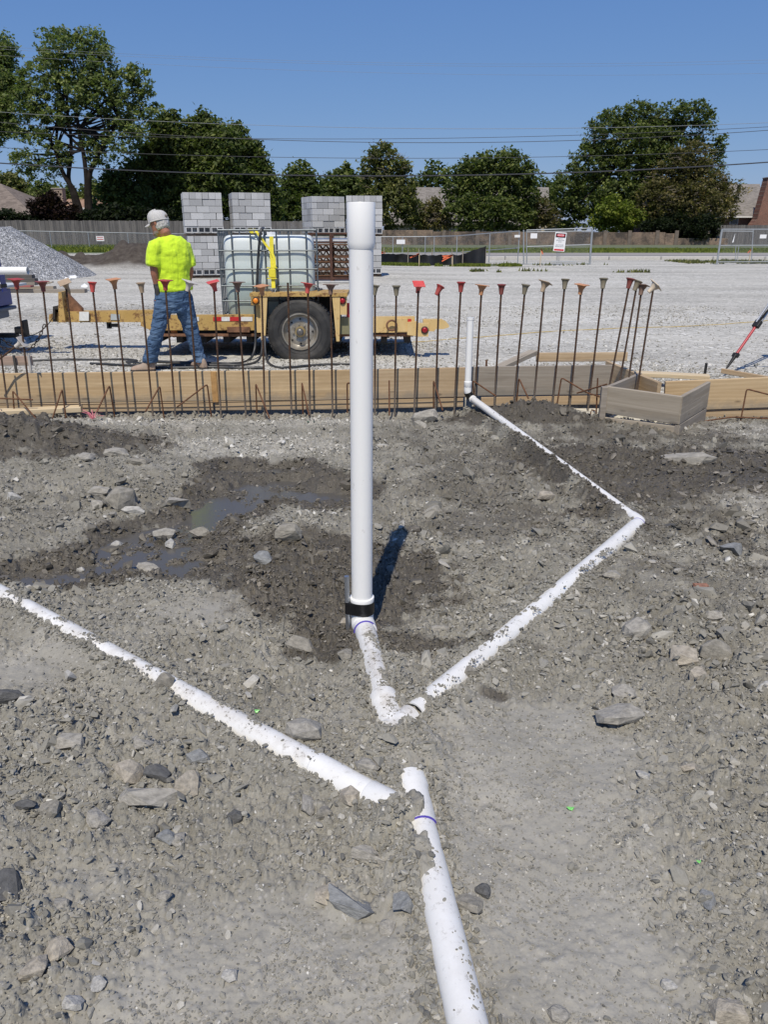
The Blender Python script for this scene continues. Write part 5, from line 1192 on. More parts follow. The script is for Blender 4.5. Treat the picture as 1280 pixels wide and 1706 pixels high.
for x, y in ((-6.9, 9.62), (-6.9, 11.1), (-9.6, 9.62), (-9.6, 11.1)):
    mb = MB(); mb.lathe((x, y - .12, .54), (0, 1, 0), [(0, .2), (0, .3), (.02, .39), (.22, .39), (.24, .3), (.24, .2)], 32); mb.build('wheel', RUB, tk, 45)
mb = MB(); a, b = at(46, 451, 9.45), at(-90, 451, 9.45); hollow(mb, [b, a], .044); mb.thing('spare_pipe', PVC, 'white plastic pipe lying on the truck bed, its end sticking out over the lot', 'pipe', smooth=40)
# ---------------------------------------------------------------- worker
MD = 8.72; FW = Vector((-.50, .866, 0)); LF = Vector((-.866, -.50, 0))
def M(px, py, dd=0.0): return at(px, py, MD + dd)
def limb(mb, pts, n=16):
    """pts: (point, radius along side axis, radius along fore-aft axis)"""
    rows = []
    for i, (p, a, b) in enumerate(pts):
        if i == 0: d = pts[1][0] - p
        elif i == len(pts) - 1: d = p - pts[i - 1][0]
        else: d = pts[i + 1][0] - pts[i - 1][0]
        d.normalize(); u = (LF - d * LF.dot(d)).normalized(); w = d.cross(u)
        rows.append([p + u * (a * math.cos(math.tau * k / n)) + w * (b * math.sin(math.tau * k / n)) for k in range(n)])
    mb.rings(rows)
def soft(o, vox=.010, it=5, disp=0.0, scale=.08):
    r = o.modifiers.new('remesh', 'REMESH'); r.mode = 'VOXEL'; r.voxel_size = vox; r.use_smooth_shade = True
    s = o.modifiers.new('smooth', 'SMOOTH'); s.iterations = it; s.factor = .5
    if disp:
        t = bpy.data.textures.new('wrinkle', 'CLOUDS'); t.noise_scale = scale; t.noise_depth = 2
        d = o.modifiers.new('wrinkles', 'DISPLACE'); d.texture = t; d.strength = disp; d.mid_level = .5
SKIN = simple('skin', (.36, .155, .095), .55, var=.12, scale=20); SHIRT = Mat('shirt_neon'); SHIRT.color(SHIRT.ramp(SHIRT.noise(4, 3), [(.3, (.60, .84, .035)), (.7, (.64, .88, .05))])).set(.85, 0, .15)
SHIRT.b.inputs['Sheen Weight'].default_value = .15; SHIRT.bump(SHIRT.math('ADD', SHIRT.noise(13, 3, .5, stretch=(1, 1, .22), dist=.8), SHIRT.math('MULTIPLY', SHIRT.noise(22, 2, .5, stretch=(.5, .5, 1)), .4)), .42, .05)
JEAN = Mat('denim'); jn = JEAN.noise(5, 5, .6); JEAN.color(JEAN.ramp(jn, [(.3, (.045, .085, .16)), (.55, (.085, .145, .245)), (.75, (.16, .235, .34))])).set(.9, 0, .15); JEAN.bump(JEAN.noise(15, 3, .5, stretch=(.4, .4, 1.5), dist=.8), .9, .05)
man = empty('person', M(285, 612), 'worker in neon yellow shirt, jeans and pale cap walking left before the trailer', 'person')
def off(p, s=0.0, f=0.0, u=0.0): return p + LF * s + FW * f + Vector((0, 0, u))
hc = M(264.5, 371)                       # head centre
HF = Vector((-.92, .32, -.30)).normalized()      # where the face points
HL = Vector((0, 0, 1)).cross(HF).normalized(); HU = HF.cross(HL)
def hp(f, s, u): return hc + HF * f + HL * s + HU * u
hipL, hipR = M(275, 497, -.05), M(303, 498, .07)
kneeL, kneeR = M(262, 552, -.10), M(319, 553, .10)
ankL, ankR = M(250, 598, -.02), M(332, 599, .13)
shL, shR = M(261, 409, -.10), M(305, 412, .12)
elL, elR = M(256, 447, -.14), M(316, 449, .13)
wrL, wrR = M(261, 478, -.10), M(314, 470, .26)
# one continuous body
mb = MB()
def ellring(mb, rows_):      # head: rings along the head's up axis
    mb.rings([[hp(cf + rf * math.cos(a), rs * math.sin(a), u) for a in [math.tau * k / 20 for k in range(20)]] for u, cf, rf, rs in rows_])
ellring(mb, [(-.135, .035, .030, .028), (-.12, .035, .050, .048), (-.09, .025, .072, .060), (-.05, .010, .088, .070), (0, .0, .098, .077), (.04, -.003, .099, .078), (.08, -.005, .085, .068), (.108, -.005, .05, .042), (.118, -.005, .015, .015)])
mb.rings([[hp(.088 + f_, s_ * w_, u_) for s_, f_ in ((-1, 0), (-.5, h_ * .6), (0, h_), (.5, h_ * .6), (1, 0), (0, -.03))] for u_, w_, h_ in ((.018, .008, .004), (-.005, .012, .014), (-.028, .018, .028), (-.038, .014, .012))])   # nose
mb.ball(hp(.10, 0, -.062), (.012, .02, .008)); mb.ball(hp(.095, 0, -.092), .022)
for s_ in (1, -1): mb.ball(hp(-.008, s_ * .079, -.008), (.014, .012, .030), 10, 8)
nb_ = M(277, 393, .0)
limb(mb, [(hp(-.02, 0, -.06), .056, .062), (hp(-.035, 0, -.11), .055, .060), (nb_, .062, .062), (off(nb_, 0, 0, -.06), .10, .08)])
limb(mb, [(M(277, 396), .06, .05), (M(281, 403), .15, .085), (M(284, 420), .17, .10), (M(287, 445), .16, .10), (M(289, 468), .145, .095), (M(290, 487), .155, .10), (M(290, 503), .14, .09)])
for s_, e_, w_ in ((shL, elL, wrL), (shR, elR, wrR)):
    limb(mb, [(s_, .058, .058), (s_.lerp(e_, .5), .050, .050), (e_, .042, .044), (e_.lerp(w_, .3), .043, .043), (e_.lerp(w_, .75), .033, .031), (w_, .027, .026)])
for h_, k_, a_ in ((hipL, kneeL, ankL), (hipR, kneeR, ankR)):
    limb(mb, [(h_, .075, .08), (h_.lerp(k_, .5), .068, .07), (k_, .052, .055), (k_.lerp(a_, .4), .050, .055), (a_, .035, .038), (a_ - Vector((0, 0, .05)), .035, .035)])
def hand(mb, w, d, side, grow=1.0, curl=.5):
    """palm, four unequal fingers and a thumb that leaves the side of the palm"""
    d = d.normalized(); u = (FW - d * FW.dot(d)).normalized(); n = d.cross(u) * side
    pc = w + d * .045; m = Matrix((d, u, n)).transposed()
    limb(mb, [(w - d * .01, .026 * grow, .030 * grow), (w + d * .03, .020 * grow, .040 * grow), (w + d * .075, .018 * grow, .043 * grow), (w + d * .095, .014 * grow, .040 * grow)])
    for k, ln in enumerate((.068, .077, .071, .056)):
        b = w + d * .088 + u * (.030 - .020 * k); c1 = b + (d * math.cos(curl * .5) - n * math.sin(curl * .5)) * ln * .42
        c2 = c1 + (d * math.cos(curl * 1.3) - n * math.sin(curl * 1.3)) * ln * .33; c3 = c2 + (d * math.cos(curl * 2) - n * math.sin(curl * 2)) * ln * .25
        mb.tube([b, c1, c2, c3], [.0095 * grow, .009 * grow, .0082 * grow, .006 * grow], 8)
    t0 = w + d * .03 + u * .034; t1 = t0 + (d * .7 + u * .7) * .035; t2 = t1 + (d * .95 + u * .1 - n * .2) * .03; mb.tube([t0, t1, t2], [.012 * grow, .011 * grow, .008 * grow], 8)
hand(mb, wrR, Vector((-.35, .5, -.6)), -1)
hand(mb, wrL, Vector((-.02, .02, -1)), 1)
b_ = mb.build('body', SKIN, man, True); soft(b_, .0065, 3)
# shirt
mb = MB()
limb(mb, [(M(278, 392), .062, .060), (M(278.5, 395), .085, .075), (M(280, 399.5), .145, .095), (M(283, 406), .195, .118), (M(285, 420), .208, .132), (M(287, 440), .200, .136), (M(288, 457), .186, .132), (M(290, 470), .186, .130), (M(292, 480), .190, .132), (M(293, 485.5), .188, .130)], 28)
for s_, e_, sd in ((shL, elL, 1), (shR, elR, -1)):
    limb(mb, [(s_.lerp(M(284, 408), .30), .085, .090), (s_ + LF * (.012 * sd), .086, .092), (s_.lerp(e_, .45) + LF * (.012 * sd), .080, .086), (s_.lerp(e_, .84) + LF * (.012 * sd), .078, .084), (s_.lerp(e_, .90) + LF * (.012 * sd), .074, .080)], 20)
o = mb.build('shirt', SHIRT.m, man, True); soft(o, .010, 8, .013, .14)
# real vertical folds at the back
def fold(o, strength, sc, ax):
    e = bpy.data.objects  # folds come from a second, stretched cloud field
    t = bpy.data.textures.new('fold', 'MARBLE'); t.noise_scale = sc; t.turbulence = 6
    d = o.modifiers.new('folds', 'DISPLACE'); d.texture = t; d.strength = strength; d.mid_level = .5
fold(o, .012, .12, 0)
# jeans
mb = MB()
limb(mb, [(M(291, 474), .160, .115), (M(291, 484), .168, .125), (M(290, 497), .178, .140), (M(290, 508), .172, .138), (M(290, 520), .14, .12)], 24)
for h_, k_, a_ in ((hipL, kneeL, ankL), (hipR, kneeR, ankR)):
    limb(mb, [(h_ + Vector((0, 0, .03)), .105, .115), (h_.lerp(k_, .3), .103, .110), (h_.lerp(k_, .65), .088, .096), (k_, .078, .086), (k_.lerp(a_, .35), .076, .086), (k_.lerp(a_, .7), .073, .084), (a_, .076, .088), (a_ - Vector((0, 0, .032)), .080, .092)], 20)
o = mb.build('jeans', JEAN.m, man, True); soft(o, .010, 5, .022, .075); fold(o, .014, .05, 0)
BOOT = simple('boot_leather', (.33, .24, .18), .8, var=.2, scale=12, dirt=((.30, .28, .24), .6)); SOLE = simple('boot_sole', (.06, .05, .045), .8)
def boot(heel, toe):
    d = (toe - heel); L = d.length; d.normalize(); s_ = Vector((0, 0, 1)).cross(d); zf = Hs(heel.x, heel.y) - .005
    def F(f, s, u): p = heel + d * (f * L) + s_ * s; return Vector((p.x, p.y, zf + u))
    mb = MB(); rows = []
    for f, w, h in ((-.02, .025, .07), (.02, .036, .11), (.14, .042, .135), (.30, .043, .130), (.42, .043, .100), (.60, .049, .078), (.78, .053, .066), (.92, .045, .055), (1.0, .022, .035)):
        rows.append([F(f, w * math.cos(a), .028 + max(0, math.sin(a)) * (h - .02) - .0) if math.sin(a) >= 0 else F(f, w * math.cos(a), .026) for a in [math.tau * k / 18 for k in range(18)]])
    mb.rings(rows)
    o = mb.build('boot', BOOT, man, True); soft(o, .006, 3)
    mb = MB(); out = [(-.03, .022), (0, .036), (.15, .042), (.35, .040), (.45, .042), (.65, .052), (.8, .056), (.94, .046), (1.02, .02)]
    ring = [(f, w) for f, w in out] + [(f, -w) for f, w in reversed(out)]
    mb.rings([[F(f, w, u) for f, w in ring] for u in (.0, .026)]); mb.build('boot_sole', SOLE, man)
boot(M(257, 606, -.03), M(216.5, 605, -.08)); boot(M(341, 606, .06), M(322, 606, .31))
# glove, cap, hair
GLV = simple('work_glove', (.045, .042, .04), .8, var=.4, scale=20)
mb = MB(); hand(mb, wrL, Vector((-.02, .02, -1)), 1, 1.32, .35); limb(mb, [(wrL + Vector((0, 0, .035)), .036, .040), (wrL - Vector((0, 0, .01)), .033, .037)]); o = mb.build('glove', GLV, man, True); soft(o, .0045, 2)
HAIR = simple('grey_hair', (.50, .48, .45), .9, var=.4, scale=60); CAPM = simple('cap_cloth', (.58, .56, .53), .9, var=.12, scale=25); MESHM = simple('cap_mesh', (.52, .51, .49), .9, var=.3, scale=120)
mb = MB(); q = np.random.RandomState(4)
mb.rings([[hp(-.012 + rf * math.cos(a), rs * math.sin(a), u) for a in [math.pi * (.42 + 1.16 * k / 13) for k in range(14)]] + [hp(-.02 + .8 * rf * math.cos(a), .8 * rs * math.sin(a), u) for a in [math.pi * (1.58 - 1.16 * k / 13) for k in range(14)]] for u, rf, rs in ((-.080, .070, .064), (-.062, .090, .074), (-.03, .101, .080), (0, .104, .080), (.012, .100, .078))])
o = mb.build('hair', HAIR, man, True); soft(o, .006, 1, .007, .02)
mb = MB(); 
ellring(mb, [(-.130, .05, .030, .030), (-.122, .045, .048, .046), (-.10, .036, .062, .060), (-.08, .03, .066, .063), (-.065, .024, .055, .062)])
o = mb.build('beard', simple('stubble', (.26, .20, .17), .9, var=.3, scale=60), man, True); soft(o, .006, 1, .008, .02)
mb = MB(); rows = []
for u, r in ((.012, 1.0), (.03, 1.01), (.06, .98), (.085, .90), (.105, .76), (.120, .55), (.128, .3), (.131, .05)):
    rows.append([hp(-.004 + .108 * r * math.cos(a), .088 * r * math.sin(a), u + .01 * math.cos(a)) for a in [math.tau * k / 28 for k in range(28)]])
mb.rings(rows, caps=False); cp_ = mb.build('cap', MESHM, man, 60); sm_ = cp_.modifiers.new('thick', 'SOLIDIFY'); sm_.thickness = .003
mb = MB(); rows = []
for k in range(15):
    a = -math.pi * .36 + math.pi * .72 * k / 14; ca, sa = math.cos(a), math.sin(a)
    i0 = hp(.0 + .104 * ca, .085 * sa, .022); i1 = hp(.0 + .104 * ca + .075 * max(0, ca) ** .7, .080 * sa, .012 - .022 * abs(sa) ** 2)
    rows.append([i0, i1, i1 - HU * .004, i0 - HU * .004])
mb.rings(rows); mb.build('cap_brim', CAPM, man, 60)
mb = MB()
for k in range(6):
    a = math.tau * k / 6 + .52
    mb.tube([hp(-.004 + .110 * r * math.cos(a), .090 * r * math.sin(a), u + .01 * math.cos(a)) for u, r in ((.014, 1.0), (.03, 1.01), (.06, .98), (.085, .90), (.105, .76), (.120, .55), (.130, .2))], .003, 6)
mb.tube([hp(-.004 + .112 * math.cos(a), .091 * math.sin(a), .016 + .01 * math.cos(a)) for a in [math.tau * k / 24 for k in range(25)]], .006, 6)
mb.ball(hp(-.004, 0, .132), .008); mb.build('cap_seam', CAPM, man, True)
mb = MB(); a0 = math.pi; mb.ball(hp(-.106, 0, .035), (.022, .022, .018), 12, 8); mb.build('cap_opening', simple('cap_gap', (.16, .14, .12), .9), man, True)
for s_ in (1, -1):
    mb = MB(); mb.ball(hp(.086, s_ * .030, .0), .011, 10, 8); mb.build('eye', simple('eye', (.6, .58, .55), .2), man, True)
mb = MB(); limb(mb, [(M(290, 474.5), .168, .122), (M(290, 478.5), .170, .124)], 28); mb.build('belt', simple('belt_leather', (.03, .02, .015), .6), man, True)
# ---------------------------------------------------------------- tripod at the right edge
tpd = empty('survey_tripod', at(1212, 612, 8.35), 'red and grey telescopic tripod with its foot on the gravel at the right edge', 'tripod')
foot = at(1212, 613, 8.35); head = foot + Vector((.82, .35, 1.30)); ALU = simple('tripod_aluminium', (.45, .46, .48), .35, .8)
top1 = at(1282, 512, 8.60); dl = (top1 - foot).normalized(); head = foot + dl * 1.75
REDP = simple('tripod_red', (.42, .03, .04), .4)
def leg(foot, head):
    d = (head - foot); s_ = d.normalized().cross(Vector((0, 1, 0))).normalized() * .022
    mb = MB(); mb.tube([foot - d * .02, foot + d * .10], [.008, .022], 10); mb.bar(foot + d * .085, foot + d * .11, .07, .03); a = mb.build('leg_foot', BLK, tpd, 40)
    mb = MB(); mb.tube([foot + d * .10, foot + d * .33], .015, 10); mb.build('leg', REDP, tpd, 40)
    mb = MB(); mb.bar(foot + d * .31, foot + d * .36, .075, .05, ch=.006); mb.build('leg_clamp', BLK, tpd)
    mb = MB(); mb.tube([foot + d * .34 + s_, head + s_], .011, 8); mb.tube([foot + d * .34 - s_, head - s_], .011, 8); mb.build('leg', ALU, tpd, 40)
leg(foot, head)
for v in (Vector((1.9, -.35, 0)), Vector((1.5, 1.1, 0))):
    f2 = foot + v; f2.z = Hs(f2.x, f2.y); leg(f2, head)
mb = MB(); mb.lathe(head - Vector((0, 0, .03)), (0, 0, 1), [(0, .09), (.05, .09), (.06, .06)], 16); mb.build('head_plate', BLK, tpd, 40)
mb = MB(); s0 = foot.lerp(head, .36); mb.tube(smoothpath([s0, s0 + Vector((.05, 0, .08)), s0 + Vector((.10, -.02, .16)), s0 + Vector((.22, -.04, .20)), s0 + Vector((.5, -.05, .24))], 2), .012, 6); mb.build('strap', BLK, tpd)
mb = MB(); q_ = at(1175, 622, 8.2); mb.bar((q_.x, q_.y, .0), at(1178, 605, 8.2), .022, .022); mb.thing('form_stake', BLK, 'short dark stake behind the loose plank at the right', 'stake')
for px, py, d, l in ((811, 603, 8.5, 'short rusty stake left of the diagonal brace'), (882, 616, 8.3, 'dark stake under the left end of the rear two by four'), (907, 614, 8.4, 'dark stake under the rear two by four')):
    mb = MB(); q_ = at(px, py, d); mb.tube([(q_.x, q_.y, .0), (q_.x, q_.y, q_.z + .02)], .012, 6); mb.thing('form_stake', HOOKM, l, 'stake')
# ---------------------------------------------------------------- concrete block cubes
BK = Mat('concrete_block'); r_ = BK.objrand(); c_ = BK.ramp(r_, [(0, (.33, .335, .34)), (.5, (.43, .435, .44)), (1, (.52, .525, .53))])
BK.color(BK.mix(.3, c_, BK.ramp(BK.noise(30, 4, .7), [(.3, .3), (.7, .7)]), 'OVERLAY')).set(.92, 0, .2); BK = BK.m
PAL = simple('pallet_wood', (.10, .07, .05), .9)
mb = MB(); mb.cbox((0, 0, 0), (.392, .194, .190), .006); B_FULL = mb.mesh('block', BK)
mb = MB(); mb.cbox((0, 0, 0), (.194, .194, .190), .006); B_HALF = mb.mesh('block', BK)
mb = MB()          # on its side, cores towards the viewer
mb.box((0, 0, .078), (.392, .194, .032)); mb.box((0, 0, -.078), (.392, .194, .032))
for x in (-.18, 0, .18): mb.box((x, 0, 0), (.032, .194, .124))
mb.box((0, .09, 0), (.39, .012, .124)); B_CORE = mb.mesh('block', BK)
GB = 'cubes of concrete blocks stacked two high'
def cube_of_blocks(x, y, z, rz, label, rows=6, nx=3, hollow=True, top_half=True):
    e = empty('block_cube', (x, y, z), label, 'blocks', GB, rz); q = random.Random(int(x * 31 + y * 7 + z * 13))
    hx = nx * .2
    mb = MB()
    for yy_ in (-.5, 0, .5): mb.box((0, yy_, .03), (nx * .4, .09, .05))
    for k in range(5): mb.box((-hx + .1 + k * (2 * hx - .2) / 4, 0, .068), (.09, 1.16, .018))
    mb.build('pallet', PAL, e, local=True)
    def put(m, lx, ly, lz, ry=0.0):
        o = link_mesh('block', m, e, (lx + q.uniform(-.006, .006), ly + q.uniform(-.012, .012), lz), (0, 0, ry + q.uniform(-.012, .012)))
    for r in range(rows):
        lz = .08 + .1 + r * .2
        if r == 0 and hollow:
            for s_, ry in ((-1, 0), (1, math.pi)):
                for i in range(nx): put(B_CORE, -hx + .2 + i * .4, s_ * .5, lz, ry)
            for i in range(1, 5): put(B_HALF, -hx + .1, -.6 + .1 + i * .2, lz); put(B_HALF, hx - .1, -.6 + .1 + i * .2, lz)
            continue
        if r == rows - 1 and top_half:
            for i in range(nx * 2):
                for s_ in (-1, 1): put(B_HALF, -hx + .1 + i * .2, s_ * .5, lz)
            for i in range(1, 5): put(B_HALF, -hx + .1, -.5 + i * .2, lz); put(B_HALF, hx - .1, -.5 + i * .2, lz)
            for i in range(1, nx * 2 - 1):
                put(B_FULL, -hx + .1 + i * .2, -.2, lz, math.pi / 2); put(B_FULL, -hx + .1 + i * .2, .2, lz, math.pi / 2)
            continue
        for s_ in (-1, 1):
            if r % 2:
                for i in range(nx): put(B_FULL, -hx + .2 + i * .4, s_ * .5, lz)
            else:
                put(B_HALF, -hx + .1, s_ * .5, lz); put(B_HALF, hx - .1, s_ * .5, lz)
                for i in range(nx - 1): put(B_FULL, -hx + .4 + i * .4, s_ * .5, lz)
        for s_ in (-1, 1):
            for i in range(2): put(B_FULL, s_ * (hx - .1), -.2 + i * .4, lz, math.pi / 2)
def stack(px, d, rz, names, dx=0.03, nx=3):
    x = at(px, 460, d + .6).x; zb = Hs(x, d); cube_of_blocks(x + dx, d + .6, zb, rz, names[1], nx=nx); cube_of_blocks(x - dx, d + .6, zb + 1.285, rz + .02, names[0], nx=nx)
stack(346, 26, R(15), ('upper block cube of the leftmost stack, right of the head of the worker', 'lower block cube of the leftmost stack, right of the back of the worker'))
stack(423, 26.2, R(15), ('upper block cube of the second stack, above the left part of the water tank', 'lower block cube of the second stack, hidden behind the water tank'), .02)
stack(541, 28.5, R(22), ('upper block cube left of the tall white pipe, with notched blocks', 'lower block cube behind the rusty rack left of the tall white pipe'), .0)
stack(607, 27.5, R(2), ('upper block cube right behind the hub of the tall white pipe', 'lower block cube right behind the tall white pipe'), -.01)
# ---------------------------------------------------------------- rusty rack with bundled joists
RU = simple('rack_rust', (.075, .034, .022), .85, .1, var=.5, scale=6); RUL = simple('joist_rust', (.14, .072, .04), .85, .1, var=.45, scale=8)
g0 = at(550, 470, 24); rz0 = Hs(g0.x, 24); rk = empty('joist_rack', (g0.x, 24.4, rz0), 'rusty steel rack full of wire joist bundles left of the tall white pipe', 'rack')
def rx(px): return at(px, 430, 24).x
def rzz(py): return at(550, py, 24).z
for px in (515, 552, 600):
    for y in (24.0, 24.8): mb = MB(); mb.cbox((rx(px), y, (rzz(388) + rz0) / 2), (.085, .085, rzz(388) - rz0), .008); mb.build('rack_post', RU, rk)
for py, h in ((389, .05), (404, .04), (464, .07)):
    for y in (23.98, 24.82): mb = MB(); mb.cbox(((rx(515) + rx(600)) / 2, y, rzz(py)), (rx(600) - rx(515), .05, h), .006); mb.build('rack_rail', RU, rk)
def truss(x0, x1, z0, z1, y):
    mb = MB(); mb.tube([(x0, y, z1), (x1, y, z1)], .016, 6); mb.tube([(x0, y, z0), (x1, y, z0)], .016, 6); n = 9
    P = [(x0 + (x1 - x0) * i / (2 * n), y, z0 if i % 2 else z1) for i in range(2 * n + 1)]; mb.tube(P, .010, 5); return mb.build('joist', RUL, rk)
tr_ = []
for k, (a, b) in enumerate(((408, 416), (418, 427), (429, 436), (438, 448), (450, 460))):
    for j in range(5): truss(rx(510), rx(606), rzz(b), rzz(a), 24.1 + j * .14 + (k % 2) * .05)
mb = MB(); mb.cbox((rx(556), 24.4, rzz(400)), (1.7, .7, .10), .03); mb.thing('plastic_wrap', simple('white_wrap', (.7, .7, .7), .4), 'white plastic wrap lying on top of the joists in the rusty rack', 'wrap')
mb = MB(); mb.cbox((rx(560), 23.9, rz0 + .03), (2.0, .25, .05), .01); mb.thing('steel_plank', simple('pale_steel', (.45, .45, .44), .5), 'pale plank on the ground before the rusty rack', 'plank')
# ---------------------------------------------------------------- gravel pile, lumber pile
GP = Mat('pile_gravel'); cc = GP.voro(24, out='Color'); s_ = GP.n.new('ShaderNodeSeparateColor'); GP.l.new(cc, s_.inputs[0])
GP.color(GP.ramp(s_.outputs[0], [(0, (.14, .145, .15)), (.4, (.29, .295, .30)), (.7, (.43, .435, .44)), (1, (.70, .70, .70))])).set(.9, 0, .2).bump(GP.voro(24, 'F1'), 1.0, .05)
pc = at(-22, 420, 27.0); n_ = 190; uu = np.linspace(-4.6, 4.6, n_); X, Y = np.meshgrid(uu, uu, indexing='ij'); rr = np.hypot(X, Y) * (1 + .08 * (fbm(X * .5 + 5, Y * .5, 2, 4) - .5))
hz_ = 1.62 * np.clip(1 - np.clip(rr - .85, 0, None) / 2.65, 0, None) - .25 * (rr > 3.5) + .05 * (fbm(X * 2, Y * 2, 3, 8) - .5) + .03 * clods(X, Y, .11, 3, .8)
F_ = np.arange(n_ * n_).reshape(n_, n_); FF = np.stack([F_[:-1, :-1].ravel(), F_[1:, :-1].ravel(), F_[1:, 1:].ravel(), F_[:-1, 1:].ravel()], 1)
me_ = np_mesh('gravel_pile', np.stack([X.ravel(), Y.ravel(), hz_.ravel()], 1), FF, GP.m, False); o = link_mesh('gravel_pile', me_, None, (pc.x, 27.0, .14)); tag(o, 'tall pile of grey crushed gravel at the left edge', 'gravel pile', kind='stuff')
PLG = [W_GREY, W_OLD, wood('dark_lumber', (.14, .13, .12), (.08, .075, .07)), wood('red_end_lumber', (.40, .14, .12), (.3, .10, .09))]
k = 0
for px0, px1, py, h, d, m_, l in ((0, 52, 460, .09, 20.4, 2, 'dark topmost plank of the pile left of the gravel slope'), (-10, 57, 466, .09, 20.3, 2, 'second dark plank in the pile left of the gravel slope'), (-10, 57, 472, .08, 20.3, 1, 'grey lower plank under the dark ones in the pile'),
        (-20, 88, 479, .10, 20.0, 0, 'long grey plank in front of the dark pile, left half'), (-10, 140, 484, .15, 19.8, 1, 'long weathered timber with a broken right end at the gravel slope'), (5, 50, 478, .04, 19.7, 3, 'thin red edged board on the timber pile at the left')):
    a, b = at(px0, py - 2, d), at(px1, py - 2, d); board('plank', a, b, h, .2, PLG[m_], l, 'plank', 'planks lying by the gravel pile'); k += 1
board('thin_board', at(66, 474, 20.6), at(86, 469, 20.6), .03, .1, PLG[0], 'thin grey board leaning out of the plank pile', 'board')
WC = simple('white_scrap_plastic', (.75, .76, .76), .5)
for px, py, l in ((112, 465, 'crumpled white wrapper above the tan capped rebar'), (122, 462, 'white scrap right of the crumpled wrapper'), (139, 476, 'white torn plastic at the end of the timber pile')):
    p = at(px, py, 20.5); bm = hull(12, .13, .1, .06, px); me_ = bpy.data.meshes.new('wrapper'); bm.to_mesh(me_); bm.free(); me_.materials.append(WC); o = link_mesh('wrapper', me_, None, p); tag(o, l, 'wrapper')
# ---------------------------------------------------------------- fences
def chain_mat(name, cover):
    m = Mat(name); sp = m.n.new('ShaderNodeSeparateXYZ'); m.l.new(m.tc.outputs['Object'], sp.inputs[0])
    def line(op):
        v = m.math(op, m.math('MULTIPLY', sp.outputs[0], 1 / .05), m.math('MULTIPLY', sp.outputs[2], 1 / .05)); f = m.math('FRACT', v); return m.math('LESS_THAN', f, cover)
    k = m.math('MAXIMUM', line('ADD'), line('SUBTRACT')); t = m.n.new('ShaderNodeBsdfTransparent'); mx = m.n.new('ShaderNodeMixShader')
    m.color((.40, .41, .42)).set(.45, .6, .5); m.l.new(k, mx.inputs[0]); m.l.new(t.outputs[0], mx.inputs[1]); m.l.new(m.b.outputs[0], mx.inputs[2]); m.l.new(mx.outputs[0], m.n['Material Output'].inputs[0]); return m.m
LINK = chain_mat('chain_link_wire', .055); GALV = simple('galvanized_tube', (.38, .40, .41), .5, .5, var=.12)
WHS = simple('sign_white', (.80, .80, .80), .5, var=.05); 
def fence_run(posts, rails, label, name='chain_link_fence', netz=None):
    """posts: (x, y, z0, z1, r); rails: lists of points"""
    x0, y0, z0 = posts[0][:3]; e = empty(name, (x0, y0, z0), label, 'fence')
    for x, y, a, b, r in posts: mb = MB(); mb.tube([(x, y, a - .1), (x, y, b)], r, 8); mb.build('post', GALV, e, 50)
    for P, r in rails: mb = MB(); mb.tube(P, r, 8); mb.build('rail', GALV, e, 50)
    for (xa_, ya, a0, b0, _), (xb_, yb, a1, b1, _) in zip(posts[:-1], posts[1:]):
        L = math.hypot(xb_ - xa_, yb - ya); ang = math.atan2(yb - ya, xb_ - xa_); me_ = bpy.data.meshes.new('wire_mesh')
        me_.from_pydata([(0, 0, .05), (L, 0, .05 + a1 - a0), (L, 0, b1 - a0), (0, 0, b0 - a0)], [], [(0, 1, 2, 3)]); me_.materials.append(LINK)
        link_mesh('wire_mesh', me_, e, (xa_ - x0, ya - y0, a0 - z0), (0, 0, ang))
    return e
# left run before the wooden fence
P = []
for px, d in ((-40, 50), (20, 50), (82, 50), (146, 50), (212, 50), (262, 49.5), (312, 49), (370, 48.5)):
    t = at(px, 384.5 + (px - 20) * .019, d); P.append((t.x, d, lot_z(np.array([t.x]), np.array([d]))[0], t.z, .03))
e = fence_run(P, [([(a, b, z) for a, b, _, z, _ in P], .025)], 'low chain link fence before the grey wooden fence on the left')
def small_sign(px, py, w, h, d, label, e=None):
    p = at(px, py, d); k = ppm(d, p.z); mb = MB(); mb.cbox((0, 0, 0), (w / k, .012, h / k), .003); s = mb.mesh('sign', WHS); o = link_mesh('warning_sign', s, None, p); return tag(o, label, 'sign'), p, k
o, p, k = small_sign(166.5, 397.5, 13, 8, 49.9, 'small white and red sign on the chain link fence at the left')
mb = MB(); 
for dx in (-4.5, -3, -1.5, 0, 1.5, 3, 4.5): mb.box((dx / k, -.0075, 2 / k), (1.0 / k, .003, 1.6 / k))
mb.box((0, -.0075, -1.2 / k), (10.5 / k, .003, 1.2 / k)); mb.build('lettering', REDT, o, local=True)
# middle run of temporary fence rising to the gate post
P = []
for px, yt, yb, d in ((600, 394.5, 432, 48), (655, 394.5, 432, 48), (671, 394.5, 432, 48), (709, 394.2, 432, 47.5), (724, 394, 432, 47.5), (762, 393, 432, 46), (817, 388.5, 440, 42.5), (866, 385, 441, 40.3)):
    t = at(px, yt, d); P.append((t.x, d, lot_z(np.array([t.x]), np.array([float(d)]))[0], t.z, .028))
lowr = [at(px, y, d) for px, y, d in ((600, 422, 48), (655, 422, 48), (724, 420.5, 47.5), (764, 420.5, 46), (817, 416.5, 42.5), (866, 413, 40.3))]
fence_run(P, [([(a, b, z) for a, b, _, z, _ in P], .026), (lowr, .022)], 'temporary chain link fence rising from the tall pipe to the gate')
small_sign(668, 403, 14, 7, 47.9, 'small white sign on the temporary fence right of the tall pipe')
small_sign(862.5, 393.5, 9, 4, 40.2, 'thin white card at the right end of the temporary fence')
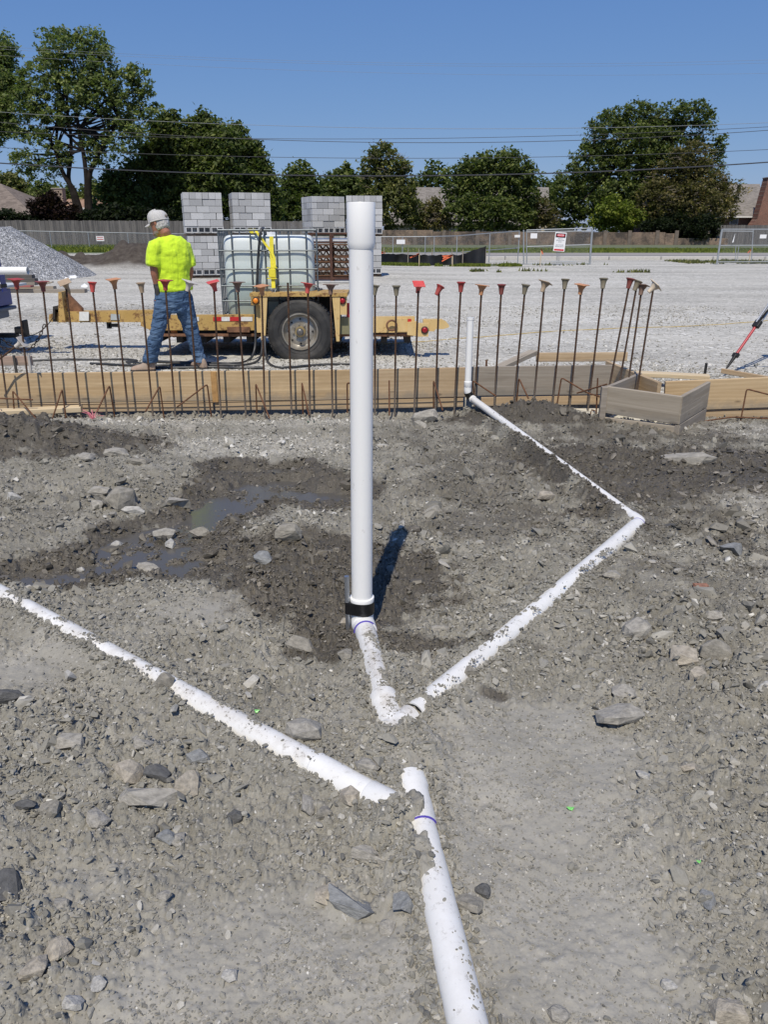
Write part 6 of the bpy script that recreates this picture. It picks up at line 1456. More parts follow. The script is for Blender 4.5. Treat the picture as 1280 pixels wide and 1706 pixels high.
# gate with danger sign
GD = 40.0; e = empty('chain_link_gate', at(925, 440, GD), 'chain link gate carrying the red and black danger sign', 'gate')
def gt(px, py, d=GD): return at(px, py, d)
for a, b, r in (((873, 383), (873, 442), .035), ((878, 384), (878, 441), .025), ((987.5, 380), (983, 441), .05), ((929, 417), (929, 440), .018), ((932.5, 417), (932, 439), .018)):
    mb = MB(); mb.tube([gt(*a), gt(*b)], r, 8); mb.build('gate_post', GALV, e, 50)
for a, b in (((878, 383.5), (988, 380)), ((878, 386.5), (986, 384.8)), ((878, 411), (985, 407.5)), ((878, 439.2), (984, 438.8)), ((918, 436), (960, 436))):
    mb = MB(); mb.tube([gt(*a), gt(*b)], .024, 8); mb.build('gate_rail', GALV, e, 50)
a, b = gt(878, 440), gt(984, 382); me_ = bpy.data.meshes.new('wire_mesh'); me_.from_pydata([(0, 0, 0), (b.x - a.x, 0, 0), (b.x - a.x, 0, b.z - a.z), (0, 0, b.z - a.z)], [], [(0, 1, 2, 3)]); me_.materials.append(LINK); link_mesh('wire_mesh', me_, e, a - Vector(e.location))
mb = MB(); c = gt(984, 441); mb.cbox((c.x, GD, c.z - .02), (.7, .35, .04), .01); c = gt(872, 441); mb.cbox((c.x, GD, c.z - .02), (.6, .35, .04), .01); mb.build('gate_base', GALV, e)
small_sign(890, 393, 11, 8, GD - .05, 'plain white square card on the left part of the gate')
sg = empty('danger_sign', gt(933.5, 403, GD - .06), 'white danger sign with red and black heading on the gate', 'sign', rz=0); sg.rotation_euler = (0, R(3.5), 0); k = ppm(GD, 1.2)
DBLK = simple('sign_black', (.02, .02, .02), .4); DRED = simple('sign_red', (.60, .03, .04), .4); DTXT = simple('sign_ink', (.06, .07, .12), .5); DWHT = simple('sign_letter_white', (.85, .85, .85), .4)
W_, H_ = 19.0 / k, 30.0 / k
mb = MB(); mb.cbox((0, 0, 0), (W_, .012, H_), .004); mb.build('panel', WHS, sg, local=True)
mb = MB(); mb.box((0, -.008, H_ * .335), (W_ * .86, .003, H_ * .22)); mb.build('heading', DBLK, sg, local=True)
mb = MB(); mb.rings([[(W_ * .37 * math.cos(a), y, H_ * .345 + H_ * .075 * math.sin(a)) for a in [math.tau * i / 28 for i in range(28)]] for y in (-.0100, -.0125)]); mb.build('heading_oval', DRED, sg, local=True)
mb = MB(); mb.box((0, -.008, -H_ * .42), (W_ * .86, .003, H_ * .09)); mb.build('footer', DRED, sg, local=True)
def text(s_, size, x, z, mat, par, y=-.0135, w=None):
    c = bpy.data.curves.new('lettering', 'FONT'); c.body = s_; c.size = size; c.align_x = 'CENTER'; c.align_y = 'CENTER'; c.extrude = .0006
    o = bpy.data.objects.new('t', c); col.objects.link(o); dg = bpy.context.evaluated_depsgraph_get(); me_ = bpy.data.meshes.new_from_object(o.evaluated_get(dg)); bpy.data.objects.remove(o)
    me_.materials.clear(); me_.materials.append(mat); q = link_mesh('lettering', me_, par, (x, y, z), (R(90), 0, 0))
    if w: q.scale = (w / max(.001, max(v.co.x for v in me_.vertices) * 2), 1, 1)
    return q
text('DANGER', H_ * .12, 0, H_ * .345, DWHT, sg, w=W_ * .58)
for i, (s_, w) in enumerate((('AREA IS A', .42), ('CONSTRUCTION', .72), ('SITE', .28))): text(s_, H_ * .075, 0, H_ * (.16 - .085 * i), DTXT, sg, -.0085, W_ * w)
for i, (s_, w) in enumerate((('UNAUTHORIZED', .66), ('PERSONNEL KEEP OUT', .78))): text(s_, H_ * .07, 0, -H_ * (.165 + .08 * i), DTXT, sg, -.0085, W_ * w)
# right hand gate
e = empty('chain_link_gate', at(1240, 438, GD), 'leaning chain link gate at the right edge of the photo', 'gate')
for a, b, r in (((1204, 382), (1195, 441), .05), ((1256, 382), (1253, 434), .024), ((1232, 410), (1229, 434), .018), ((1227, 410), (1226, 434), .018), ((1330, 382), (1330, 436), .03)):
    mb = MB(); mb.tube([gt(*a), gt(*b)], r, 8); mb.build('gate_post', GALV, e, 50)
for a, b in (((1204, 382), (1330, 382)), ((1201, 409), (1330, 408.5)), ((1197, 436.5), (1330, 436)), ((1204, 385), (1256, 385.5))):
    mb = MB(); mb.tube([gt(*a), gt(*b)], .024, 8); mb.build('gate_rail', GALV, e, 50)
a, b = gt(1200, 437), gt(1330, 383); me_ = bpy.data.meshes.new('wire_mesh'); me_.from_pydata([(0, 0, 0), (b.x - a.x, 0, 0), (b.x - a.x, 0, b.z - a.z), (0.12, 0, b.z - a.z)], [], [(0, 1, 2, 3)]); me_.materials.append(LINK); link_mesh('wire_mesh', me_, e, a - Vector(e.location))
small_sign(1272.5, 394, 11, 6, GD - .05, 'small pale sign on the leaning gate at the right edge')
mb = MB(); c = gt(1223, 398, 39.9); mb.rings([[(c.x - .04, c.y, c.z - .18), (c.x + .03, c.y, c.z - .15), (c.x + .05, c.y, c.z + .25)], [(c.x - .04, c.y + .02, c.z - .18), (c.x + .03, c.y + .02, c.z - .15), (c.x + .05, c.y + .02, c.z + .25)]]); mb.thing('white_tag', WHS, 'white strip hanging in the leaning gate at the right edge', 'tag')
# silt fence and marker stakes
SF = simple('silt_fabric', (.018, .018, .02), .45, var=.4, scale=3, bump=.3); xs_ = np.linspace(-3.5, 1, 1); mb = MB(); rows = []; q = random.Random(9)
for i in range(61):
    px = 560 + (809 - 560) * i / 60; d = 38.8 + .5 * math.sin(i * .3); w_ = at(px, 440, d); zb_ = Hs(w_.x, d) - .02; top = .50 if px < 765 else .50 + .42 * (px - 765) / 44; top += q.uniform(-.03, .02)
    rows.append([(w_.x, d, zb_), (w_.x, d + .05 + .06 * math.sin(i * 1.3), zb_ + top * .5), (w_.x, d + .03 * math.sin(i * .7), zb_ + top), (w_.x, d + .03 * math.sin(i * .7) + .01, zb_ + top), (w_.x, d + .06 + .06 * math.sin(i * 1.3), zb_ + top * .5), (w_.x, d + .01, zb_)])
e = empty('silt_fence', (rows[30][0][0], 38.8, rows[30][0][2]), 'low black fabric silt fence right of the tall pipe', 'fence'); mb.rings(rows); mb.build('fabric', SF, e, 60)
for px in (640, 680, 698, 720, 753, 771, 809):
    w_ = at(px, 440, 38.7); mb = MB(); mb.box((w_.x, 38.72, Hs(w_.x, 38.7) + .36), (.04, .04, .78)); mb.build('stake', W_OLD, e)
ORG = simple('orange_ribbon', (.75, .16, .06), .6)
for px, py, d, h, l in ((698.5, 447, 37.0, .55, 'survey stake with orange ribbon left in front of the black silt fence'), (754, 446, 37.2, .5, 'survey stake with orange ribbon right in front of the black silt fence'), (642, 430, 42, .5, 'small orange marker just right of the tall pipe'), (900, 447, 36, .8, 'thin pin flag with faded orange ribbon before the gate'), (1249, 436, 41, .7, 'thin stake with red ribbon behind the leaning gate')):
    w_ = at(px, py, d); z_ = Hs(w_.x, d); e = empty('survey_stake', (w_.x, d, z_), l, 'stake'); mb = MB(); mb.box((w_.x, d, z_ + h / 2), (.03, .03, h)); mb.build('stake', W_PALE, e)
    mb = MB(); q = random.Random(int(px)); t = Vector((w_.x, d - .02, z_ + h))
    for i in range(4 if px < 800 else 2):
        b = t + Vector((q.uniform(-.55, -.05) if px < 800 else q.uniform(-.2, .1), 0, q.uniform(-.30, .0))); mb.bar(t, b, .01, .045)
    mb.build('ribbon', ORG, e)
# wooden picket fence on the left
PK = Mat('grey_picket'); r_ = PK.attr('tone'); nz = PK.noise(1.2, 6, .7, stretch=(6, 1, .5))
PK.color(PK.mix(.55, PK.ramp(r_, [(0, (.085, .083, .085)), (1, (.20, .19, .185))]), PK.ramp(nz, [(.35, (.05, .05, .055)), (.65, (.24, .22, .20))]))).set(.92, 0, .15); PK = PK.m
def pickets(name, x0, x1, y0, y1, ztop, zbot, label, seed):
    q = random.Random(seed); L = math.hypot(x1 - x0, y1 - y0); n = int(L / .145); ang = math.atan2(y1 - y0, x1 - x0)
    e = empty(name, (x0, y0, zbot(0)), label, 'fence', rz=0); mb = MB(); tone = []
    for i in range(n):
        t = (i + .5) / n; x = x0 + (x1 - x0) * t; y = y0 + (y1 - y0) * t + q.uniform(-.01, .01); zt = ztop(t) + q.uniform(-.02, .02); zb_ = zbot(t)
        mb.box((x, y, (zt + zb_) / 2), (.138, .02, zt - zb_), (0, q.uniform(-.006, .006), ang)); tone += [q.random()] * 8
    o = mb.build('pickets', PK, e); o['kind'] = 'stuff'; fattr(o.data, 'tone', np.array(tone))
    for k in (.3, 1.5): mb = MB(); mb.bar((x0, y0 + .05, zbot(0) + k), (x1, y1 + .05, zbot(1) + k), .04, .09); mb.build('fence_rail', W_OLD, e)
a, b = at(-140, 366, 57), at(520, 370, 58)
pickets('wooden_fence', a.x, b.x, 57, 58, lambda t: 2.40 - .06 * t, lambda t: .45 - .1 * t, 'long grey wooden picket fence behind the left half of the lot', 3)
a, b = at(1196, 374, 93), at(1420, 376, 93)
pickets('wooden_fence', a.x, b.x, 93, 93, lambda t: at(1240, 375, 93).z, lambda t: .25, 'grey wooden fence with gaps below the brick house at the right', 4)
# masonry wall across the road
def brick_mat(name, c1, c2, sc, mortar=(.35, .32, .28), stain=.5):
    m = Mat(name); b = m.n.new('ShaderNodeTexBrick'); mp = m.n.new('ShaderNodeMapping'); mp.inputs['Rotation'].default_value = (R(90), 0, 0); m.l.new(m.tc.outputs['Object'], mp.inputs[0]); m.l.new(mp.outputs[0], b.inputs['Vector'])
    b.inputs['Scale'].default_value = sc; b.inputs['Color1'].default_value = (*c1, 1); b.inputs['Color2'].default_value = (*c2, 1); b.inputs['Mortar'].default_value = (*mortar, 1); b.inputs['Mortar Size'].default_value = .03
    st = m.ramp(m.noise(.35, 6, .75), [(.42, 0.0), (.58, 1.0)]); c = m.mix(m.math('MULTIPLY', st, stain), b.outputs['Color'], (.045, .042, .04)); c = m.mix(.3, c, m.ramp(m.noise(5, 5, .7), [(.3, .3), (.7, .7)]), 'OVERLAY')
    m.color(c).set(.92, 0, .2); return m.m
WB = brick_mat('wall_block', (.27, .185, .125), (.18, .12, .09), 2.6, (.30, .26, .21), stain=.85)
e = empty('masonry_wall', (at(900, 400, 92).x, 92, .1), 'stained tan block wall behind the grass verge across the road', 'wall')
segs = [(600, 722, 383.5), (722, 738, 386), (738, 752, 384.5), (752, 870, 386), (870, 1009, 386.5), (1009, 1110, 387), (1110, 1128, 389), (1128, 1215, 397)]
for a, b, yt in segs:
    xa_, xb_ = at(a, yt, 92).x, at(b, yt, 92).x; zt = at(a, yt, 92).z; mb = MB(); mb.cbox(((xa_ + xb_) / 2, 92.1, zt / 2), (xb_ - xa_ - .01, .2, zt), .02); mb.build('wall_section', WB, e)
PL_ = simple('wall_post', (.16, .13, .105), .9, var=.3, scale=3)
for px in (640, 692, 740, 796, 850, 898, 948, 1009, 1050, 1096, 1128, 1180):
    x = at(px, 390, 92).x; mb = MB(); mb.cbox((x, 91.95, 1.8 / 2), (.42, .2, 1.78), .02); mb.build('wall_post', PL_, e)
# ---------------------------------------------------------------- trees
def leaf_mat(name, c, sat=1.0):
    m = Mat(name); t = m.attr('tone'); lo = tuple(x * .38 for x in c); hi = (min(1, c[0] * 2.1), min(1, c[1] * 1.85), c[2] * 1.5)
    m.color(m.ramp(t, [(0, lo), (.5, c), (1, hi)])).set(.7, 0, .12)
    tr_ = m.n.new('ShaderNodeBsdfTranslucent'); tr_.inputs[0].default_value = (c[0] * 1.6, c[1] * 1.9, c[2] * .8, 1); mx = m.n.new('ShaderNodeMixShader'); mx.inputs[0].default_value = .33
    m.l.new(m.b.outputs[0], mx.inputs[1]); m.l.new(tr_.outputs[0], mx.inputs[2]); m.l.new(mx.outputs[0], m.n['Material Output'].inputs[0]); return m.m
LM = {'maple': leaf_mat('leaf_silver_green', (.145, .178, .075)), 'dark': leaf_mat('leaf_dark_green', (.088, .112, .042)), 'mid': leaf_mat('leaf_mid_green', (.102, .128, .048)), 'olive': leaf_mat('leaf_olive', (.13, .14, .06)),
      'brown': leaf_mat('leaf_brownish', (.125, .115, .055)), 'light': leaf_mat('leaf_light_green', (.15, .185, .04)), 'deep': leaf_mat('leaf_deep_green', (.018, .026, .014)), 'purple': leaf_mat('leaf_dark_red', (.022, .014, .014))}  # deep: the very dark green of the ivy and the hedge
BARK = simple('bark', (.024, .020, .017), .95, var=.4, scale=2, spec=.08); TWIG = simple('bare_twigs', (.26, .22, .18), .9)
def leaves(blobs, n, size, seed, clump=.9, fill=.35):
    """blobs: centre, radii. Leaves sit in clumps spread through each blob, denser towards its skin"""
    q = np.random.RandomState(seed); vol = np.array([b[1][0] * b[1][2] for b in blobs]) ; vol = vol / vol.sum(); V_ = []; T_ = []
    for (c, r), w in zip(blobs, vol):
        c = np.array(c); r = np.array(r); ncl = max(4, int(n * w / 26)); v = q.normal(size=(ncl, 3)); v /= np.linalg.norm(v, axis=1)[:, None]
        rad = np.where(q.rand(ncl) < fill, q.rand(ncl) ** .6, q.uniform(.72, 1.16, ncl)); cc_ = c + v * rad[:, None] * r
        m = int(n * w / ncl) + 1; cs = clump * q.uniform(.45, 1.15, ncl)
        p = cc_[:, None, :] + q.normal(size=(ncl, m, 3)) * cs[:, None, None] * .42 * np.array([1, 1, .7]); tone = np.clip(q.normal(.5, .2, ncl)[:, None] + q.normal(0, .16, (ncl, m)), 0, 1)
        V_.append(p.reshape(-1, 3)); T_.append(tone.ravel())
    P = np.concatenate(V_); T = np.concatenate(T_); N = len(P)
    nrm = q.normal(size=(N, 3)); nrm[:, 2] = np.abs(nrm[:, 2]) + .5; nrm /= np.linalg.norm(nrm, axis=1)[:, None]
    a = q.normal(size=(N, 3)); a -= nrm * (a * nrm).sum(1)[:, None]; a /= np.linalg.norm(a, axis=1)[:, None]; b = np.cross(nrm, a); s = size * q.uniform(.6, 1.35, N)[:, None]
    V = np.stack([P - a * s, P + b * s * .55 + nrm * s * .15, P + a * s, P - b * s * .55 + nrm * s * .15], 1).reshape(-1, 3); F = np.arange(4 * N).reshape(N, 4)
    return V, F, np.repeat(T, 4)
def tree(name, label, d, blobs, trunk, mat, n, leaf, seed, thick=.22, clump=.9, limbs=True, fill=.35, twig=None, cat='tree', dep=.75):
    k = ppm(d, 3); B = []; q = random.Random(seed)
    for px, py, rx_, ry_ in blobs:
        c = at(px, py, d + q.uniform(-.5, .5) * rx_ / k); B.append(((c.x, c.y, c.z), (rx_ / k, dep * (rx_ + ry_) / 2 / k, ry_ / k)))
    T = [[at(px, py, d) for px, py in t] for t in trunk]; base = Vector((T[0][0].x, d, T[0][0].z)) if T else Vector((B[0][0][0], d, .2))
    base.z = min(base.z, float(lot_z(np.array([base.x]), np.array([float(d)]))[0])) 
    e = empty(name, base, label, cat); mb = MB()
    for t in T:
        t = [Vector((t[0].x, t[0].y, base.z - .1))] + t if t[0].z > base.z + .3 else t
        P = smoothpath(t, 2); m = len(P); mb.tube(P, [thick * (1 - .72 * i / (m - 1)) for i in range(m)], 9)
    if limbs and T:
        for c, r in B:
            c = Vector(c); t = T[q.randrange(len(T))]; j = q.randrange(len(t) // 2, len(t)); a = t[j]
            for s_ in range(3):
                tip = c + Vector((q.uniform(-.7, .7) * r[0], q.uniform(-.7, .7) * r[1], q.uniform(-.3, .8) * r[2])); mid = a.lerp(tip, .5) + Vector((q.uniform(-.3, .3), q.uniform(-.3, .3), -.05 * (tip - a).length))
                P = smoothpath([a, mid, tip], 2); m = len(P); mb.tube(P, [thick * .38 * (1 - .88 * i / (m - 1)) for i in range(m)], 6, caps=False)
    if mb.v: mb.build('trunk', BARK, e, 50)
    if twig:
        mb = MB()
        for _ in range(twig):
            c, r = B[q.randrange(len(B))]; v = Vector((q.gauss(0, 1), q.gauss(0, 1) - .6, q.gauss(0, .8))).normalized(); p = Vector(c) + Vector((v.x * r[0], v.y * r[1], v.z * r[2])) * .75
            dr = Vector((v.x * 1.2 + q.uniform(-.3, .3), v.y, q.uniform(.0, .5))).normalized(); l = q.uniform(.5, 1.5); p2 = p + dr * l; mb.tube([p, p.lerp(p2, .5) + Vector((0, 0, .08)), p2], [.03, .02, .008], 4, caps=False)
            for _ in range(3): a = p.lerp(p2, q.uniform(.3, .9)); mb.tube([a, a + (dr + Vector((q.uniform(-.8, .8), q.uniform(-.8, .8), q.uniform(-.5, .8)))) * l * .3], [.014, .005], 3, caps=False)
        mb.build('bare_twigs', TWIG, e)['kind'] = 'stuff'
    V, F, Tn = leaves(B, n, leaf, seed, clump, fill); V = V - np.array(base); me_ = np_mesh('crown', V, F, LM[mat]); fattr(me_, 'tone', Tn); link_mesh('crown', me_, e)
    return e
tree('maple_tree', 'tallest tree on the left with silvery green leaves and a forked dark trunk', 64,
     [(120, 98, 42, 38), (92, 78, 24, 28), (148, 72, 24, 22), (165, 105, 28, 28), (205, 135, 26, 24), (232, 132, 20, 18), (245, 175, 22, 20), (70, 130, 36, 30), (118, 148, 40, 28), (165, 160, 38, 28), (200, 185, 34, 26), (45, 165, 28, 24), (35, 215, 22, 16), (70, 238, 24, 18),
      (40, 268, 22, 18), (72, 285, 24, 14), (98, 262, 20, 20), (150, 235, 24, 18), (168, 262, 22, 18), (205, 235, 30, 26), (92, 195, 22, 14), (220, 205, 26, 20), (120, 185, 30, 14), (60, 190, 26, 16)],
     [[(140, 372), (132, 345), (122, 315), (112, 300), (118, 262), (118, 225), (112, 190), (110, 150)], [(146, 372), (144, 330), (144, 295), (138, 250), (130, 215), (126, 180), (134, 140)], [(122, 315), (104, 290), (92, 250), (76, 215)], [(144, 300), (160, 262), (180, 230), (200, 200)]], 'maple', 26000, .13, 1, .25, .50, fill=.10)
tree('maple_tree', 'tree cut by the left edge of the photo, pale green', 66, [(8, 95, 20, 28), (-12, 120, 32, 40), (5, 150, 30, 30), (-10, 190, 34, 34), (10, 205, 20, 14), (-30, 230, 24, 30)], [[(-30, 372), (-28, 300), (-18, 220), (-6, 150)]], 'maple', 17000, .13, 2, .32, .65)
tree('broadleaf_tree', 'dense dark tree just right of the tallest tree', 69, [(282, 225, 30, 32), (262, 262, 32, 32), (300, 255, 30, 34), (240, 300, 36, 34), (285, 310, 42, 42), (235, 340, 34, 28), (196, 318, 26, 30), (190, 350, 30, 20)], [[(250, 372), (255, 330), (270, 280), (280, 240)]], 'dark', 24000, .19, 3, .3, .8)
tree('broadleaf_tree', 'highest rounded crown of the dark trees above the block stacks', 70, [(338, 218, 26, 26), (355, 245, 38, 34), (325, 262, 30, 34), (360, 290, 42, 40), (320, 325, 42, 40), (372, 335, 38, 34)], [[(340, 372), (342, 320), (345, 260)]], 'mid', 24000, .19, 4, .3, .8)
tree('broadleaf_tree', 'dark tree sloping down above the second block stack', 71, [(392, 240, 26, 26), (410, 272, 34, 34), (425, 305, 32, 34), (400, 330, 36, 36), (442, 335, 26, 30), (428, 362, 34, 20)], [[(410, 375), (412, 320), (408, 260)]], 'dark', 20000, .19, 5, .3, .8)
tree('broadleaf_tree', 'small rounded dark tree left of the tall pipe behind the blocks', 95, [(500, 300, 22, 24), (512, 325, 24, 30), (488, 328, 24, 30), (470, 350, 24, 26), (520, 355, 30, 24)], [[(500, 385), (500, 330)]], 'dark', 11000, .26, 6, .25, 1.0)
tree('broadleaf_tree', 'low wide tree behind the hub of the tall pipe', 112, [(575, 298, 24, 18), (555, 312, 24, 20), (598, 312, 26, 20), (575, 335, 40, 30), (545, 350, 26, 24), (612, 345, 24, 26)], [[(575, 385), (575, 320)]], 'mid', 11000, .28, 7, .25, 1.0)
tree('broadleaf_tree', 'open grey green tree just right of the top of the tall pipe', 97, [(640, 258, 22, 16), (622, 278, 22, 18), (658, 282, 22, 22), (640, 305, 34, 26), (668, 322, 24, 24), (645, 345, 42, 30), (685, 352, 18, 22)], [[(645, 385), (645, 330), (640, 270)], [(645, 340), (625, 290)], [(645, 340), (660, 290)]], 'olive', 10000, .22, 8, .2, .9, fill=.25, twig=40)
tree('dry_bush', 'low dry brown bush below the grey roof in the middle', 99, [(705, 362, 22, 18), (722, 350, 16, 18), (735, 368, 18, 14)], [], 'brown', 3500, .2, 9, twig=60, cat='bush')
tree('broadleaf_tree', 'bushy round tree in the middle right before the grey roof', 98, [(820, 280, 34, 22), (848, 272, 22, 20), (790, 290, 30, 24), (870, 290, 24, 24), (765, 322, 22, 26), (820, 318, 56, 36), (878, 325, 20, 28), (800, 355, 56, 28), (855, 358, 36, 26)], [[(820, 385), (820, 330), (818, 285)]], 'mid', 24000, .22, 10, .22, .9)
tree('dry_bush', 'brownish bush right of the bushy round tree', 99, [(897, 352, 20, 20), (912, 365, 18, 14), (885, 370, 20, 14)], [], 'brown', 3800, .2, 11, twig=50, cat='bush')
tree('large_tree', 'largest tree on the right with an uneven dark crown', 100, [(1030, 195, 24, 18), (1065, 200, 34, 26), (1105, 205, 28, 26), (1150, 185, 30, 18), (1172, 205, 16, 24), (1010, 225, 30, 28), (1060, 240, 44, 34), (1120, 240, 44, 34), (1195, 240, 14, 14), (1190, 268, 18, 20), (988, 268, 34, 30), (1040, 285, 48, 36),
      (1110, 285, 44, 34), (955, 300, 28, 22), (938, 322, 22, 24), (985, 325, 42, 38), (1040, 335, 46, 36), (960, 355, 36, 28), (1100, 340, 50, 36)], [[(1050, 385), (1055, 330), (1065, 270), (1075, 215)], [(1050, 340), (1010, 290), (990, 250)], [(1060, 300), (1110, 250), (1150, 205)]], 'mid', 44000, .19, 12, .4, .8, fill=.22)
tree('dry_tree', 'brownish half bare tree before the right side of the largest tree', 97, [(1150, 265, 32, 26), (1125, 300, 40, 32), (1175, 300, 34, 30), (1205, 325, 30, 26), (1150, 335, 46, 32), (1095, 335, 36, 30), (1195, 355, 30, 22)], [[(1150, 388), (1150, 330), (1155, 280)], [(1150, 350), (1110, 310)], [(1150, 350), (1190, 310)]], 'brown', 22000, .17, 13, .2, .8, fill=.3, twig=170)
tree('green_bush', 'bright green bush at the foot of the largest tree', 95, [(1020, 345, 22, 18), (1040, 362, 32, 18), (1005, 368, 20, 14), (1022, 375, 34, 12)], [], 'light', 6500, .17, 14, cat='bush', clump=.7)
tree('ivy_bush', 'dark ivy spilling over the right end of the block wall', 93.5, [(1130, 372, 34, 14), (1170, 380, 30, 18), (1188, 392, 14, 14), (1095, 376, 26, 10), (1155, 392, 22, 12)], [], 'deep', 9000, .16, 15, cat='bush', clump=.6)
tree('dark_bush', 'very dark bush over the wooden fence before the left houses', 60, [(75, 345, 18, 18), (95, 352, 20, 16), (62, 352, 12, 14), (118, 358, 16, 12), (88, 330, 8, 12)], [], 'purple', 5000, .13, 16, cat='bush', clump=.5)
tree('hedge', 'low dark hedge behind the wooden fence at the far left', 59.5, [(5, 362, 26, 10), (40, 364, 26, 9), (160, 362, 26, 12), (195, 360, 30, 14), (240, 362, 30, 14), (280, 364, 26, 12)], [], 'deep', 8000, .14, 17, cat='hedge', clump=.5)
tree('broadleaf_tree', 'small far tree above the roof at the left edge', 100, [(12, 302, 18, 10), (30, 310, 14, 10), (50, 325, 16, 10)], [], 'olive', 2500, .25, 18)
tree('broadleaf_tree', 'trees seen between the trunks of the tallest tree', 90, [(100, 330, 26, 18), (70, 318, 18, 12), (168, 335, 26, 26), (125, 345, 22, 14)], [], 'mid', 7000, .22, 19, clump=.9)
q = random.Random(2); B = []
for px in range(-260, 1560, 22): B.append((px, 332 + q.uniform(-8, 10) - (6 if 640 < px < 760 else 0) + (0 if not 630 < px < 760 else -14) + (14 if 1190 < px < 1290 else 0) - 0, 22, 18 + q.uniform(-3, 5)))
e = tree('far_tree_line', 'far line of trees along the horizon behind the houses', 165, [(a, b - (12 if 690 < a < 735 or a > 1225 else 0), c, dd) for a, b, c, dd in B], [], 'dark', 26000, .5, 20, clump=2.2, cat='trees', dep=.4)
# ---------------------------------------------------------------- houses
SH1 = Mat('roof_shingles'); sh = SH1.voro(5, out='Color', stretch=(.6, 1, 2)); s_ = SH1.n.new('ShaderNodeSeparateColor'); SH1.l.new(sh, s_.inputs[0])
SH1.color(SH1.mix(.6, SH1.ramp(s_.outputs[0], [(0, (.13, .115, .10)), (1, (.24, .215, .19))]), (.185, .165, .15))).set(.95, 0, .1); SH1 = SH1.m
def shingle(name, c):
    m = Mat(name); v = m.voro(5, out='Color', stretch=(.6, 1, 2)); s_ = m.n.new('ShaderNodeSeparateColor'); m.l.new(v, s_.inputs[0]); m.color(m.ramp(s_.outputs[0], [(0, tuple(x * .75 for x in c)), (1, tuple(x * 1.2 for x in c))])).set(.95, 0, .1); return m.m
SH_B = shingle('roof_brown', (.20, .165, .14)); SH_G = shingle('roof_grey_brown', (.22, .20, .18)); SH_T = shingle('roof_tan', (.34, .22, .15)); TRIM = simple('white_trim', (.72, .71, .68), .6); WALLG = simple('grey_siding', (.33, .31, .28), .85)
BRT = brick_mat('tan_brick', (.36, .26, .19), (.27, .19, .14), 5, stain=.15); BRR = brick_mat('red_brick', (.26, .09, .06), (.15, .055, .04), 4.0, (.36, .28, .22), stain=.25); GLS = simple('window_glass', (.03, .035, .04), .1)
def house(label, x0, x1, y0, y1, zw, zr, rx0, rx1, roof, wall, chim=None, wins=(), zg=.3, trim=True):
    e = empty('house', ((x0 + x1) / 2, y0, zg), label, 'house'); mb = MB(); mb.cbox(((x0 + x1) / 2, (y0 + y1) / 2, (zg + zw) / 2 - .2), (x1 - x0, y1 - y0, zw - zg + .4), .02); mb.build('wall', wall, e)
    ym = (y0 + y1) / 2; o_ = .6; mb = MB(); P = [(x0 - o_, y0 - o_, zw), (x1 + o_, y0 - o_, zw), (x1 + o_, y1 + o_, zw), (x0 - o_, y1 + o_, zw), (rx0, ym, zr), (rx1, ym, zr)]
    P2 = [(a, b, c - .12) for a, b, c in P[:4]]; mb.add(P + P2, [(0, 1, 5, 4), (2, 3, 4, 5), (1, 2, 5), (3, 0, 4), (0, 6, 7, 1), (1, 7, 8, 2), (2, 8, 9, 3), (3, 9, 6, 0), (9, 8, 7, 6)]); rf = mb.build('roof', roof, e)
    if trim: mb = MB(); mb.box(((x0 + x1) / 2, y0 - o_ - .02, zw - .10), (x1 - x0 + 2 * o_ + .02, .03, .18)); mb.build('fascia', TRIM, e)
    mb = MB(); mb.tube([((rx0 * .6 + rx1 * .4), ym - 1.0, zr - .6), ((rx0 * .6 + rx1 * .4), ym - 1.0, zr + .15)], .12, 8); mb.build('vent_pipe', BLK, rf)
    if chim:
        cx, cy, w, zt, m_ = chim; mb = MB(); mb.cbox((cx, cy, (zt + zw) / 2 - .5), (w, .9, zt - zw + 1.0), .02); c = mb.build('chimney', m_, e); mb = MB(); mb.cbox((cx, cy, zt + .04), (w + .12, 1.02, .1), .02); mb.build('chimney_cap', simple('chimney_cap', (.3, .26, .22), .9), c)
    for wx_, wz_, w, h in wins:
        mb = MB(); mb.cbox((wx_, y0 - .02, wz_), (w + .14, .08, h + .14), .01); f = mb.build('window', TRIM, e); mb = MB(); mb.box((wx_, y0 - .065, wz_), (w, .02, h)); mb.build('pane', GLS, f)
    return e
def X(px, d, py=340): return at(px, py, d).x
def Z(py, d): return at(640, py, d).z
house('brown roofed house at the left edge behind the wooden fence', X(-420, 74), X(58, 74), 74, 88, Z(370, 74), Z(306, 81), X(-300, 81), X(6, 81), SH_B, WALLG, wins=((X(-60, 74), 2.3, 1.4, 1.1),), trim=False)
house('house with tan brick chimney and white fascia behind the tree trunks', X(92, 84), X(260, 84), 84, 96, Z(346, 84), Z(330, 90), X(110, 90), X(240, 90), SH_T, WALLG, chim=(X(84, 83), 85.5, 1.05, Z(313, 83), BRT), wins=((X(134, 84), Z(355, 84), 1.0, 1.0), (X(215, 84), Z(357, 84), 1.0, 1.0)))
mb = MB(); a = X(55, 83.6); b = X(80, 83.6); mb.prism([(a, Z(335, 83.6)), (b, Z(318, 83.6)), (b, .3), (a, .3)], 85.2, 85.6); mb.thing('brick_gable', BRT, 'tan brick gable left of the chimney behind the dark bush', 'wall')
house('long grey roofed house hidden behind the middle trees', X(640, 118), X(912, 118), 118, 132, Z(374, 118), Z(312, 125), X(690, 125), X(913, 125), SH_G, WALLG, wins=((X(700, 118), 2, 1.4, 1.1),), trim=False)
mb = MB(); sx0, sx1 = X(905, 103), X(956, 103); xm = (sx0 + sx1) / 2; sz0 = Z(384, 103); e = empty('shed', (xm, 103, .3), 'small cream gabled shed behind the wall left of the danger gate', 'shed')
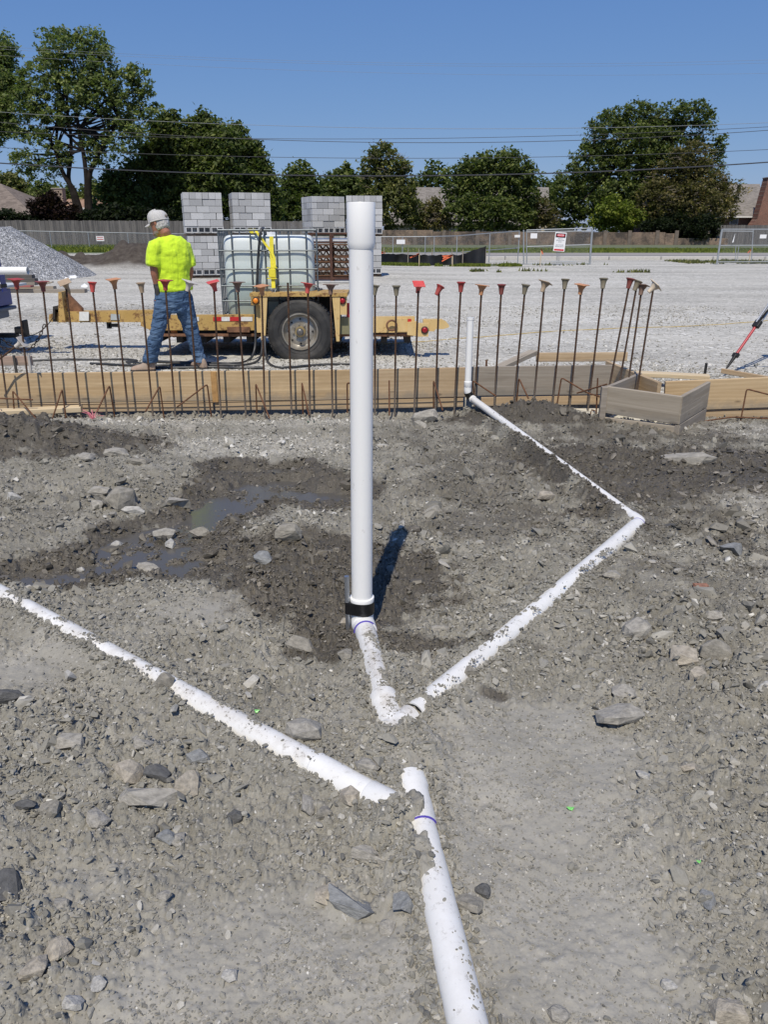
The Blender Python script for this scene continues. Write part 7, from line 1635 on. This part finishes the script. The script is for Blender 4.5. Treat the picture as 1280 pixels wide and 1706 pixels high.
mb.prism([(sx0, .2), (sx1, .2), (sx1, Z(382, 103)), (X(948, 103), Z(368.5, 103)), (X(922, 103), Z(366, 103)), (sx0, Z(380, 103))], 103, 106); mb.build('wall', simple('cream_siding', (.50, .45, .35), .85), e)
mb = MB(); mb.bar((X(919, 103), 104.4, Z(364.5, 103)), (X(954, 103), 104.4, Z(368, 103)), 3.2, .10); mb.build('roof', SH_B, e)
house('brick house with a long shingled roof at the right edge', X(1085, 101), X(1268, 101), 101, 113, Z(360, 101), Z(306.5, 107), X(1110, 107), X(1262, 107), SH_G, BRR, wins=((X(1228, 101), Z(368, 101), .9, .7),), trim=True)
e = empty('brick_chimney', (X(1280, 99), 99, .3), 'massive red brick chimney widening downwards at the right edge', 'chimney'); mb = MB(); mb.prism([(X(1252, 99), .2), (X(1252, 99), Z(385, 99)), (X(1264, 99), Z(365, 99)), (X(1272, 99), Z(297, 99)), (X(1340, 99), Z(297, 99)), (X(1350, 99), .2)], 98.6, 100); mb.build('stack', BRR, e)
mb = MB(); mb.cbox((X(1306, 99), 99.3, Z(296, 99)), (X(1341, 99) - X(1271, 99), 1.5, .12), .02); mb.build('cap', simple('chimney_cap', (.3, .26, .22), .9), e)
# ---------------------------------------------------------------- overhead lines
WRM = simple('overhead_cable', (.045, .045, .05), .6); WRL = simple('aluminium_cable', (.24, .25, .26), .6, .1)
def wire(ctrl, r, m, label, d=50):
    xs = [c[0] for c in ctrl]; yv = [c[1] for c in ctrl]; co = np.polyfit(xs, yv, min(2, len(xs) - 1)); P = [at(px, float(np.polyval(co, px)), d) for px in np.linspace(-700, 1980, 60)]
    mb = MB(); mb.tube(P, r, 6); mb.thing('overhead_wire', m, label, 'wire', 'overhead wires crossing the sky', smooth=60)
wire([(0, 77), (280, 94), (640, 104), (1280, 100)], .006, WRL, 'thin highest wire of the upper trio across the sky', 56)
wire([(0, 81.5), (280, 97.5), (640, 108), (1280, 105)], .006, WRL, 'thin middle wire of the upper trio across the sky', 56)
wire([(0, 93), (180, 102), (640, 122), (1280, 122)], .006, WRL, 'thin lowest wire of the upper trio across the sky', 56)
wire([(0, 187), (280, 202), (640, 214), (1240, 206)], .011, WRL, 'pale wire just above the pair over the lower sky', 52)
wire([(0, 204), (250, 223), (640, 237.5), (960, 234), (1280, 217)], .016, WRM, 'dark lower wire of the pair crossing mid sky', 52)
wire([(60, 222), (425, 230.5), (640, 231), (960, 226), (1280, 211)], .013, WRM, 'dark upper wire of the pair crossing mid sky', 52)
wire([(0, 246), (300, 258), (640, 263.5), (900, 262), (1280, 249)], .014, WRM, 'thin dark wire between the pair and the thick cable', 52)
wire([(0, 272), (460, 291), (640, 293), (900, 290), (1280, 270)], .034, WRM, 'thickest lowest dark cable crossing before the tree tops', 50)
# ---------------------------------------------------------------- grass tufts
def grass_patch(name, pts, h, label, seed):
    q = np.random.RandomState(seed); N = len(pts); a = q.uniform(0, 6.28, N); hh = h * q.uniform(.5, 1.4, N); w = .018 * (1 + pts[:, 1] / 25); dx, dy = np.cos(a), np.sin(a); lean = q.normal(0, .35, (N, 2)) * hh[:, None]
    P = pts; V = np.stack([np.stack([P[:, 0] - dx * w, P[:, 1] - dy * w, P[:, 2]], 1), np.stack([P[:, 0] + dx * w, P[:, 1] + dy * w, P[:, 2]], 1), np.stack([P[:, 0] + lean[:, 0], P[:, 1] + lean[:, 1], P[:, 2] + hh], 1)], 1).reshape(-1, 3)
    me_ = np_mesh(name, V, np.arange(3 * N).reshape(N, 3), LM['olive' if name == 'weeds' else 'light']); fattr(me_, 'tone', np.repeat(q.rand(N), 3)); tag(link_mesh(name, me_), label, 'grass', kind='stuff')
def area(n, x0, x1, y0, y1, seed, thr=.45):
    q = np.random.RandomState(seed); x = q.uniform(x0, x1, n); y = q.uniform(y0, y1, n); k = fbm(x * .9, y * .9, 3, seed) > thr; x, y = x[k], y[k]; return np.stack([x, y, lot_z(x, y)], 1)
grass_patch('grass_strip', area(26000, -4, 6.4, 37.3, 38.7, 1, .36), .10, 'strip of short grass before the black silt fence', 1)
grass_patch('weeds', np.concatenate([area(1500, 3.5, 10.5, 31.5, 33.0, 2, .58), area(6000, 15.5, 30, 41, 45.5, 3, .5), area(700, 5, 12, 38.5, 41, 4, .6)]), .12, 'weeds growing in the gravel before the gates', 2)
grass_patch('verge_grass', np.concatenate([area(50000, -8, 48, 60.5, 74, 5, .3), area(22000, -26, -7, 46, 56.5, 6, .3)]), .16, 'mown green verge between the road and the block wall', 3)
